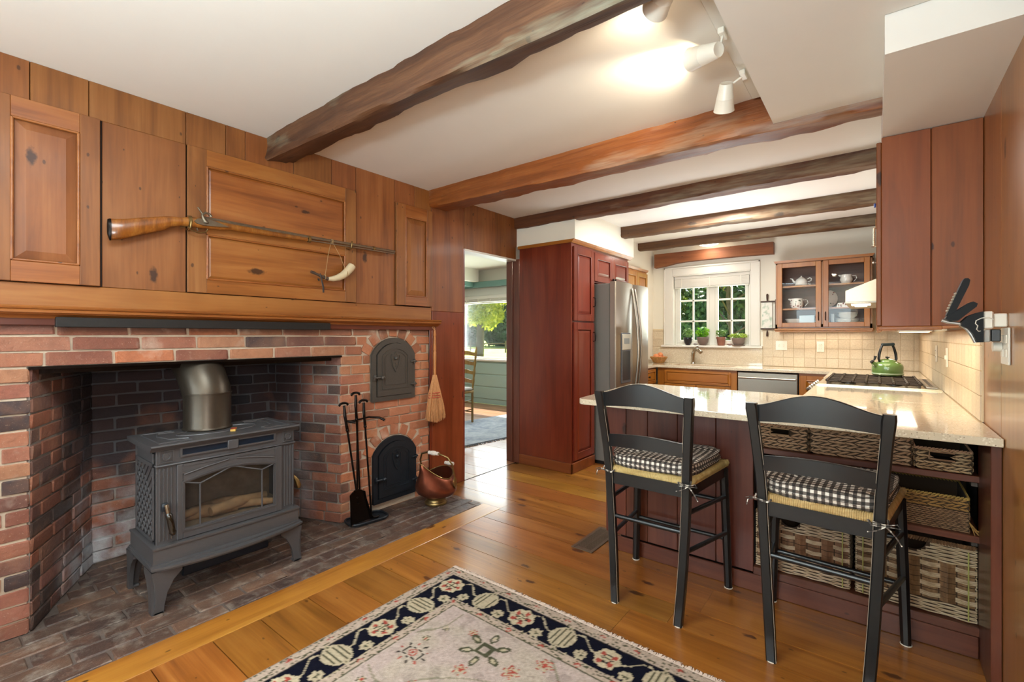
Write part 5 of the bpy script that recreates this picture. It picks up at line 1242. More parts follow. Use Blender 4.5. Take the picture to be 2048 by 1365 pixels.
# ------------------------------------------------------------------ glass-fronted wall cabinet and its crockery
gc = thing('china_cabinet', 'cherry wall cabinet with two glazed doors holding white crockery', 'cabinet', (-.44, 5.985, 1.33))
GX0, GX1, GY = -.872, -.030, 5.84
m = M(); m.box(GX0, GX0+.018, GY, 6.148, 1.345, 2.065); m.box(GX1-.018, GX1, GY, 6.148, 1.345, 2.065); m.box(GX0, GX1, GY, 6.148, 2.047, 2.065); m.box(GX0, GX1, GY, 6.148, 1.375, 1.393); m.box(-.452, -.436, GY, GY+.018, 1.36, 2.06); m.box(GX0, GX1, GY, GY+.018, 1.345, 1.385)
m.build('carcass', W_CHERRY, gc, world=True)
m = M(); m.box(GX0+.018, GX1-.018, 6.128, 6.147, 1.39, 2.05); m.build('back_board', wood('cabinet_back', '4a2c1c', '6a4430', '7c5640', 'x', knots=0), gc, world=True)
for z in (1.560, 1.805):
    m = M(); m.box(GX0+.018, GX1-.018, GY+.03, 6.128, z-.008, z+.008); m.build('shelf', W_OAK, gc, world=True)
m = M(); m.prism([(GX0-.004, 2.062), (GX1+.004, 2.062), (GX1+.02, 2.088), (GX0-.02, 2.088)], 'y', GY-.018, 6.147); m.build('cornice', W_CHERRYX, gc, world=True)
m = M(); m.box(GX0-.012, GX1+.012, GY-.030, 6.147, 1.325, 1.347, .005); m.box(GX0-.004, GX1+.004, GY-.022, 6.147, 1.312, 1.326, .003); m.build('base_moulding', W_CHERRYX, gc, world=True)
door_my(gc, GY, -.856, -.452, 1.362, 2.055, mat=W_CHERRY, st=.048, pane=True, pull=(-.474, 1.475, .085), t=.02)
door_my(gc, GY, -.436, -.046, 1.362, 2.055, mat=W_CHERRY, st=.048, pane=True, pull=(-.414, 1.475, .085), t=.02)
CREAM = plain('cream_china', 'ebe8de', .15, coat=.5, vary=.02)
FLO = N('floral_china'); vo = FLO.n('TexVoronoi'); FLO.l(FLO.coord('Object'), vo.inputs['Vector']); vo.inputs['Scale'].default_value = 48; sp = FLO.n('SeparateColor'); FLO.l(vo.outputs['Color'], sp.inputs[0])
msk = FLO.math('MULTIPLY', FLO.math('LESS_THAN', vo.outputs['Distance'], .36), FLO.math('GREATER_THAN', sp.outputs[0], .45))
FLO.l(FLO.mix(msk, srgb('ece6da'), FLO.mix(FLO.math('GREATER_THAN', sp.outputs[1], .6), srgb('7a3a34'), srgb('5a6248'))), FLO.b.inputs['Base Color']); FLO.set(Roughness=.2)
tpot = thing('teapot', 'small white teapot sitting on its cup, top left shelf of the glass cabinet', 'teapot', (-.648, 6.0, 1.8135))
m = M(); m.lathe([(.045, 0), (.05, .004), (.066, .012), (.058, .03), (.060, .034), (.062, .05), (.050, .075), (.028, .092), (.02, .095), (.001, .096)], n=24); m.build('body', CREAM, tpot, 50)
m = M(); m.lathe([(.024, .094), (.020, .100), (.006, .104), (.009, .112), (.001, .118)], n=16); m.build('lid', CREAM, tpot, 50)
m = M(); m.tube([(-.055, 0, .045), (-.075, 0, .06), (-.085, 0, .085), (-.105, 0, .092)], [.014, .010, .007, .005], 10); m.build('spout', CREAM, tpot, 60)
m = M(); m.tube([(.055, 0, .075), (.078, 0, .09), (.094, 0, .08), (.090, 0, .055), (.062, 0, .045)], .005, 8); m.tube([(.058, 0, .026), (.08, 0, .032), (.088, 0, .022), (.06, 0, .012)], .004, 8); m.build('handle', CREAM, tpot, 60)
def jug(name, lab, x, y, z, r, h, mat, flip=1, bulge=1.15):
    t = thing(name, lab, 'jug', (x, y, z)); m = M()
    m.lathe([(r*.75, 0), (r*.82, .004), (r*bulge, h*.42), (r*.98, h*.8), (r*1.0, h), (r*.94, h), (r*.92, h*.8), (r*1.0, h*.42), (.001, .008)], n=24); m.build('body', mat, t, 50)
    m = M(); m.tube([(flip*r*.95, 0, h*.85), (flip*r*1.6, 0, h*.88), (flip*r*1.75, 0, h*.55), (flip*r*1.25, 0, h*.22)], .0055, 8, flat=.7); m.build('handle', mat, t, 60)
    m = M(); m.tube([(-flip*r*.8, 0, h*.86), (-flip*r*1.15, 0, h*.95), (-flip*r*1.35, 0, h*.99)], [r*.3, r*.2, r*.1], 8); m.build('lip', mat, t, 60); return t
jug('cream_jug', 'plain white jug on the top right shelf of the glass cabinet', -.245, 5.99, 1.8135, .050, .095, CREAM)
jug('floral_jug', 'white jug with dark floral sprigs on the middle left shelf of the glass cabinet', -.690, 5.99, 1.5685, .060, .110, FLO.mat, bulge=1.1)
def dish(name, lab, cat, x, y, z, prof, mat, tilt=0, group=None):
    m = M(); m.lathe(prof, n=28); o = bpy.data.objects.new(name, m.mesh(name, mat, 50)); COL.objects.link(o); o.location = (x, y, z); o.rotation_euler = (tilt, 0, 0); return tag(o, lab, cat, group)
PL = lambda r: [(.001, 0), (r*.6, 0), (r*.62, .003), (r, .016), (r, .019), (r*.62, .008), (.001, .006)]
dish('display_plate', 'round plate with a scattered flower pattern standing against the cabinet back', 'plate', -.420, 6.092, 1.667, PL(.098), FLO.mat, math.radians(82))
for k in range(4): dish('dinner_plate', ('lowest', 'second lowest', 'third', 'topmost')[k]+' cream dinner plate of the stack in the glass cabinet', 'plate', -.235, 5.99, 1.3935+k*.012, PL(.105), CREAM, group='plates stacked in the glass cabinet')
for k in range(3): dish('soup_bowl', ('lowest', 'middle', 'topmost')[k]+' cream bowl stacked on the plates in the glass cabinet', 'bowl', -.235, 5.99, 1.452+k*.016, [(.001, 0), (.045, 0), (.06, .004), (.088, .030), (.085, .030), (.055, .008), (.001, .006)], CREAM, group='bowls stacked in the glass cabinet')
dish('shallow_dish', 'white flared dish at the bottom left of the glass cabinet', 'bowl', -.720, 5.99, 1.3935, [(.001, 0), (.05, 0), (.055, .004), (.088, .062), (.085, .062), (.05, .008), (.001, .006)], CREAM)
m = M(); m.box(-.66, -.52, 5.93, 6.05, 1.3935, 1.49, .004); tag(m.build('reflection_block', plain('reflection_blue', 'b8c8cc', .5)), 'pale bluish block standing for a window reflection, bottom left of the glass cabinet', 'box')  # solid block modelled in place of a bluish window reflection in the glass
m = M(); m.box(-.375, -.345, 5.91, 6.03, 1.3935, 1.50, .003); tag(m.build('narrow_reflection', plain('reflection_pale_blue', 'b4c4c8', .5)), 'narrow pale bluish block standing for a window reflection, left of the plate stack', 'box')  # second block, also shaped from the window reflection in the panes
m = M(); m.prism([(-.33, 1.569), (-.20, 1.569), (-.22, 1.615), (-.315, 1.615)], 'y', 5.95, 6.06); tag(m.build('butter_dish', FLO.mat), 'squat patterned covered dish on the middle right shelf of the glass cabinet', 'dish')
light('flush_lamp_light', 'AREA', (-1.6, 5.9, 2.34), 1.4, (1, .93, .82), rot=(0, 0, 0), shape='DISK', size=.25)
fll = thing('flush_ceiling_lamp', 'round white glowing ceiling lamp just behind the last beam', 'ceiling lamp', (-1.60, 5.92, 2.44))
m = M(); m.lathe([(.14, 2.44), (.145, 2.43), (.14, 2.42)], (-1.6, 5.92, 0), 28); m.build('rim', WHITE, fll, 50, world=True)
m = M(); m.lathe([(.135, 2.425), (.13, 2.40), (.10, 2.375), (.05, 2.36), (.001, 2.357)], (-1.6, 5.92, 0), 28); m.build('diffuser', plain('lamp_diffuser', 'fff4e0', .4, emit='fff0d8', es=5), fll, 60, world=True)

# ------------------------------------------------------------------ range, kettle, hood
rn = thing('gas_range', 'stainless slide-in gas range with heavy black grates set in the counter', 'range', (0, 4.40, 0))
m = M(); m.box(-.335, .336, 4.02, 4.785, .02, .905); m.build('body', STEEL, rn, world=True)
m = M(); m.box(-.362, -.337, 4.03, 4.775, .16, .74, .006); m.tube([(-.405, 4.08, .70), (-.405, 4.72, .70)], .011, 10); m.tube([(-.36, 4.10, .70), (-.405, 4.10, .70)], .008, 8); m.tube([(-.36, 4.70, .70), (-.405, 4.70, .70)], .008, 8); m.build('oven_door', STEEL, rn, 50, world=True)
m = M(); m.prism([(-.345, .915), (-.33, .925), (.325, .925), (.335, .920), (.335, .905), (-.33, .905), (-.335, .80), (-.37, .80), (-.395, .86)], 'y', 4.018, 4.787); m.build('cooktop', plain('stainless_warm', 'c8b898', .22, .9), rn, world=True)
for y in (4.12, 4.27, 4.42, 4.57, 4.70):
    m = M(); m.lathe([(.022, 0), (.024, -.010), (.018, -.014), (.017, -.034), (.014, -.038), (.0001, -.038)], (0, 0, 0), 14, 0, 'y'); m.box(-.004, .004, -.042, -.014, -.018, .018, .002)
    m.xf(Matrix.Translation((-.375, y, .885)) @ Matrix.Rotation(-PI/2, 4, 'Z') @ Matrix.Rotation(math.radians(38), 4, 'X')); m.build('knob', STEEL, rn, 50, world=True)
m = M(); m.box(.255, .315, 4.05, 4.755, .925, .938, .003); rv = m.build('rear_vent', STEEL, rn, world=True)
m = M()
for k in range(14): m.box(.275, .295, 4.09+k*.046, 4.12+k*.046, .9375, .939)
l = rn.location; m.v = [(a-l.x, b-l.y, c_-l.z) for a, b, c_ in m.v]; m.build('slot', RUBBER, rv, kind='stuff')
for k, (x, y) in enumerate(((-.16, 4.2), (.10, 4.2), (-.16, 4.6), (.10, 4.6), (-.03, 4.4))):
    m = M(); m.lathe([(.045, .925), (.045, .932), (.030, .936), (.030, .944), (.028, .948), (.0001, .948)], (x, y, 0), 20); m.build('burner', RUBBER, rn, 50, world=True)
for g0, g1 in ((4.045, 4.280), (4.285, 4.520), (4.525, 4.760)):
    m = M()
    for y in (g0+.008, (g0+g1)/2, g1-.008): m.box(-.285, .235, y-.006, y+.006, .940, .954, .003)
    for x in (-.279, -.205, -.13, -.055, .02, .095, .165, .229):
        m.box(x-.006, x+.006, g0+.002, g1-.002, .942, .956, .003)
        for y in (g0+.008, (g0+g1)/2, g1-.008): m.box(x-.010, x+.010, y-.010, y+.010, .942, .9585, .004)
    for x in (-.275, .225):
        for y in (g0+.01, g1-.01): m.box(x-.007, x+.007, y-.006, y+.006, .925, .942)
    m.build('grate', plain('grate_iron', '3a2e24', .4, .6, bump=.2, bs=120, vary=.2), rn, world=True)
GREEN = plain('green_enamel', '6d8a4a', .12, coat=.8, bs=6, vary=.25)
kt = thing('kettle', 'green enamel kettle with black arched handle on the range grate', 'kettle', (.07, 4.66, .9595), math.radians(38))
m = M(); m.lathe([(.075, 0), (.090, .002), (.097, .008), (.099, .014), (.100, .016), (.100, .06), (.099, .075), (.094, .088), (.080, .100), (.062, .107), (.060, .109)], n=32); m.build('body', GREEN, kt, 45)
m = M(); m.lathe([(.0995, .012), (.1015, .014), (.1015, .020), (.0995, .022)], n=32); m.build('base_band', plain('pale_green_band', 'b8c8a0', .2), kt, 45)
m = M(); m.lathe([(.061, .106), (.060, .112), (.045, .124), (.02, .130), (.001, .131)], n=28); ld = m.build('lid', GREEN, kt, 45)
m = M(); m.lathe([(.006, .128), (.006, .136), (.014, .140), (.015, .146), (.001, .150)], n=16); m.build('lid_knob', RUBBER, ld, 45)
m = M()
for s_ in (-1, 1): m.tube([(s_*.062, 0, .108), (s_*.068, 0, .13), (s_*.064, 0, .17), (s_*.052, 0, .21), (s_*.040, 0, .238)], [.008, .010, .011, .010, .009], 10, flat=.8)
m.build('handle_arm', RUBBER, kt, 60)
m = M(); m.tube([(-.042, 0, .240), (.045, 0, .243)], .0115, 12); m.tube([(.035, 0, .243), (.047, 0, .243)], .0135, 12); m.build('handle_grip', plain('teal_black_grip', '2c3a3e', .4), kt, 60)
m = M(); m.tube([(-.085, 0, .075), (-.108, 0, .095), (-.118, 0, .106)], [.020, .016, .013], 12); sp_ = m.build('spout', GREEN, kt, 60)
m = M(); m.tube([(-.118, 0, .106), (-.124, 0, .112)], .014, 12); m.tube([(-.105, 0, .118), (-.098, 0, .135), (-.094, 0, .152)], [.005, .008, .010], 8); m.build('whistle', RUBBER, sp_, 60)
hd_ = thing('range_hood', 'stainless canopy hood projecting over the range', 'hood', (.1, 4.40, 1.49))
SW = plain('stainless_hood', 'c4b49c', .3, .75)
m = M(); m.prism([(-.17, 1.508), (-.17, 1.585), (.02, 1.667), (.338, 1.80), (.338, 1.508)], 'y', 4.022, 4.775); m.build('canopy', SW, hd_, world=True)
m = M(); m.box(-.172, .338, 4.020, 4.777, 1.494, 1.509, .003); m.build('lip', STEEL, hd_, world=True)
m = M(); m.box(-.14, -.03, 4.10, 4.20, 1.487, 1.4945, .002); m.tube([(-.085, 4.15, 1.487), (-.085, 4.15, 1.478)], .035, 16); m.build('hood_lamp', plain('hood_lamp', 'fff2d8', .3, emit='ffe2b0', es=6), hd_, world=True)
light('hood_light', 'AREA', (.02, 4.4, 1.48), 1.3, (1, .84, .62), rot=(0, 0, 0), shape='RECTANGLE', size=.3, size_y=.5)
# upper cabinets on the right wall
ua = thing('upper_cabinet', 'reddish brown upper cabinet end panel of two boards right of the range', 'cabinet', (.185, 3.35, 1.30))
m = M(); m.box(.022, .345, 2.705, 3.99, 1.312, 2.164); m.build('carcass', W_UPPER, ua, world=True)
for a, b in ((.0195, .1855), (.1885, .3465)):
    m = M(); m.box(a, b, 2.688, 2.706, 1.312, 2.165, .002); m.build('end_board', W_UPPER, ua, world=True)
m = M(); m.box(.008, .222, 2.680, 2.70, 1.296, 1.312, .003); m.box(.002, .022, 2.685, 3.99, 1.290, 1.312, .003); m.build('light_rail', wood('rail_orange', '8a481c', 'b06c30', 'c48544', 'x', knots=0), ua, world=True)
for a, b in ((2.700, 3.34), (3.345, 3.985)):
    m = M(); m.box(.001, .0195, a, b, 1.315, 2.15, .003); m.build('door', W_UPPER, ua, world=True)
for y0, y1, z0, lab in ((4.0, 4.80, 1.81, 'upper cabinet over the range hood on the right wall'), (4.81, 5.80, 1.312, 'upper cabinet on the right wall between the range hood and the china cabinet')):
    t = thing('upper_cabinet', lab, 'cabinet', (.185, (y0+y1)/2, z0)); m = M(); m.box(.022, .345, y0, y1, z0, 2.164); m.build('carcass', W_CHERRY, t, world=True)
    for a, b in ((y0+.005, (y0+y1)/2-.002), ((y0+y1)/2+.002, y1-.005)):
        m = M(); m.box(.003, .0215, a, b, z0+.01, 2.15, .003); d_ = m.build('door', W_CHERRY, t, world=True)
    m = M(); m.lathe([(.005, 0), (.005, -.014), (.014, -.02), (.010, -.03), (.0001, -.031)], (0, 0, 0), 12, 0, 'y'); m.xf(Matrix.Translation((.003, (y0+y1)/2-.06, z0+.12 if z0 > 1.5 else 1.92)) @ Matrix.Rotation(-PI/2, 4, 'Z')); m.build('knob', STEEL, t, 50, world=True)
hw_ = thing('hanging_trivet', 'pale braided rope trivet hanging from a leather strap on the cabinet by the hood', 'trivet', (-.004, 3.98, 1.93))
m = M(); m.box(-.0035, .0005, 3.955, 3.985, 1.99, 2.05); m.build('strap', plain('tan_leather', 'b07a3c', .6), hw_, world=True)
m = M()
for r0 in (.015, .028, .041, .054):
    n = int(r0*420)
    for k in range(n):
        a = 2*PI*k/n; m.ball((-.010, 3.972+r0*math.cos(a), 1.935+r0*math.sin(a)), .0085, 6, 0, .8, 1, 1)
m.build('braid', plain('braid_cream', 'd8ccb0', .9, vary=.3), hw_, 60, world=True, kind='stuff')
m = M(); m.box(-.012, .0, 3.90, 3.925, 2.120, 2.145, .003); tag(m.build('clip', plain('blue_clip', '2848a0', .4)), 'small blue clip on the cabinet door edge below the soffit', 'clip')
ul = thing('under_cabinet_lamp', 'slim white lamp fixed under the right upper cabinet', 'lamp', (.14, 3.0, 1.29))
m = M(); m.box(.08, .20, 2.78, 3.02, 1.288, 1.3115, .004); m.build('housing', WHITE_PL, ul, world=True)
m = M(); m.box(.09, .19, 2.80, 3.00, 1.286, 1.2885); m.build('diffuser', plain('lamp_strip', 'fff0d0', .4, emit='ffe4b8', es=5), ul, world=True)
light('under_cabinet_light', 'AREA', (.17, 3.25, 1.28), 2.2, (1, .86, .66), rot=(0, 0, 0), shape='RECTANGLE', size=.18, size_y=1.1)
light('under_cabinet_light', 'AREA', (.17, 5.3, 1.28), 1.3, (1, .86, .66), rot=(0, 0, 0), shape='RECTANGLE', size=.18, size_y=.9)
light('china_cabinet_light', 'AREA', (-.45, 6.0, 1.30), .9, (1, .88, .70), rot=(0, 0, 0), shape='RECTANGLE', size=.75, size_y=.15)

# ------------------------------------------------------------------ phone on the right wall
ph = thing('cordless_phone', 'black cordless phone in its wall cradle beside the upper cabinet', 'phone', (.29, 2.27, 1.25))
PB = plain('phone_black', '090a0c', .5, spec=.2, vary=.1)
m = M(); m.prism([(.234, 1.318), (.250, 1.338), (.275, 1.350), (.288, 1.353), (.288, 1.248), (.272, 1.247), (.262, 1.278), (.250, 1.294), (.234, 1.304)], 'y', 2.235, 2.305); m.build('cradle', PB, ph, world=True)
m = M(); m.prism([(.238, 1.462), (.243, 1.470), (.252, 1.470), (.257, 1.463), (.254, 1.445), (.214, 1.338), (.200, 1.336), (.196, 1.342)], 'y', 2.245, 2.293); hs_ = m.build('handset', PB, ph, world=True)
m = M(); l = ph.location
for k in range(7):
    t_ = .12+k*.085; x = .196+(.238-.196)*t_; z = 1.345+(1.462-1.345)*t_
    for y in (2.255, 2.269, 2.283): m.ball((x-.001-l.x, y-l.y, z-l.z), .005, 6, 0, .7, 1, .8)
m.build('button', plain('button_tan', 'a89a84', .5), hs_, 60, kind='stuff')
m = M(); m.prism([(.193, 1.331), (.197, 1.338), (.255, 1.385), (.264, 1.388), (.275, 1.381), (.272, 1.370), (.226, 1.323), (.205, 1.321)], 'y', 2.240, 2.300); m.build('charging_handset', PB, ph, world=True)
m = M(); m.tube([(.186, 2.27, 1.325), (.201, 2.27, 1.319), (.233, 2.27, 1.313), (.253, 2.27, 1.291), (.265, 2.27, 1.267), (.273, 2.27, 1.246)], .006, 8); m.build('bracket_edge', plain('silver_trim', 'b8b4ac', .3, .6), ph, 60, world=True)
ad = thing('phone_adapter', 'white plug-in box with a thin looped cable behind the phone cradle', 'adapter', (.31, 2.27, 1.25))
m = M(); m.box(.2885, .313, 2.24, 2.30, 1.294, 1.353, .004); m.box(.313, .3475, 2.25, 2.29, 1.30, 1.345, .003); m.build('box', WHITE_PL, ad, world=True)
m = M(); m.box(.2885, .306, 2.245, 2.295, 1.248, 1.292, .003); m.build('lower_box', plain('grey_plastic', 'a8a49c', .4), ad, world=True)
m = M(); m.box(.3065, .331, 2.245, 2.295, 1.250, 1.292, .003); m.build('black_block', RUBBER, ad, world=True)
m = M(); m.tube([(.312, 2.235, 1.325), (.300, 2.235, 1.333), (.283, 2.235, 1.330), (.270, 2.235, 1.322), (.268, 2.235, 1.312), (.274, 2.235, 1.304), (.271, 2.235, 1.292), (.276, 2.235, 1.285), (.292, 2.24, 1.290)], .0018, 6); m.build('cable', WHITE_PL, ad, 60, world=True)
ou = thing('wall_outlet', 'tall white outlet plate on the right pine wall below the phone', 'outlet', (.347, 2.262, 1.235), -PI/2)
m = M(); m.box(-.058, .058, -.006, 0, -.062, .062, .002); m.build('cover', WHITE_PL, ou)
m = M()
for cx_ in (-.025, .025):
    for s_ in (-1, 1): m.box(cx_-.016, cx_+.016, -.009, -.005, s_*.024-.014, s_*.024+.014, .002)
m.build('socket', WHITE_PL, ou)
pg = M(); pg.tube([(.340, 2.300, 1.232), (.318, 2.300, 1.232)], .017, 12); tag(pg.build('plug', WHITE_PL, None, 50), 'round white plug pushed into the outlet below the phone', 'plug')

# ------------------------------------------------------------------ peninsula
pn = thing('peninsula', 'dark stained board-clad peninsula with open basket shelves facing the room', 'peninsula', (-.48, 2.9, 0))
xs = [-1.29, -1.16, -1.03, -.86, -.66, -.482]
for a, b in zip(xs, xs[1:]):
    m = M(); m.box(a+.001, b-.001, 2.575, 2.595, .09, .884, .0025); m.build('clad_board', W_ISLE, pn, world=True)
m = M(); m.box(-1.29, -1.272, 2.596, 3.24, .09, .884, .002); m.build('end_panel', W_ISLE, pn, world=True)
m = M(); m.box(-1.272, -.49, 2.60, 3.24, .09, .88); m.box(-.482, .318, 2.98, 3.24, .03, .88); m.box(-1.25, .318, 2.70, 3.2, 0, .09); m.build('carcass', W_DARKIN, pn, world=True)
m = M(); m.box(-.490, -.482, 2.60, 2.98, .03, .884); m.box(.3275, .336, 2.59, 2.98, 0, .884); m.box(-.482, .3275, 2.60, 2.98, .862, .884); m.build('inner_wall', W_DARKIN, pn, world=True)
m = M(); m.box(-1.245, .317, 2.560, 2.574, 0, .085, .003); m.build('base_board', W_ISLEX, pn, world=True)
m = M(); m.box(-.482, .3275, 2.565, 2.594, .0855, .122, .002); m.box(-.482, .3275, 2.594, 2.98, .100, .120); m.build('bottom_rail', W_ISLEX, pn, world=True)
for z in (.455, .692):
    m = M(); m.box(-.4815, .3270, 2.560, 2.95, z, z+.026, .002); m.build('shelf', W_ISLEX, pn, world=True)
m = M(); m.box(.3180, .3465, 2.33, 2.585, 0, .884, .002); m.build('side_filler', W_ISLE, pn, world=True)
m = M()
for z in (.430, .668): m.box(.300, .327, 2.60, 2.66, z, z+.024); m.box(.318, .3275, 2.59, 2.62, .12, .86)
m.build('shelf_cleat', plain('cleat_grey', '5a5048', .8), pn, world=True)

# ------------------------------------------------------------------ baskets
def braid_face(m, W, H, rows, L, depth, rs4, skip=None, flip=0):
    """herringbone of slanted leaf strands on the plane y=0, x 0..W, z 0..H"""
    h = H/rows
    for r_ in range(rows):
        s_ = 1 if (r_+flip) % 2 else -1; n = int(W/L)+2
        for k in range(-1, n):
            x = (k+.5)*L+(.25*L if r_ % 2 else 0)+rs4.uniform(-.1, .1)*L; zc_ = (r_+.5)*h
            x0, x1 = x-L*.72, x+L*.72; z0 = zc_-s_*h*.36; z1 = zc_+s_*h*.36
            x0, x1 = max(0, x0), min(W, x1)
            if x1-x0 < L*.3: continue
            if skip and skip((x0+x1)/2, zc_): continue
            d = depth*rs4.uniform(.7, 1.2); t_ = h*.36
            m.add([(x0, 0, z0), (x0+(x1-x0)*.3, -d, z0+(z1-z0)*.3-t_), (x0+(x1-x0)*.3, -d, z0+(z1-z0)*.3+t_*.6), (x0+(x1-x0)*.7, -d, z0+(z1-z0)*.7-t_*.6), (x0+(x1-x0)*.7, -d, z0+(z1-z0)*.7+t_), (x1, 0, z1)],
                  [(0,1,2), (1,3,4,2), (3,5,4)], 0)
SEAG = wood('water_hyacinth', '8c6a4a', 'c29a72', 'e0c29c', 'x', rough=.75, knots=0, cross=60, lng=24, var=.04, bump=.3)
SEAG2 = wood('seagrass_warm', '6e4c26', 'a8803e', 'cba45c', 'x', rough=.75, knots=0, cross=60, lng=24, var=.04, bump=.3)
SEAG3 = wood('seagrass_brown', '6a4e34', 'a07c56', 'c4a47a', 'x', rough=.8, knots=0, cross=60, lng=30, var=.04, bump=.3)
WILL = wood('white_willow', 'a08262', 'd2b894', 'ecd6bc', 'x', rough=.7, knots=0, cross=60, lng=20, var=.05, bump=.2)
BARKL = wood('brown_leaf_weave', '4a3220', '7c5a3a', 'a88460', 'z', rough=.6, knots=0, cross=16, lng=8, var=.2, bump=.2, hue=.01)
def basket(name, lab, x0, x1, z0, z1, y0=2.585, D=.30, rows=8, L=.030, mats=(SEAG,), hole=None, seed=1, dep=.005, bands=None, nm2='weave'):
    t = thing(name, lab, 'basket', ((x0+x1)/2, y0+D/2, z0), group=None); rs4 = random.Random(seed); W, H = x1-x0, z1-z0
    m = M(); wl_, wt = .008, H
    hx0, hx1, hz0, hz1 = hole if hole else (0, 0, 0, 0)
    # liner walls, the front one with the hand hole
    def front(yy0, yy1):
        if hole:
            m.box(0, hx0, yy0, yy1, 0, H); m.box(hx1, W, yy0, yy1, 0, H); m.box(hx0, hx1, yy0, yy1, 0, hz0)
            if hz1 < H-.002: m.box(hx0, hx1, yy0, yy1, hz1, H)
        else: m.box(0, W, yy0, yy1, 0, H)
    front(.006, .012); m.box(0, .006, .012, D, 0, H); m.box(W-.006, W, .012, D, 0, H); m.box(0, W, D-.006, D, 0, H); m.box(0, W, .006, D, 0, .006)
    m.v = [(a-W/2, b-D/2, c_) for a, b, c_ in m.v]; m.build('shell', plain('basket_core', '3a2a1a', .95), t)
    sk_f = (lambda x, z: hx0-.004 < x < hx1+.004 and hz0-.003 < z < hz1+.003) if hole else None
    bands = bands or [(0, H, rows, L, 0)]
    for (b0, b1, rws, LL, mi) in bands:
        m = M(); f1 = M(); braid_face(f1, W, b1-b0, rws, LL, dep, rs4, (lambda x, z, b0=b0: sk_f(x, z+b0)) if sk_f else None)
        m.add([(a-W/2, b+.005-D/2, c_+b0) for a, b, c_ in f1.v], f1.f)
        for sx in (-1, 1):
            f2 = M(); braid_face(f2, D, b1-b0, rws, LL, dep, rs4)
            m.add([(sx*(W/2-.001)-sx*b, a-D/2, c_+b0) for a, b, c_ in f2.v], f2.f)
        o = m.build(nm2, mats[mi], t, 0); o['kind'] = 'stuff'
    # rolled rim
    m = M(); zz = H; q = [(-W/2, -D/2+.006, zz), (W/2, -D/2+.006, zz), (W/2, D/2, zz), (-W/2, D/2, zz)]
    n = int((W*2+D*2)/.012)
    def along(s_):
        s_ %= 2*(W+D)
        if s_ < W: return (-W/2+s_, -D/2+.006)
        if s_ < W+D: return (W/2, -D/2+(s_-W))
        if s_ < 2*W+D: return (W/2-(s_-W-D), D/2)
        return (-W/2, D/2-(s_-2*W-D))
    for k in range(n):
        a, b = along(k*.012), along(k*.012+.013)
        m.tube([(a[0], a[1]-.003, zz-.006), ((a[0]+b[0])/2, (a[1]+b[1])/2-.004, zz+.001), (b[0], b[1]-.002, zz+.003)], [.003, .0045, .003], 5)
    m.build('rim', mats[-1], t, 60, kind='stuff')
    if hole:
        m = M(); fr_ = [(hx0, hz0), (hx1, hz0), (hx1, hz1), (hx0, hz1)]; m.tube([(a-W/2, .002-D/2, b) for a, b in fr_+fr_[:1]], .004, 6); m.build('hole_binding', mats[0], t, 60)
    return t
ZT, ZM, ZB = .7185, .4815, .1225
basket('shelf_basket', 'flat braided basket with a square hand hole, left on the top shelf', -.470, -.254, ZT, .832, rows=8, L=.030, hole=(.06, .14, .070, .100), seed=2)
basket('shelf_basket', 'widest flat braided basket without a hand hole, middle of the top shelf', -.243, .118, ZT, .834, rows=8, L=.034, seed=3)
basket('shelf_basket', 'low braided basket with a black rectangular hand hole, right end of the top shelf', .128, .300, ZT, .806, y0=2.57, rows=7, L=.028, hole=(.045, .122, .045, .076), seed=4)
b_ = basket('shelf_basket', 'two-tone woven rope basket with loose tassel ends at the right of the middle shelf', .0, .292, ZM, .618, y0=2.58, mats=(SEAG3, SEAG2), seed=5, dep=.004, bands=[(0, .082, 10, .016, 0), (.084, .134, 4, .024, 1)])
m = M(); l = b_.location
for k in range(4): m.tube([(.146, -.15, .045), (.155+.004*k, -.158, .02), (.160+.012*k, -.165, .002+.003*k)], .002, 4)
m.build('tassel', SEAG2, b_, kind='stuff')
basket('shelf_basket', 'dark woven basket in shadow at the left of the middle shelf behind the stool', -.44, -.06, ZM, .60, y0=2.66, rows=8, mats=(SEAG3,), seed=6)
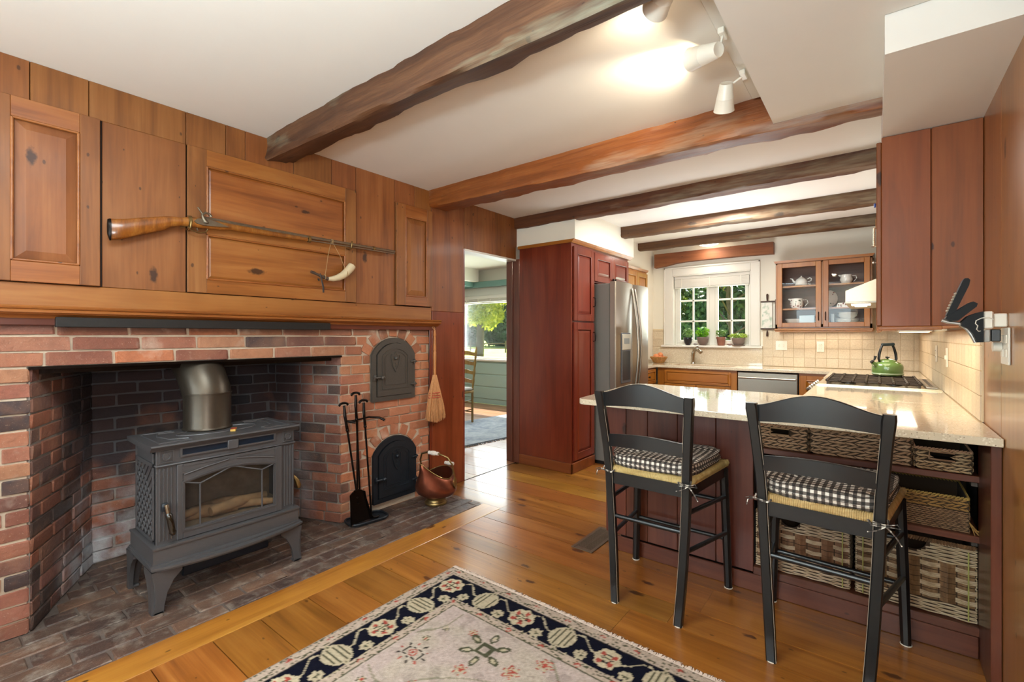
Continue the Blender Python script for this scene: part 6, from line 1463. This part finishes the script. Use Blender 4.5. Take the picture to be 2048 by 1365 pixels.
def willow(name, lab, x0, x1, z0, z1, hx, hr, seed, y0=2.59, D=.32, square=False):
    t = thing(name, lab, 'basket', ((x0+x1)/2, y0+D/2, z0)); W, H = x1-x0, z1-z0; rs4 = random.Random(seed)
    hc = (hx, H-.012)
    def inhole(x, z): 
        return abs(x-hc[0]) < hr*.95 and z > H-hr*1.05 if square else (x-hc[0])**2+(z-hc[1])**2 < hr*hr
    m = M()   # liner with round hand hole
    n = 10
    pts = [(0, 0), (W, 0), (W, H), (hc[0]+hr, H)]+[(hc[0]+hr*math.cos(a), hc[1]-hr*math.sin(a)) for a in [PI*k/n for k in range(n+1)]]+[(hc[0]-hr, H), (0, H)]
    m.prism(pts, 'y', .008, .012); m.box(0, .006, .012, D, 0, H); m.box(W-.006, W, .012, D, 0, H); m.box(0, W, D-.006, D, 0, H); m.box(0, W, .01, D, 0, .006)
    m.v = [(a-W/2, b-D/2, c_) for a, b, c_ in m.v]; m.build('shell', plain('basket_core_dark', '3c2a1c', .95), t)
    stakes = max(5, int(W/.052)); sw = W/stakes
    def strand(m, pf, z, ph_, r=.0032, xa=0, xb=None, amp=.005):
        xb = W if xb is None else xb; pts = []; n = max(2, int((xb-xa)/(sw/2)+.5))
        for k in range(n*2+1):
            x = xa+(xb-xa)*k/(2*n)
            pts.append((x, -amp*math.sin(PI*x/sw+ph_)+.002, z+.0012*math.sin(x*31+z*90)))
        seg = []
        for p in pts:
            if pf and inhole(p[0], p[2]):
                if len(seg) > 1: m.tube(seg, r, 5)
                seg = []
            else: seg.append(p)
        if len(seg) > 1: m.tube(seg, r, 5)
    m = M(); m3 = M(); bt, bb = H*.26, H*.18; step = .0072
    k = 0; z = .006
    while z < bb: strand(m, True, z, PI*(k % 2)); z += step; k += 1
    z = H-bt
    while z < H-.006: strand(m, True, z, PI*(k % 2)); z += step; k += 1
    # the middle: groups of three thin strands alternate with broad leaf blocks
    mid0, mid1 = bb+.002, H-bt-.002; rows_ = 3 if H < .29 else 4; rh = (mid1-mid0)/rows_
    for r_ in range(rows_):
        for c_ in range(stakes):
            xa, xb = c_*sw+.002, (c_+1)*sw-.002
            zc_ = mid0+(r_+.5)*rh
            if (c_) % 2 == 0:
                for q in (-1, 0, 1): m.tube([(xa-.006, .004, zc_+q*.006), ((xa+xb)/2, -.006, zc_+q*.006), (xb+.006, .004, zc_+q*.006)], .003, 5)
            d = .002 if c_ % 2 == 0 else -.003
            for q in range(2):
                za, zb_ = zc_-rh*.48+q*rh*.48, zc_-rh*.48+(q+1)*rh*.48-.001
                j = rs4.uniform(-.001, .001); m3.add([(xa, .007, za), (xa, .007, zb_), ((xa+xb)/2, d+j, zb_), ((xa+xb)/2, d+j, za), (xb, .007, zb_), (xb, .007, za)], [(0, 3, 2, 1), (3, 5, 4, 2)])
    for mm in (m, m3): mm.v = [(a-W/2, b-D/2, c_) for a, b, c_ in mm.v]
    # sides
    for sx in (-1, 1):
        z = .006; k = 0
        while z < H-.006:
            pts = [(sx*(W/2+.002+.004*math.sin(PI*y/.05+PI*(k % 2))), y-D/2, z) for y in np.linspace(0, D, 14)]
            m.tube(pts, .0032, 4); z += step*1.4; k += 1
    m.build('willow_weave', WILL, t, 60, kind='stuff'); m3.build('leaf_weave', BARKL, t, kind='stuff')
    m = M(); k = 0; s_ = 0
    while s_ < W:
        x = s_-W/2
        if not (abs(s_-hc[0]) < hr*.9 and False): m.tube([(x, -.008-D/2, H-.010), (x+.006, -.004-D/2, H+.003), (x+.013, .004-D/2, H-.002)], [.004, .0055, .004], 5)
        s_ += .0095
    m.tube([(W/2-.002, -D/2-.002, H-.001), (W/2, D/2, H)], .005, 6); m.tube([(-W/2, -D/2, H), (-W/2, D/2, H)], .005, 6)
    m.build('rim', BARKL, t, 60, kind='stuff')
    gw = plain('green_willow', '9a9a50', .6)
    for q_ in (-1, 1):
        m = M(); m.tube([(q_*(W/2-.022), -.009-D/2, .008), (q_*(W/2-.022), -.009-D/2, H-.02)], .0024, 6); m.build('corner_stake', gw, t, 60)
    return t
willow('willow_basket', 'shorter wicker basket with a round hand hole, left on the bottom shelf behind the stool', -.470, -.098, ZB, .400, .145, .042, 11, square=False)
willow('willow_basket', 'tall wicker basket of mixed willow and brown leaf, right on the bottom shelf', -.068, .312, ZB, .425, .19, .045, 12)

# ------------------------------------------------------------------ stools
GH = N('gingham'); v = GH.coord('Object'); sx_ = GH.n('SeparateXYZ'); GH.l(v, sx_.inputs[0])
def stripe(i, p, o=0): 
    return GH.math('GREATER_THAN', GH.math('FRACT', GH.math('MULTIPLY_ADD', sx_.outputs[i], 1/p, o+50)), .5)
P_ = .0235; a = stripe(0, P_); geo = GH.n('NewGeometry'); nrm = GH.n('SeparateXYZ'); tc = GH.n('TexCoord'); GH.l(tc.outputs['Normal'], nrm.inputs[0])
b = stripe(1, P_); cz_ = stripe(2, P_)
top_ = GH.math('GREATER_THAN', GH.math('ABSOLUTE', nrm.outputs[2]), .75)
xside = GH.math('GREATER_THAN', GH.math('ABSOLUTE', nrm.outputs[0]), .7)
aa = GH.mix(xside, a, b); 
bb_ = GH.mix(top_, cz_, b)
s2 = GH.math('MULTIPLY_ADD', GH.math('ADD', aa, bb_), .5, 0)
weave = GH.noise(v, 500, 2)
side_c = GH.ramp(s2, [(0, 'e4dccf'), (.5, '5c524c'), (1, '0d0c0e')], 'LINEAR')
GH.l(GH.mix(GH.math('MULTIPLY', weave, .15), side_c, srgb('8a7c6a')), GH.b.inputs['Base Color']); GH.set(Roughness=.9); GH.bump(weave, .2, .001)
RUSH = wood('rush', '9a7a48', 'c4a26a', 'dcc08c', 'x', rough=.75, knots=0, cross=40, lng=10, var=.03)
def stool(lab, loc, rz):
    t = thing('bar_stool', lab, 'stool', loc, rz, 'bar stools at the peninsula')
    ins = lambda z, pts: pts
    def post(sx):
        P = [(.150, -.232, 0), (.158, -.222, .12), (.166, -.216, .25), (.174, -.214, .40), (.180, -.217, .52), (.183, -.222, .62), (.188, -.232, .72), (.196, -.246, .82), (.204, -.262, .92), (.209, -.272, .985), (.211, -.276, 1.008)]
        pts = [(sx*x, y, z) for x, y, z in P]; m = M(); n = 8; w_, d_ = .0185, .0165; v = []; f = []
        for i, (x, y, z) in enumerate(pts):
            k = 1 if 0 < i < len(pts)-1 else .94
            if i == len(pts)-2: k = 1.15
            if i == len(pts)-1: k = 1.0
            c = .005
            for a_, b_ in ((-w_, -d_+c), (-w_+c, -d_), (w_-c, -d_), (w_, -d_+c), (w_, d_-c), (w_-c, d_), (-w_+c, d_), (-w_, d_-c)): v.append((x+a_*k, y+b_*k, z))
        for i in range(len(pts)-1):
            for q in range(8): f.append((i*8+q, i*8+(q+1) % 8, (i+1)*8+(q+1) % 8, (i+1)*8+q))
        f.append(tuple(range(8))[::-1]); f.append(tuple((len(pts)-1)*8+q for q in range(8)))
        m.add(v, f); o = m.build('rear_post', BLACKP, t, 35)
        m = M(); e = [(x-sx*(-.0)-sx*w_*.99, y-d_*.80, z+.002) for x, y, z in pts[0:9]]; m.tube(e, .0012, 4); m.build('worn_edge', EDGEW, o)
        m = M(); m.lathe([(.001, 0), (.019, 0), (.019, .003), (.001, .003)], (sx*.150, -.232, -.0002), 14); m.build('foot_pad', WHITE_PL, o)
    post(-1); post(1)
    for sx in (-1, 1):
        m = M(); pts = [(sx*.245, .237, .002), (sx*.236, .232, .30), (sx*.226, .224, .60)]; m.tube(pts, [.0185, .0205, .021], 8, up=(1, 0, 0)); o = m.build('front_leg', BLACKP, t, 40)
        m = M(); m.lathe([(.001, 0), (.020, 0), (.020, .003), (.001, .003)], (sx*.245, .237, -.0002), 14); m.build('foot_pad', WHITE_PL, o)
    def slat(zt, zb, arch_t, arch_b, xw, yb_, nm, th=.016):
        n = 22; m = M(); F = []; 
        for k in range(n+1):
            u = k/n; x = -xw+2*xw*u; q = math.sin(PI*u); s4 = q**1.6 if arch_t > .02 else q
            y = yb_-.026*q; F.append((x, y, zt+arch_t*s4, zb+arch_b*q))
        v = []; f = []; 
        for x, y, a_, b_ in F: v += [(x, y-th/2, b_), (x, y-th/2, a_-.003), (x, y-th/2+.003, a_), (x, y+th/2-.003, a_), (x, y+th/2, a_-.003), (x, y+th/2, b_)]
        for k in range(n):
            for q in range(6): f.append((k*6+q, k*6+(q+1) % 6, (k+1)*6+(q+1) % 6, (k+1)*6+q))
        f.append(tuple(range(6))[::-1]); f.append(tuple(n*6+q for q in range(6))); m.add(v, f); m.build(nm, BLACKP, t, 40)
    slat(1.000, .935, .052, .014, .204, -.262, 'crest_rail'); slat(.798, .742, .018, .012, .192, -.240, 'back_slat')
    for a_, b_, nm in (((-.18, -.215, .592), (.18, -.215, .592), 'rear'), ((-.225, .224, .592), (.225, .224, .592), 'front'), ((-.18, -.215, .592), (-.225, .224, .592), 'l'), ((.18, -.215, .592), (.225, .224, .592), 'r')):
        m = M(); A_, B_ = Vector(a_), Vector(b_); d = (B_-A_).normalized(); nr = Vector((d.y, -d.x, 0))*.011
        v = [A_-nr+Vector((0, 0, -.030)), A_+nr+Vector((0, 0, -.030)), A_+nr+Vector((0, 0, .026)), A_-nr+Vector((0, 0, .026))]; v += [p+(B_-A_) for p in v]
        m.add(v, [(0,1,2,3), (7,6,5,4), (0,4,5,1), (1,5,6,2), (2,6,7,3), (3,7,4,0)]); m.build('apron', BLACKP, t)
    # stretchers
    for a_, b_ in (((-.172, -.214, .405), (.172, -.214, .405)), ((-.236, .231, .435), (.236, .231, .435)), ((-.240, .233, .245), (.240, .233, .245)),
                   ((-.178, -.215, .490), (-.233, .228, .460)), ((.178, -.215, .490), (.233, .228, .460)), ((-.170, -.215, .318), (-.238, .231, .278)), ((.170, -.215, .318), (.238, .231, .278))):
        M().tube([a_, b_], .0105, 10).build('stretcher', BLACKP, t, 50)
    # rush seat: four fields of cord around the rails, the lip rolled over
    m = M(); cor = [(-.200, -.222), (.200, -.222), (.244, .246), (-.244, .246)]
    m.prism([(x*.97, y*.97) for x, y in cor], 'z', .618, .640); m.build('seat_core', RUSH, t)
    m = M()
    for i in range(4):
        A_, B_ = Vector(cor[i]), Vector(cor[(i+1) % 4]); C_ = Vector((0, .01)); n = int((B_-A_).length/.0068)
        for k in range(n):
            u = (k+.5)/n; p = A_+(B_-A_)*u; w_ = 1-abs(2*u-1); q = p+(C_-p)*w_*.92; nd = (C_-(A_+B_)/2).normalized()
            L = (C_-(A_+B_)/2).length*w_*.9; q = p+nd*L
            m.tube([(p.x+nd.x*.006, p.y+nd.y*.006, .612), (p.x-nd.x*.002, p.y-nd.y*.002, .628), (p.x+nd.x*.006, p.y+nd.y*.006, .6425), (q.x, q.y, .6405)], .0034, 5, cap=False)
    m.build('rush_seat', RUSH, t, 60, kind='stuff')
    # cushion
    m = M(); n = 44; out = []
    def cpt(a_, k=1.0):
        c_, s_ = math.cos(a_), math.sin(a_); e = .42; x = (abs(c_)**e)*(1 if c_ >= 0 else -1); y = (abs(s_)**e)*(1 if s_ >= 0 else -1)
        wx = .196+.038*(y+1)/2; return (x*wx*k, .008+y*.228*k)
    lay = [(.93, .644), (.985, .648), (1.0, .656), (.995, .664), (1.012, .668), (.998, .672), (1.0, .684), (.985, .694), (1.0, .698), (.975, .702), (.90, .706), (.6, .709), (.0001, .710)]
    rs5 = random.Random(4)
    for k_, z_ in lay:
        for q in range(n):
            a_ = 2*PI*q/n; x, y = cpt(a_, k_); m.v.append((x, y, z_+(.0028*math.sin(a_*9+z_*50)+.002*math.sin(a_*4) if k_ > .5 else 0)+(-.004*math.sin(x*40)*math.sin(y*30) if k_ < .95 else 0)))
    for i in range(len(lay)-1):
        for q in range(n): m.f.append((i*n+q, i*n+(q+1) % n, (i+1)*n+(q+1) % n, (i+1)*n+q)); m.m.append(0)
    m.f.append(tuple(range(n))[::-1]); m.m.append(0)
    cu = m.build('cushion', GH.mat, t, 60)
    m = M()
    for z_, k_ in ((.668, 1.016), (.698, 1.006)):
        m.tube([(cpt(2*PI*q/n, k_)+(z_+.0028*math.sin(2*PI*q/n*9+z_*50),)) for q in range(n+1)], .0032, 6)
    m.build('piping', GH.mat, cu, 60)
    for sx in (-1, 1):
        m = M(); m.tube([(sx*.170, -.205, .660), (sx*.205, -.235, .640), (sx*.206, -.250, .628), (sx*.160, -.252, .622), (sx*.150, -.235, .63)], .0042, 6, flat=.5)
        if sx > 0:
            m.tube([(.20, -.252, .626), (.230, -.262, .640), (.238, -.262, .628), (.204, -.256, .624)], .0038, 5, flat=.5); m.tube([(.20, -.252, .626), (.165, -.262, .636), (.158, -.262, .622), (.196, -.256, .622)], .0038, 5, flat=.5)
            m.tube([(.20, -.254, .624), (.225, -.262, .60), (.242, -.262, .572)], .0042, 5, flat=.5); m.tube([(.20, -.254, .624), (.175, -.262, .606), (.150, -.262, .597)], .0042, 5, flat=.5)
        else:
            m.tube([(-.206, -.25, .630), (-.228, -.262, .622), (-.232, -.262, .600)], .0042, 5, flat=.5); m.tube([(-.206, -.25, .630), (-.215, -.262, .636), (-.236, -.262, .628)], .0038, 5, flat=.5)
        m.build('cushion_tie', GH.mat, cu, 60)
    return t
s1 = stool('black ladder-back bar stool with gingham cushion, nearer the refrigerator, left of the other stool', (-.832, 2.288, 0), 0)
s2_ = dup(s1, (-.160, 2.283, 0), math.radians(-3), 'black ladder-back bar stool with gingham cushion, nearer the right wall before the baskets')

# ------------------------------------------------------------------ floor vent
fv = thing('floor_vent', 'brown metal floor register beside the left end of the peninsula', 'vent', (-1.375, 2.61, 0))
VB = plain('bronze_vent', '7a6656', .4, .7)
m = M(); ring_ = [(-.07, -.195), (.07, -.195), (.07, .195), (-.07, .195)]
m.box(-.070, -.050, -.185, .185, 0, .005, .0015); m.box(.050, .070, -.185, .185, 0, .005, .0015); m.box(-.05, .05, -.185, -.160, 0, .005, .0015); m.box(-.05, .05, .160, .185, 0, .005, .0015); m.build('frame', VB, fv)
m = M(); m.box(-.05, .05, -.16, .16, .0002, .001); m.build('duct', RUBBER, fv)
sm_ = M().box(-.05, .05, -.0028, .0028, .0006, .0042).mesh('slat', VB)
for k in range(26): inst('slat', sm_, fv, (0, -.156+k*.0125, 0))
m = M(); m.box(-.003, .003, -.16, .16, .0006, .0044); m.build('crossbar', VB, fv)

# ------------------------------------------------------------------ rug with a wool pile
def rug():
    X0, Y1_ = -1.815, 1.800; Wd, Hd = 1.98, 2.75; cell = .0068; nx, ny = int(Wd/cell), int(Hd/cell)
    xs_ = np.linspace(0, Wd, nx+1); ys_ = np.linspace(0, Hd, ny+1); U, V = np.meshgrid(xs_, ys_, indexing='ij')
    rs6 = np.random.RandomState(2)
    # folding gives four-fold symmetry; e: distance to the nearest edge, s: distance along the border from the corner
    Uf, Vf = np.minimum(U, Wd-U), np.minimum(V, Hd-V)
    jit = rs6.normal(size=U.shape)*.0012
    e = np.minimum(Uf, Vf)+jit; s_ = np.where(Uf < Vf, Vf, Uf); 
    col = np.zeros(U.shape+(3,)); hexc = lambda h: np.array(srgb(h)[:3])
    PINK, FIELD, NAVY, BEIGE, RUST, OLIVE, DARK = hexc('b3a090'), hexc('b2a496'), hexc('0e0e1c'), hexc('b4a68c'), hexc('a0483c'), hexc('4c4c38'), hexc('2c2824')
    lav = hexc('b6a09e')
    def smooth(A, n):
        for _ in range(n): A = (A+np.roll(A, 1, 0)+np.roll(A, -1, 0)+np.roll(A, 1, 1)+np.roll(A, -1, 1))/5
        return A
    lf = smooth(rs6.normal(size=U.shape), 60); lf /= lf.std()
    col[:] = FIELD
    k = np.clip(lf*.5+.5, 0, 1)[..., None]; col = FIELD*(1-k*.5)+lav*k*.5
    # field motifs
    def put(mask, c): col[mask] = c
    def cpy(u, v): return (U-u), (V-v)
    def rosette(u, v, r, petals, c_out, c_in, c_mid, rot=0, sym=True):
        for (uu, vv) in ((u, v), (Wd-u, v), (u, Hd-v), (Wd-u, Hd-v)) if sym else ((u, v),):
            a, b = cpy(uu, vv); rr = np.hypot(a, b); th = np.arctan2(b, a)+rot; rad = r*(.78+.22*np.cos(petals*th))
            put((rr < rad) & (rr > rad*.80), c_out); put((rr < rad*.78) & (rr > rad*.45), c_in); put((rr < rad*.42) & (rr > rad*.25), c_mid); put(rr < rad*.2, c_out)
    # thin vines over the field
    vine = np.abs(np.sin(U*9+np.sin(V*11)*.9)*.5+np.cos(V*8-np.sin(U*7))*.5)
    put((vine < .022) & (e > .28), hexc('8c8472'))
    blot = smooth(rs6.normal(size=U.shape), 14); blot /= blot.std(); put_m = (blot > 1.1) & (e > .27); col[put_m] = col[put_m]*.84
    for (u, v, r) in ((.58, .40, .10), (.95, .78, .10), (.40, 1.02, .08)):
        for (uu, vv) in ((u, v), (Wd-u, v), (u, Hd-v), (Wd-u, Hd-v)):
            a, b = cpy(uu, vv); th = np.arctan2(b, a); rr = np.hypot(a, b)
            put((np.maximum(abs(a-.0), abs(b)) < r*.34) & (np.maximum(abs(a), abs(b)) > r*.18), OLIVE)
            for q in range(6):
                an = q*PI/3+.4; pa, pb = a-math.cos(an)*r*.75, b-math.sin(an)*r*.75; pr = pa*math.cos(an)+pb*math.sin(an); pt = -pa*math.sin(an)+pb*math.cos(an)
                lm = (np.abs(pr)/(r*.32))**2+(np.abs(pt)/(r*.16))**2
                put((lm < 1) & (lm > .25), OLIVE); put(lm <= .2, BEIGE)
    for (u, v) in ((.365, .59), (.80, .62), (.55, .86)):
        for (uu, vv) in ((u, v), (Wd-u, v), (u, Hd-v), (Wd-u, Hd-v)):
            a, b = cpy(uu, vv); hx_ = np.maximum(np.abs(a)/.045, np.abs(b)/.032+np.abs(a)/.11)
            put((hx_ < 1) & (hx_ > .84), DARK); rr = np.hypot(a, b); put((rr < .019) & (rr > .013), RUST); put(rr < .007, RUST)
            th = np.arctan2(b, a)
            for q in range(10):
                an = q*PI/5; pa, pb = a-math.cos(an)*.062, b-math.sin(an)*.054; pr = pa*math.cos(an)+pb*math.sin(an); pt = -pa*math.sin(an)+pb*math.cos(an)
                put((pr/.010)**2+(pt/.0045)**2 < 1, RUST if q % 2 else DARK)
    for (u, v, r) in ((.58, .54, .030), (.74, .431, .038), (.82, .322, .040), (.65, .60, .026), (.36, .40, .018), (.47, .35, .022), (.34, .50, .020), (.92, .38, .03), (.45, .86, .03), (.50, .70, .024), (.33, .80, .02), (1.0, .45, .026), (.70, 1.1, .03)):
        rosette(u, v, r, 6, RUST if r > .02 else OLIVE, BEIGE, RUST)
    # guards and main border
    b0, b1 = .060, .215
    put(e < b0, PINK); put((e > b1) & (e < .262), PINK)
    for c_ in (.004, .050, .222, .258): put(np.abs(e-c_) < .0022, OLIVE)
    for base, amp in ((.028, .012), (.240, .010)):
        z = base+amp*np.clip(np.abs(((s_/.085) % 2)-1)*3-1.5, -1, 1); put((np.abs(e-z) < .0022), OLIVE)
        sd = ((s_+.02) % .17)-.085; rr = np.hypot(sd, e-base); th = np.arctan2(e-base, sd)
        put((rr < .011) & (np.cos(4*th) > -.2) & (rr > .003), RUST)
    band = (e > b0) & (e < b1); put(band, NAVY); put(np.abs(e-b0) < .0022, DARK); put(np.abs(e-b1) < .0022, BEIGE)
    mid = (b0+b1)/2
    # corner and border flowers (period .43 along the border), carnations between them
    per = .43
    def motif(sc, e_c, kind, mask=None):
        a = s_-sc if mask is None else Uf-mask[0]; b = e-e_c if mask is None else Vf-mask[1]
        rr = np.hypot(a, b); th = np.arctan2(b, a)
        ok = band | (kind != 'flower')
        if kind == 'flower':
            rad = .064*(.94+.06*np.cos(8*th)); put((rr < rad) & band, BEIGE*1.12); put((rr < rad*.80) & (np.cos(5*th+.4) > .25) & (rr > rad*.38) & band, RUST)
            put((rr < rad*.52) & (rr > rad*.40) & (np.cos(6*th) > -.3) & band, DARK); put((rr < rad*.32) & (np.cos(4*th) > .2) & band, OLIVE)
        if kind == 'vase':
            el = (a/.058)**2+(b/.068)**2; put((el < 1) & band, BEIGE); put((el < .72) & (np.abs((a/.011) % 2-1) < .30) & band, OLIVE*.8)
            put((np.hypot(a/.8, np.abs(b)-.066) < .016), BEIGE*.9); put((np.hypot(a/.8, np.abs(b)-.066) < .006), OLIVE)
        if kind == 'small':
            rad = .031*(.88+.12*np.cos(7*th)); put((rr < rad) & band, BEIGE); put((rr < rad*.45) & (np.cos(5*th) > 0) & band, OLIVE)
        if kind == 'vine':
            put((np.abs(b-.030*np.sin(a*38)) < .0045) & (np.abs(a) < .065) & band, BEIGE)
    far = s_ > .235
    for k_ in range(8):
        sc = .568+per*(k_-1)
        for q, kd, ec in ((sc+.215, 'vase', mid+.0), (sc, 'flower', mid), (sc+.108, 'vine', mid-.030), (sc-.108, 'vine', mid-.030), (sc+.110, 'small', mid+.045), (sc-.105, 'small', mid+.045)):
            if q > .22: motif(q, ec, kd)
    motif(0, 0, 'flower', (mid-.008, mid+.004))
    col *= (1+rs6.normal(size=U.shape)[..., None]*.09); col = np.clip(col, 0.004, 1)
    Z = .011+smooth(rs6.normal(size=U.shape), 1)*.0012
    Z -= .0015*((np.abs(e-b0) < .004) | (np.abs(e-b1) < .004))
    verts = np.stack([X0+U, Y1_-V, Z], -1).reshape(-1, 3)
    verts[:, 1] += .006*np.sin(verts[:, 0]*3); 
    i = np.arange(nx*(ny+1)).reshape(nx, ny+1)[:, :-1].ravel(); faces = np.stack([i, i+1, i+ny+2, i+ny+1], 1)[:, ::-1]
    # skirt down to the floor
    o0 = np.array([X0+Wd/2, Y1_-Hd/2, 0]); verts -= o0
    N0 = len(verts); bidx = list(range(0, ny+1))+[k_*(ny+1)+ny for k_ in range(1, nx+1)]+[nx*(ny+1)+k_ for k_ in range(ny-1, -1, -1)]+[k_*(ny+1) for k_ in range(nx-1, 0, -1)]
    low = verts[bidx].copy(); low[:, 2] = .0008; V_ = np.concatenate([verts, low]); nb = len(bidx)
    sk2 = [(bidx[k_], bidx[(k_+1) % nb], N0+(k_+1) % nb, N0+k_) for k_ in range(nb)]
    me = bpy.data.meshes.new('pile'); F = np.concatenate([faces, np.array(sk2)])
    me.vertices.add(len(V_)); me.vertices.foreach_set('co', V_.ravel()); me.loops.add(F.size); me.loops.foreach_set('vertex_index', F.ravel().astype(np.int32))
    me.polygons.add(len(F)); me.polygons.foreach_set('loop_start', np.arange(0, F.size, 4, dtype=np.int32)); me.update(calc_edges=True); me.validate()
    ca = me.color_attributes.new('wool', 'FLOAT_COLOR', 'POINT'); C4 = np.ones((len(V_), 4)); C4[:N0, :3] = col.reshape(-1, 3); C4[N0:, :3] = PINK; ca.data.foreach_set('color', C4.ravel())
    g = N('wool_pile'); at = g.n('Attribute'); at.attribute_name = 'wool'; nz = g.noise(g.coord('Object'), 420, 2)
    g.l(g.mix(g.math('MULTIPLY', nz, .6), at.outputs['Color'], g.mix(1.0, at.outputs['Color'], srgb('a89c92'), 'MULTIPLY')), g.b.inputs['Base Color']); g.set(Roughness=1.0); g.b.inputs['Specular IOR Level'].default_value = .05; g.b.inputs['Sheen Weight'].default_value = .01; g.bump(nz, .6, .003)
    me.materials.append(g.mat)
    t = thing('area_rug', 'cream oriental wool rug with a navy flowered border on the pine floor', 'rug', tuple(o0))
    o = bpy.data.objects.new('pile', me); COL.objects.link(o); o.parent = t
    m = M(); r7 = random.Random(9)
    for side, n_ in (('far', 900),):
        for k_ in range(n_):
            x = -Wd/2+Wd*k_/n_; y = Hd/2+.006*math.sin((x+o0[0])*3); L_ = r7.uniform(.014, .034); dx_ = r7.uniform(-.01, .012)
            m.tube([(x, y-.004, .010), (x+dx_*.5, y+L_*.5, .009+r7.uniform(0, .004)), (x+dx_, y+L_, r7.uniform(.001, .005))], [.0030, .0024, .001], 4, cap=False)
    for k_ in range(700):
        y = -Hd/2+Hd*k_/700; x = -Wd/2
        m.tube([(x+.003, y, .011), (x-.004, y+r7.uniform(-.002, .002), .007), (x-.004, y, .001)], .0026, 4, cap=False)
    m.build('fringe', plain('rug_wool_fringe', 'c9b4a4', .95, vary=.15), t, 0, kind='stuff')
rug()

# ------------------------------------------------------------------ track lights
tl = thing('track_rail', 'white lighting track along the edge of the dropped ceiling', 'track', (-.455, 1.6, 2.41))
m = M(); m.box(-.475, -.435, .2, 2.50, 2.418, 2.4395, .003); m.build('rail', WHITE, tl, world=True)
def spot(lab, rear, front, en, base_y):
    rear, front = Vector(rear), Vector(front); t = thing('track_spotlight', lab, 'spotlight', tuple(rear), group='white track spotlights')
    u = (front-rear).normalized(); L = (front-rear).length; q = u.to_track_quat('Z', 'X').to_matrix().to_4x4()
    m = M(); m.lathe([(.001, .004), (.020, .002), (.026, 0), (.028, .004), (.036, L*.52), (.037, L*.53), (.036, L*.54), (.043, L*.96), (.045, L), (.042, L), (.040, L*.93), (.001, L*.90)], n=28); m.v = [tuple(q @ Vector(p)) for p in m.v]; h = m.build('head', WHITE_PL, t, 40)
    m = M(); m.lathe([(.001, L*.94), (.038, L*.945), (.038, L*.955), (.001, L*.965)], n=24); m.v = [tuple(q @ Vector(p)) for p in m.v]; m.build('lamp', plain('spot_lamp', 'fff4e0', .3, emit='ffe8c0', es=9), h)
    m = M(); b_ = Vector((-.455, base_y, 2.405))-rear; m.tube([tuple(u*L*.3+Vector((.0, 0, .015))), tuple(b_*.6+Vector((0, 0, -.01))), tuple(b_)], .005, 8); m.build('arm', WHITE_PL, t, 50)
    m = M(); m.box(b_.x-.012, b_.x+.012, b_.y-.03, b_.y+.03, b_.z-.008, b_.z+.014, .003); m.build('adapter', WHITE_PL, t)
    f = front+u*.006
    light('spot_beam', 'SPOT', tuple(f), en, (1, .88, .68), aim=tuple(f+u), spot_size=math.radians(105), spot_blend=.8, shadow_soft_size=.03)
spot('white track spotlight half cut off by the top edge, nearest the camera', (-.50, 1.445, 2.375), (-.585, 1.53, 2.365), 7, 1.40)
spot('white track spotlight aimed sideways across the ceiling, middle of the track', (-.465, 1.855, 2.345), (-.585, 1.915, 2.378), 17, 1.87)
spot('white track spotlight aimed down at the orange beam, farthest along the track', (-.520, 2.20, 2.385), (-.548, 2.275, 2.300), 6, 2.22)
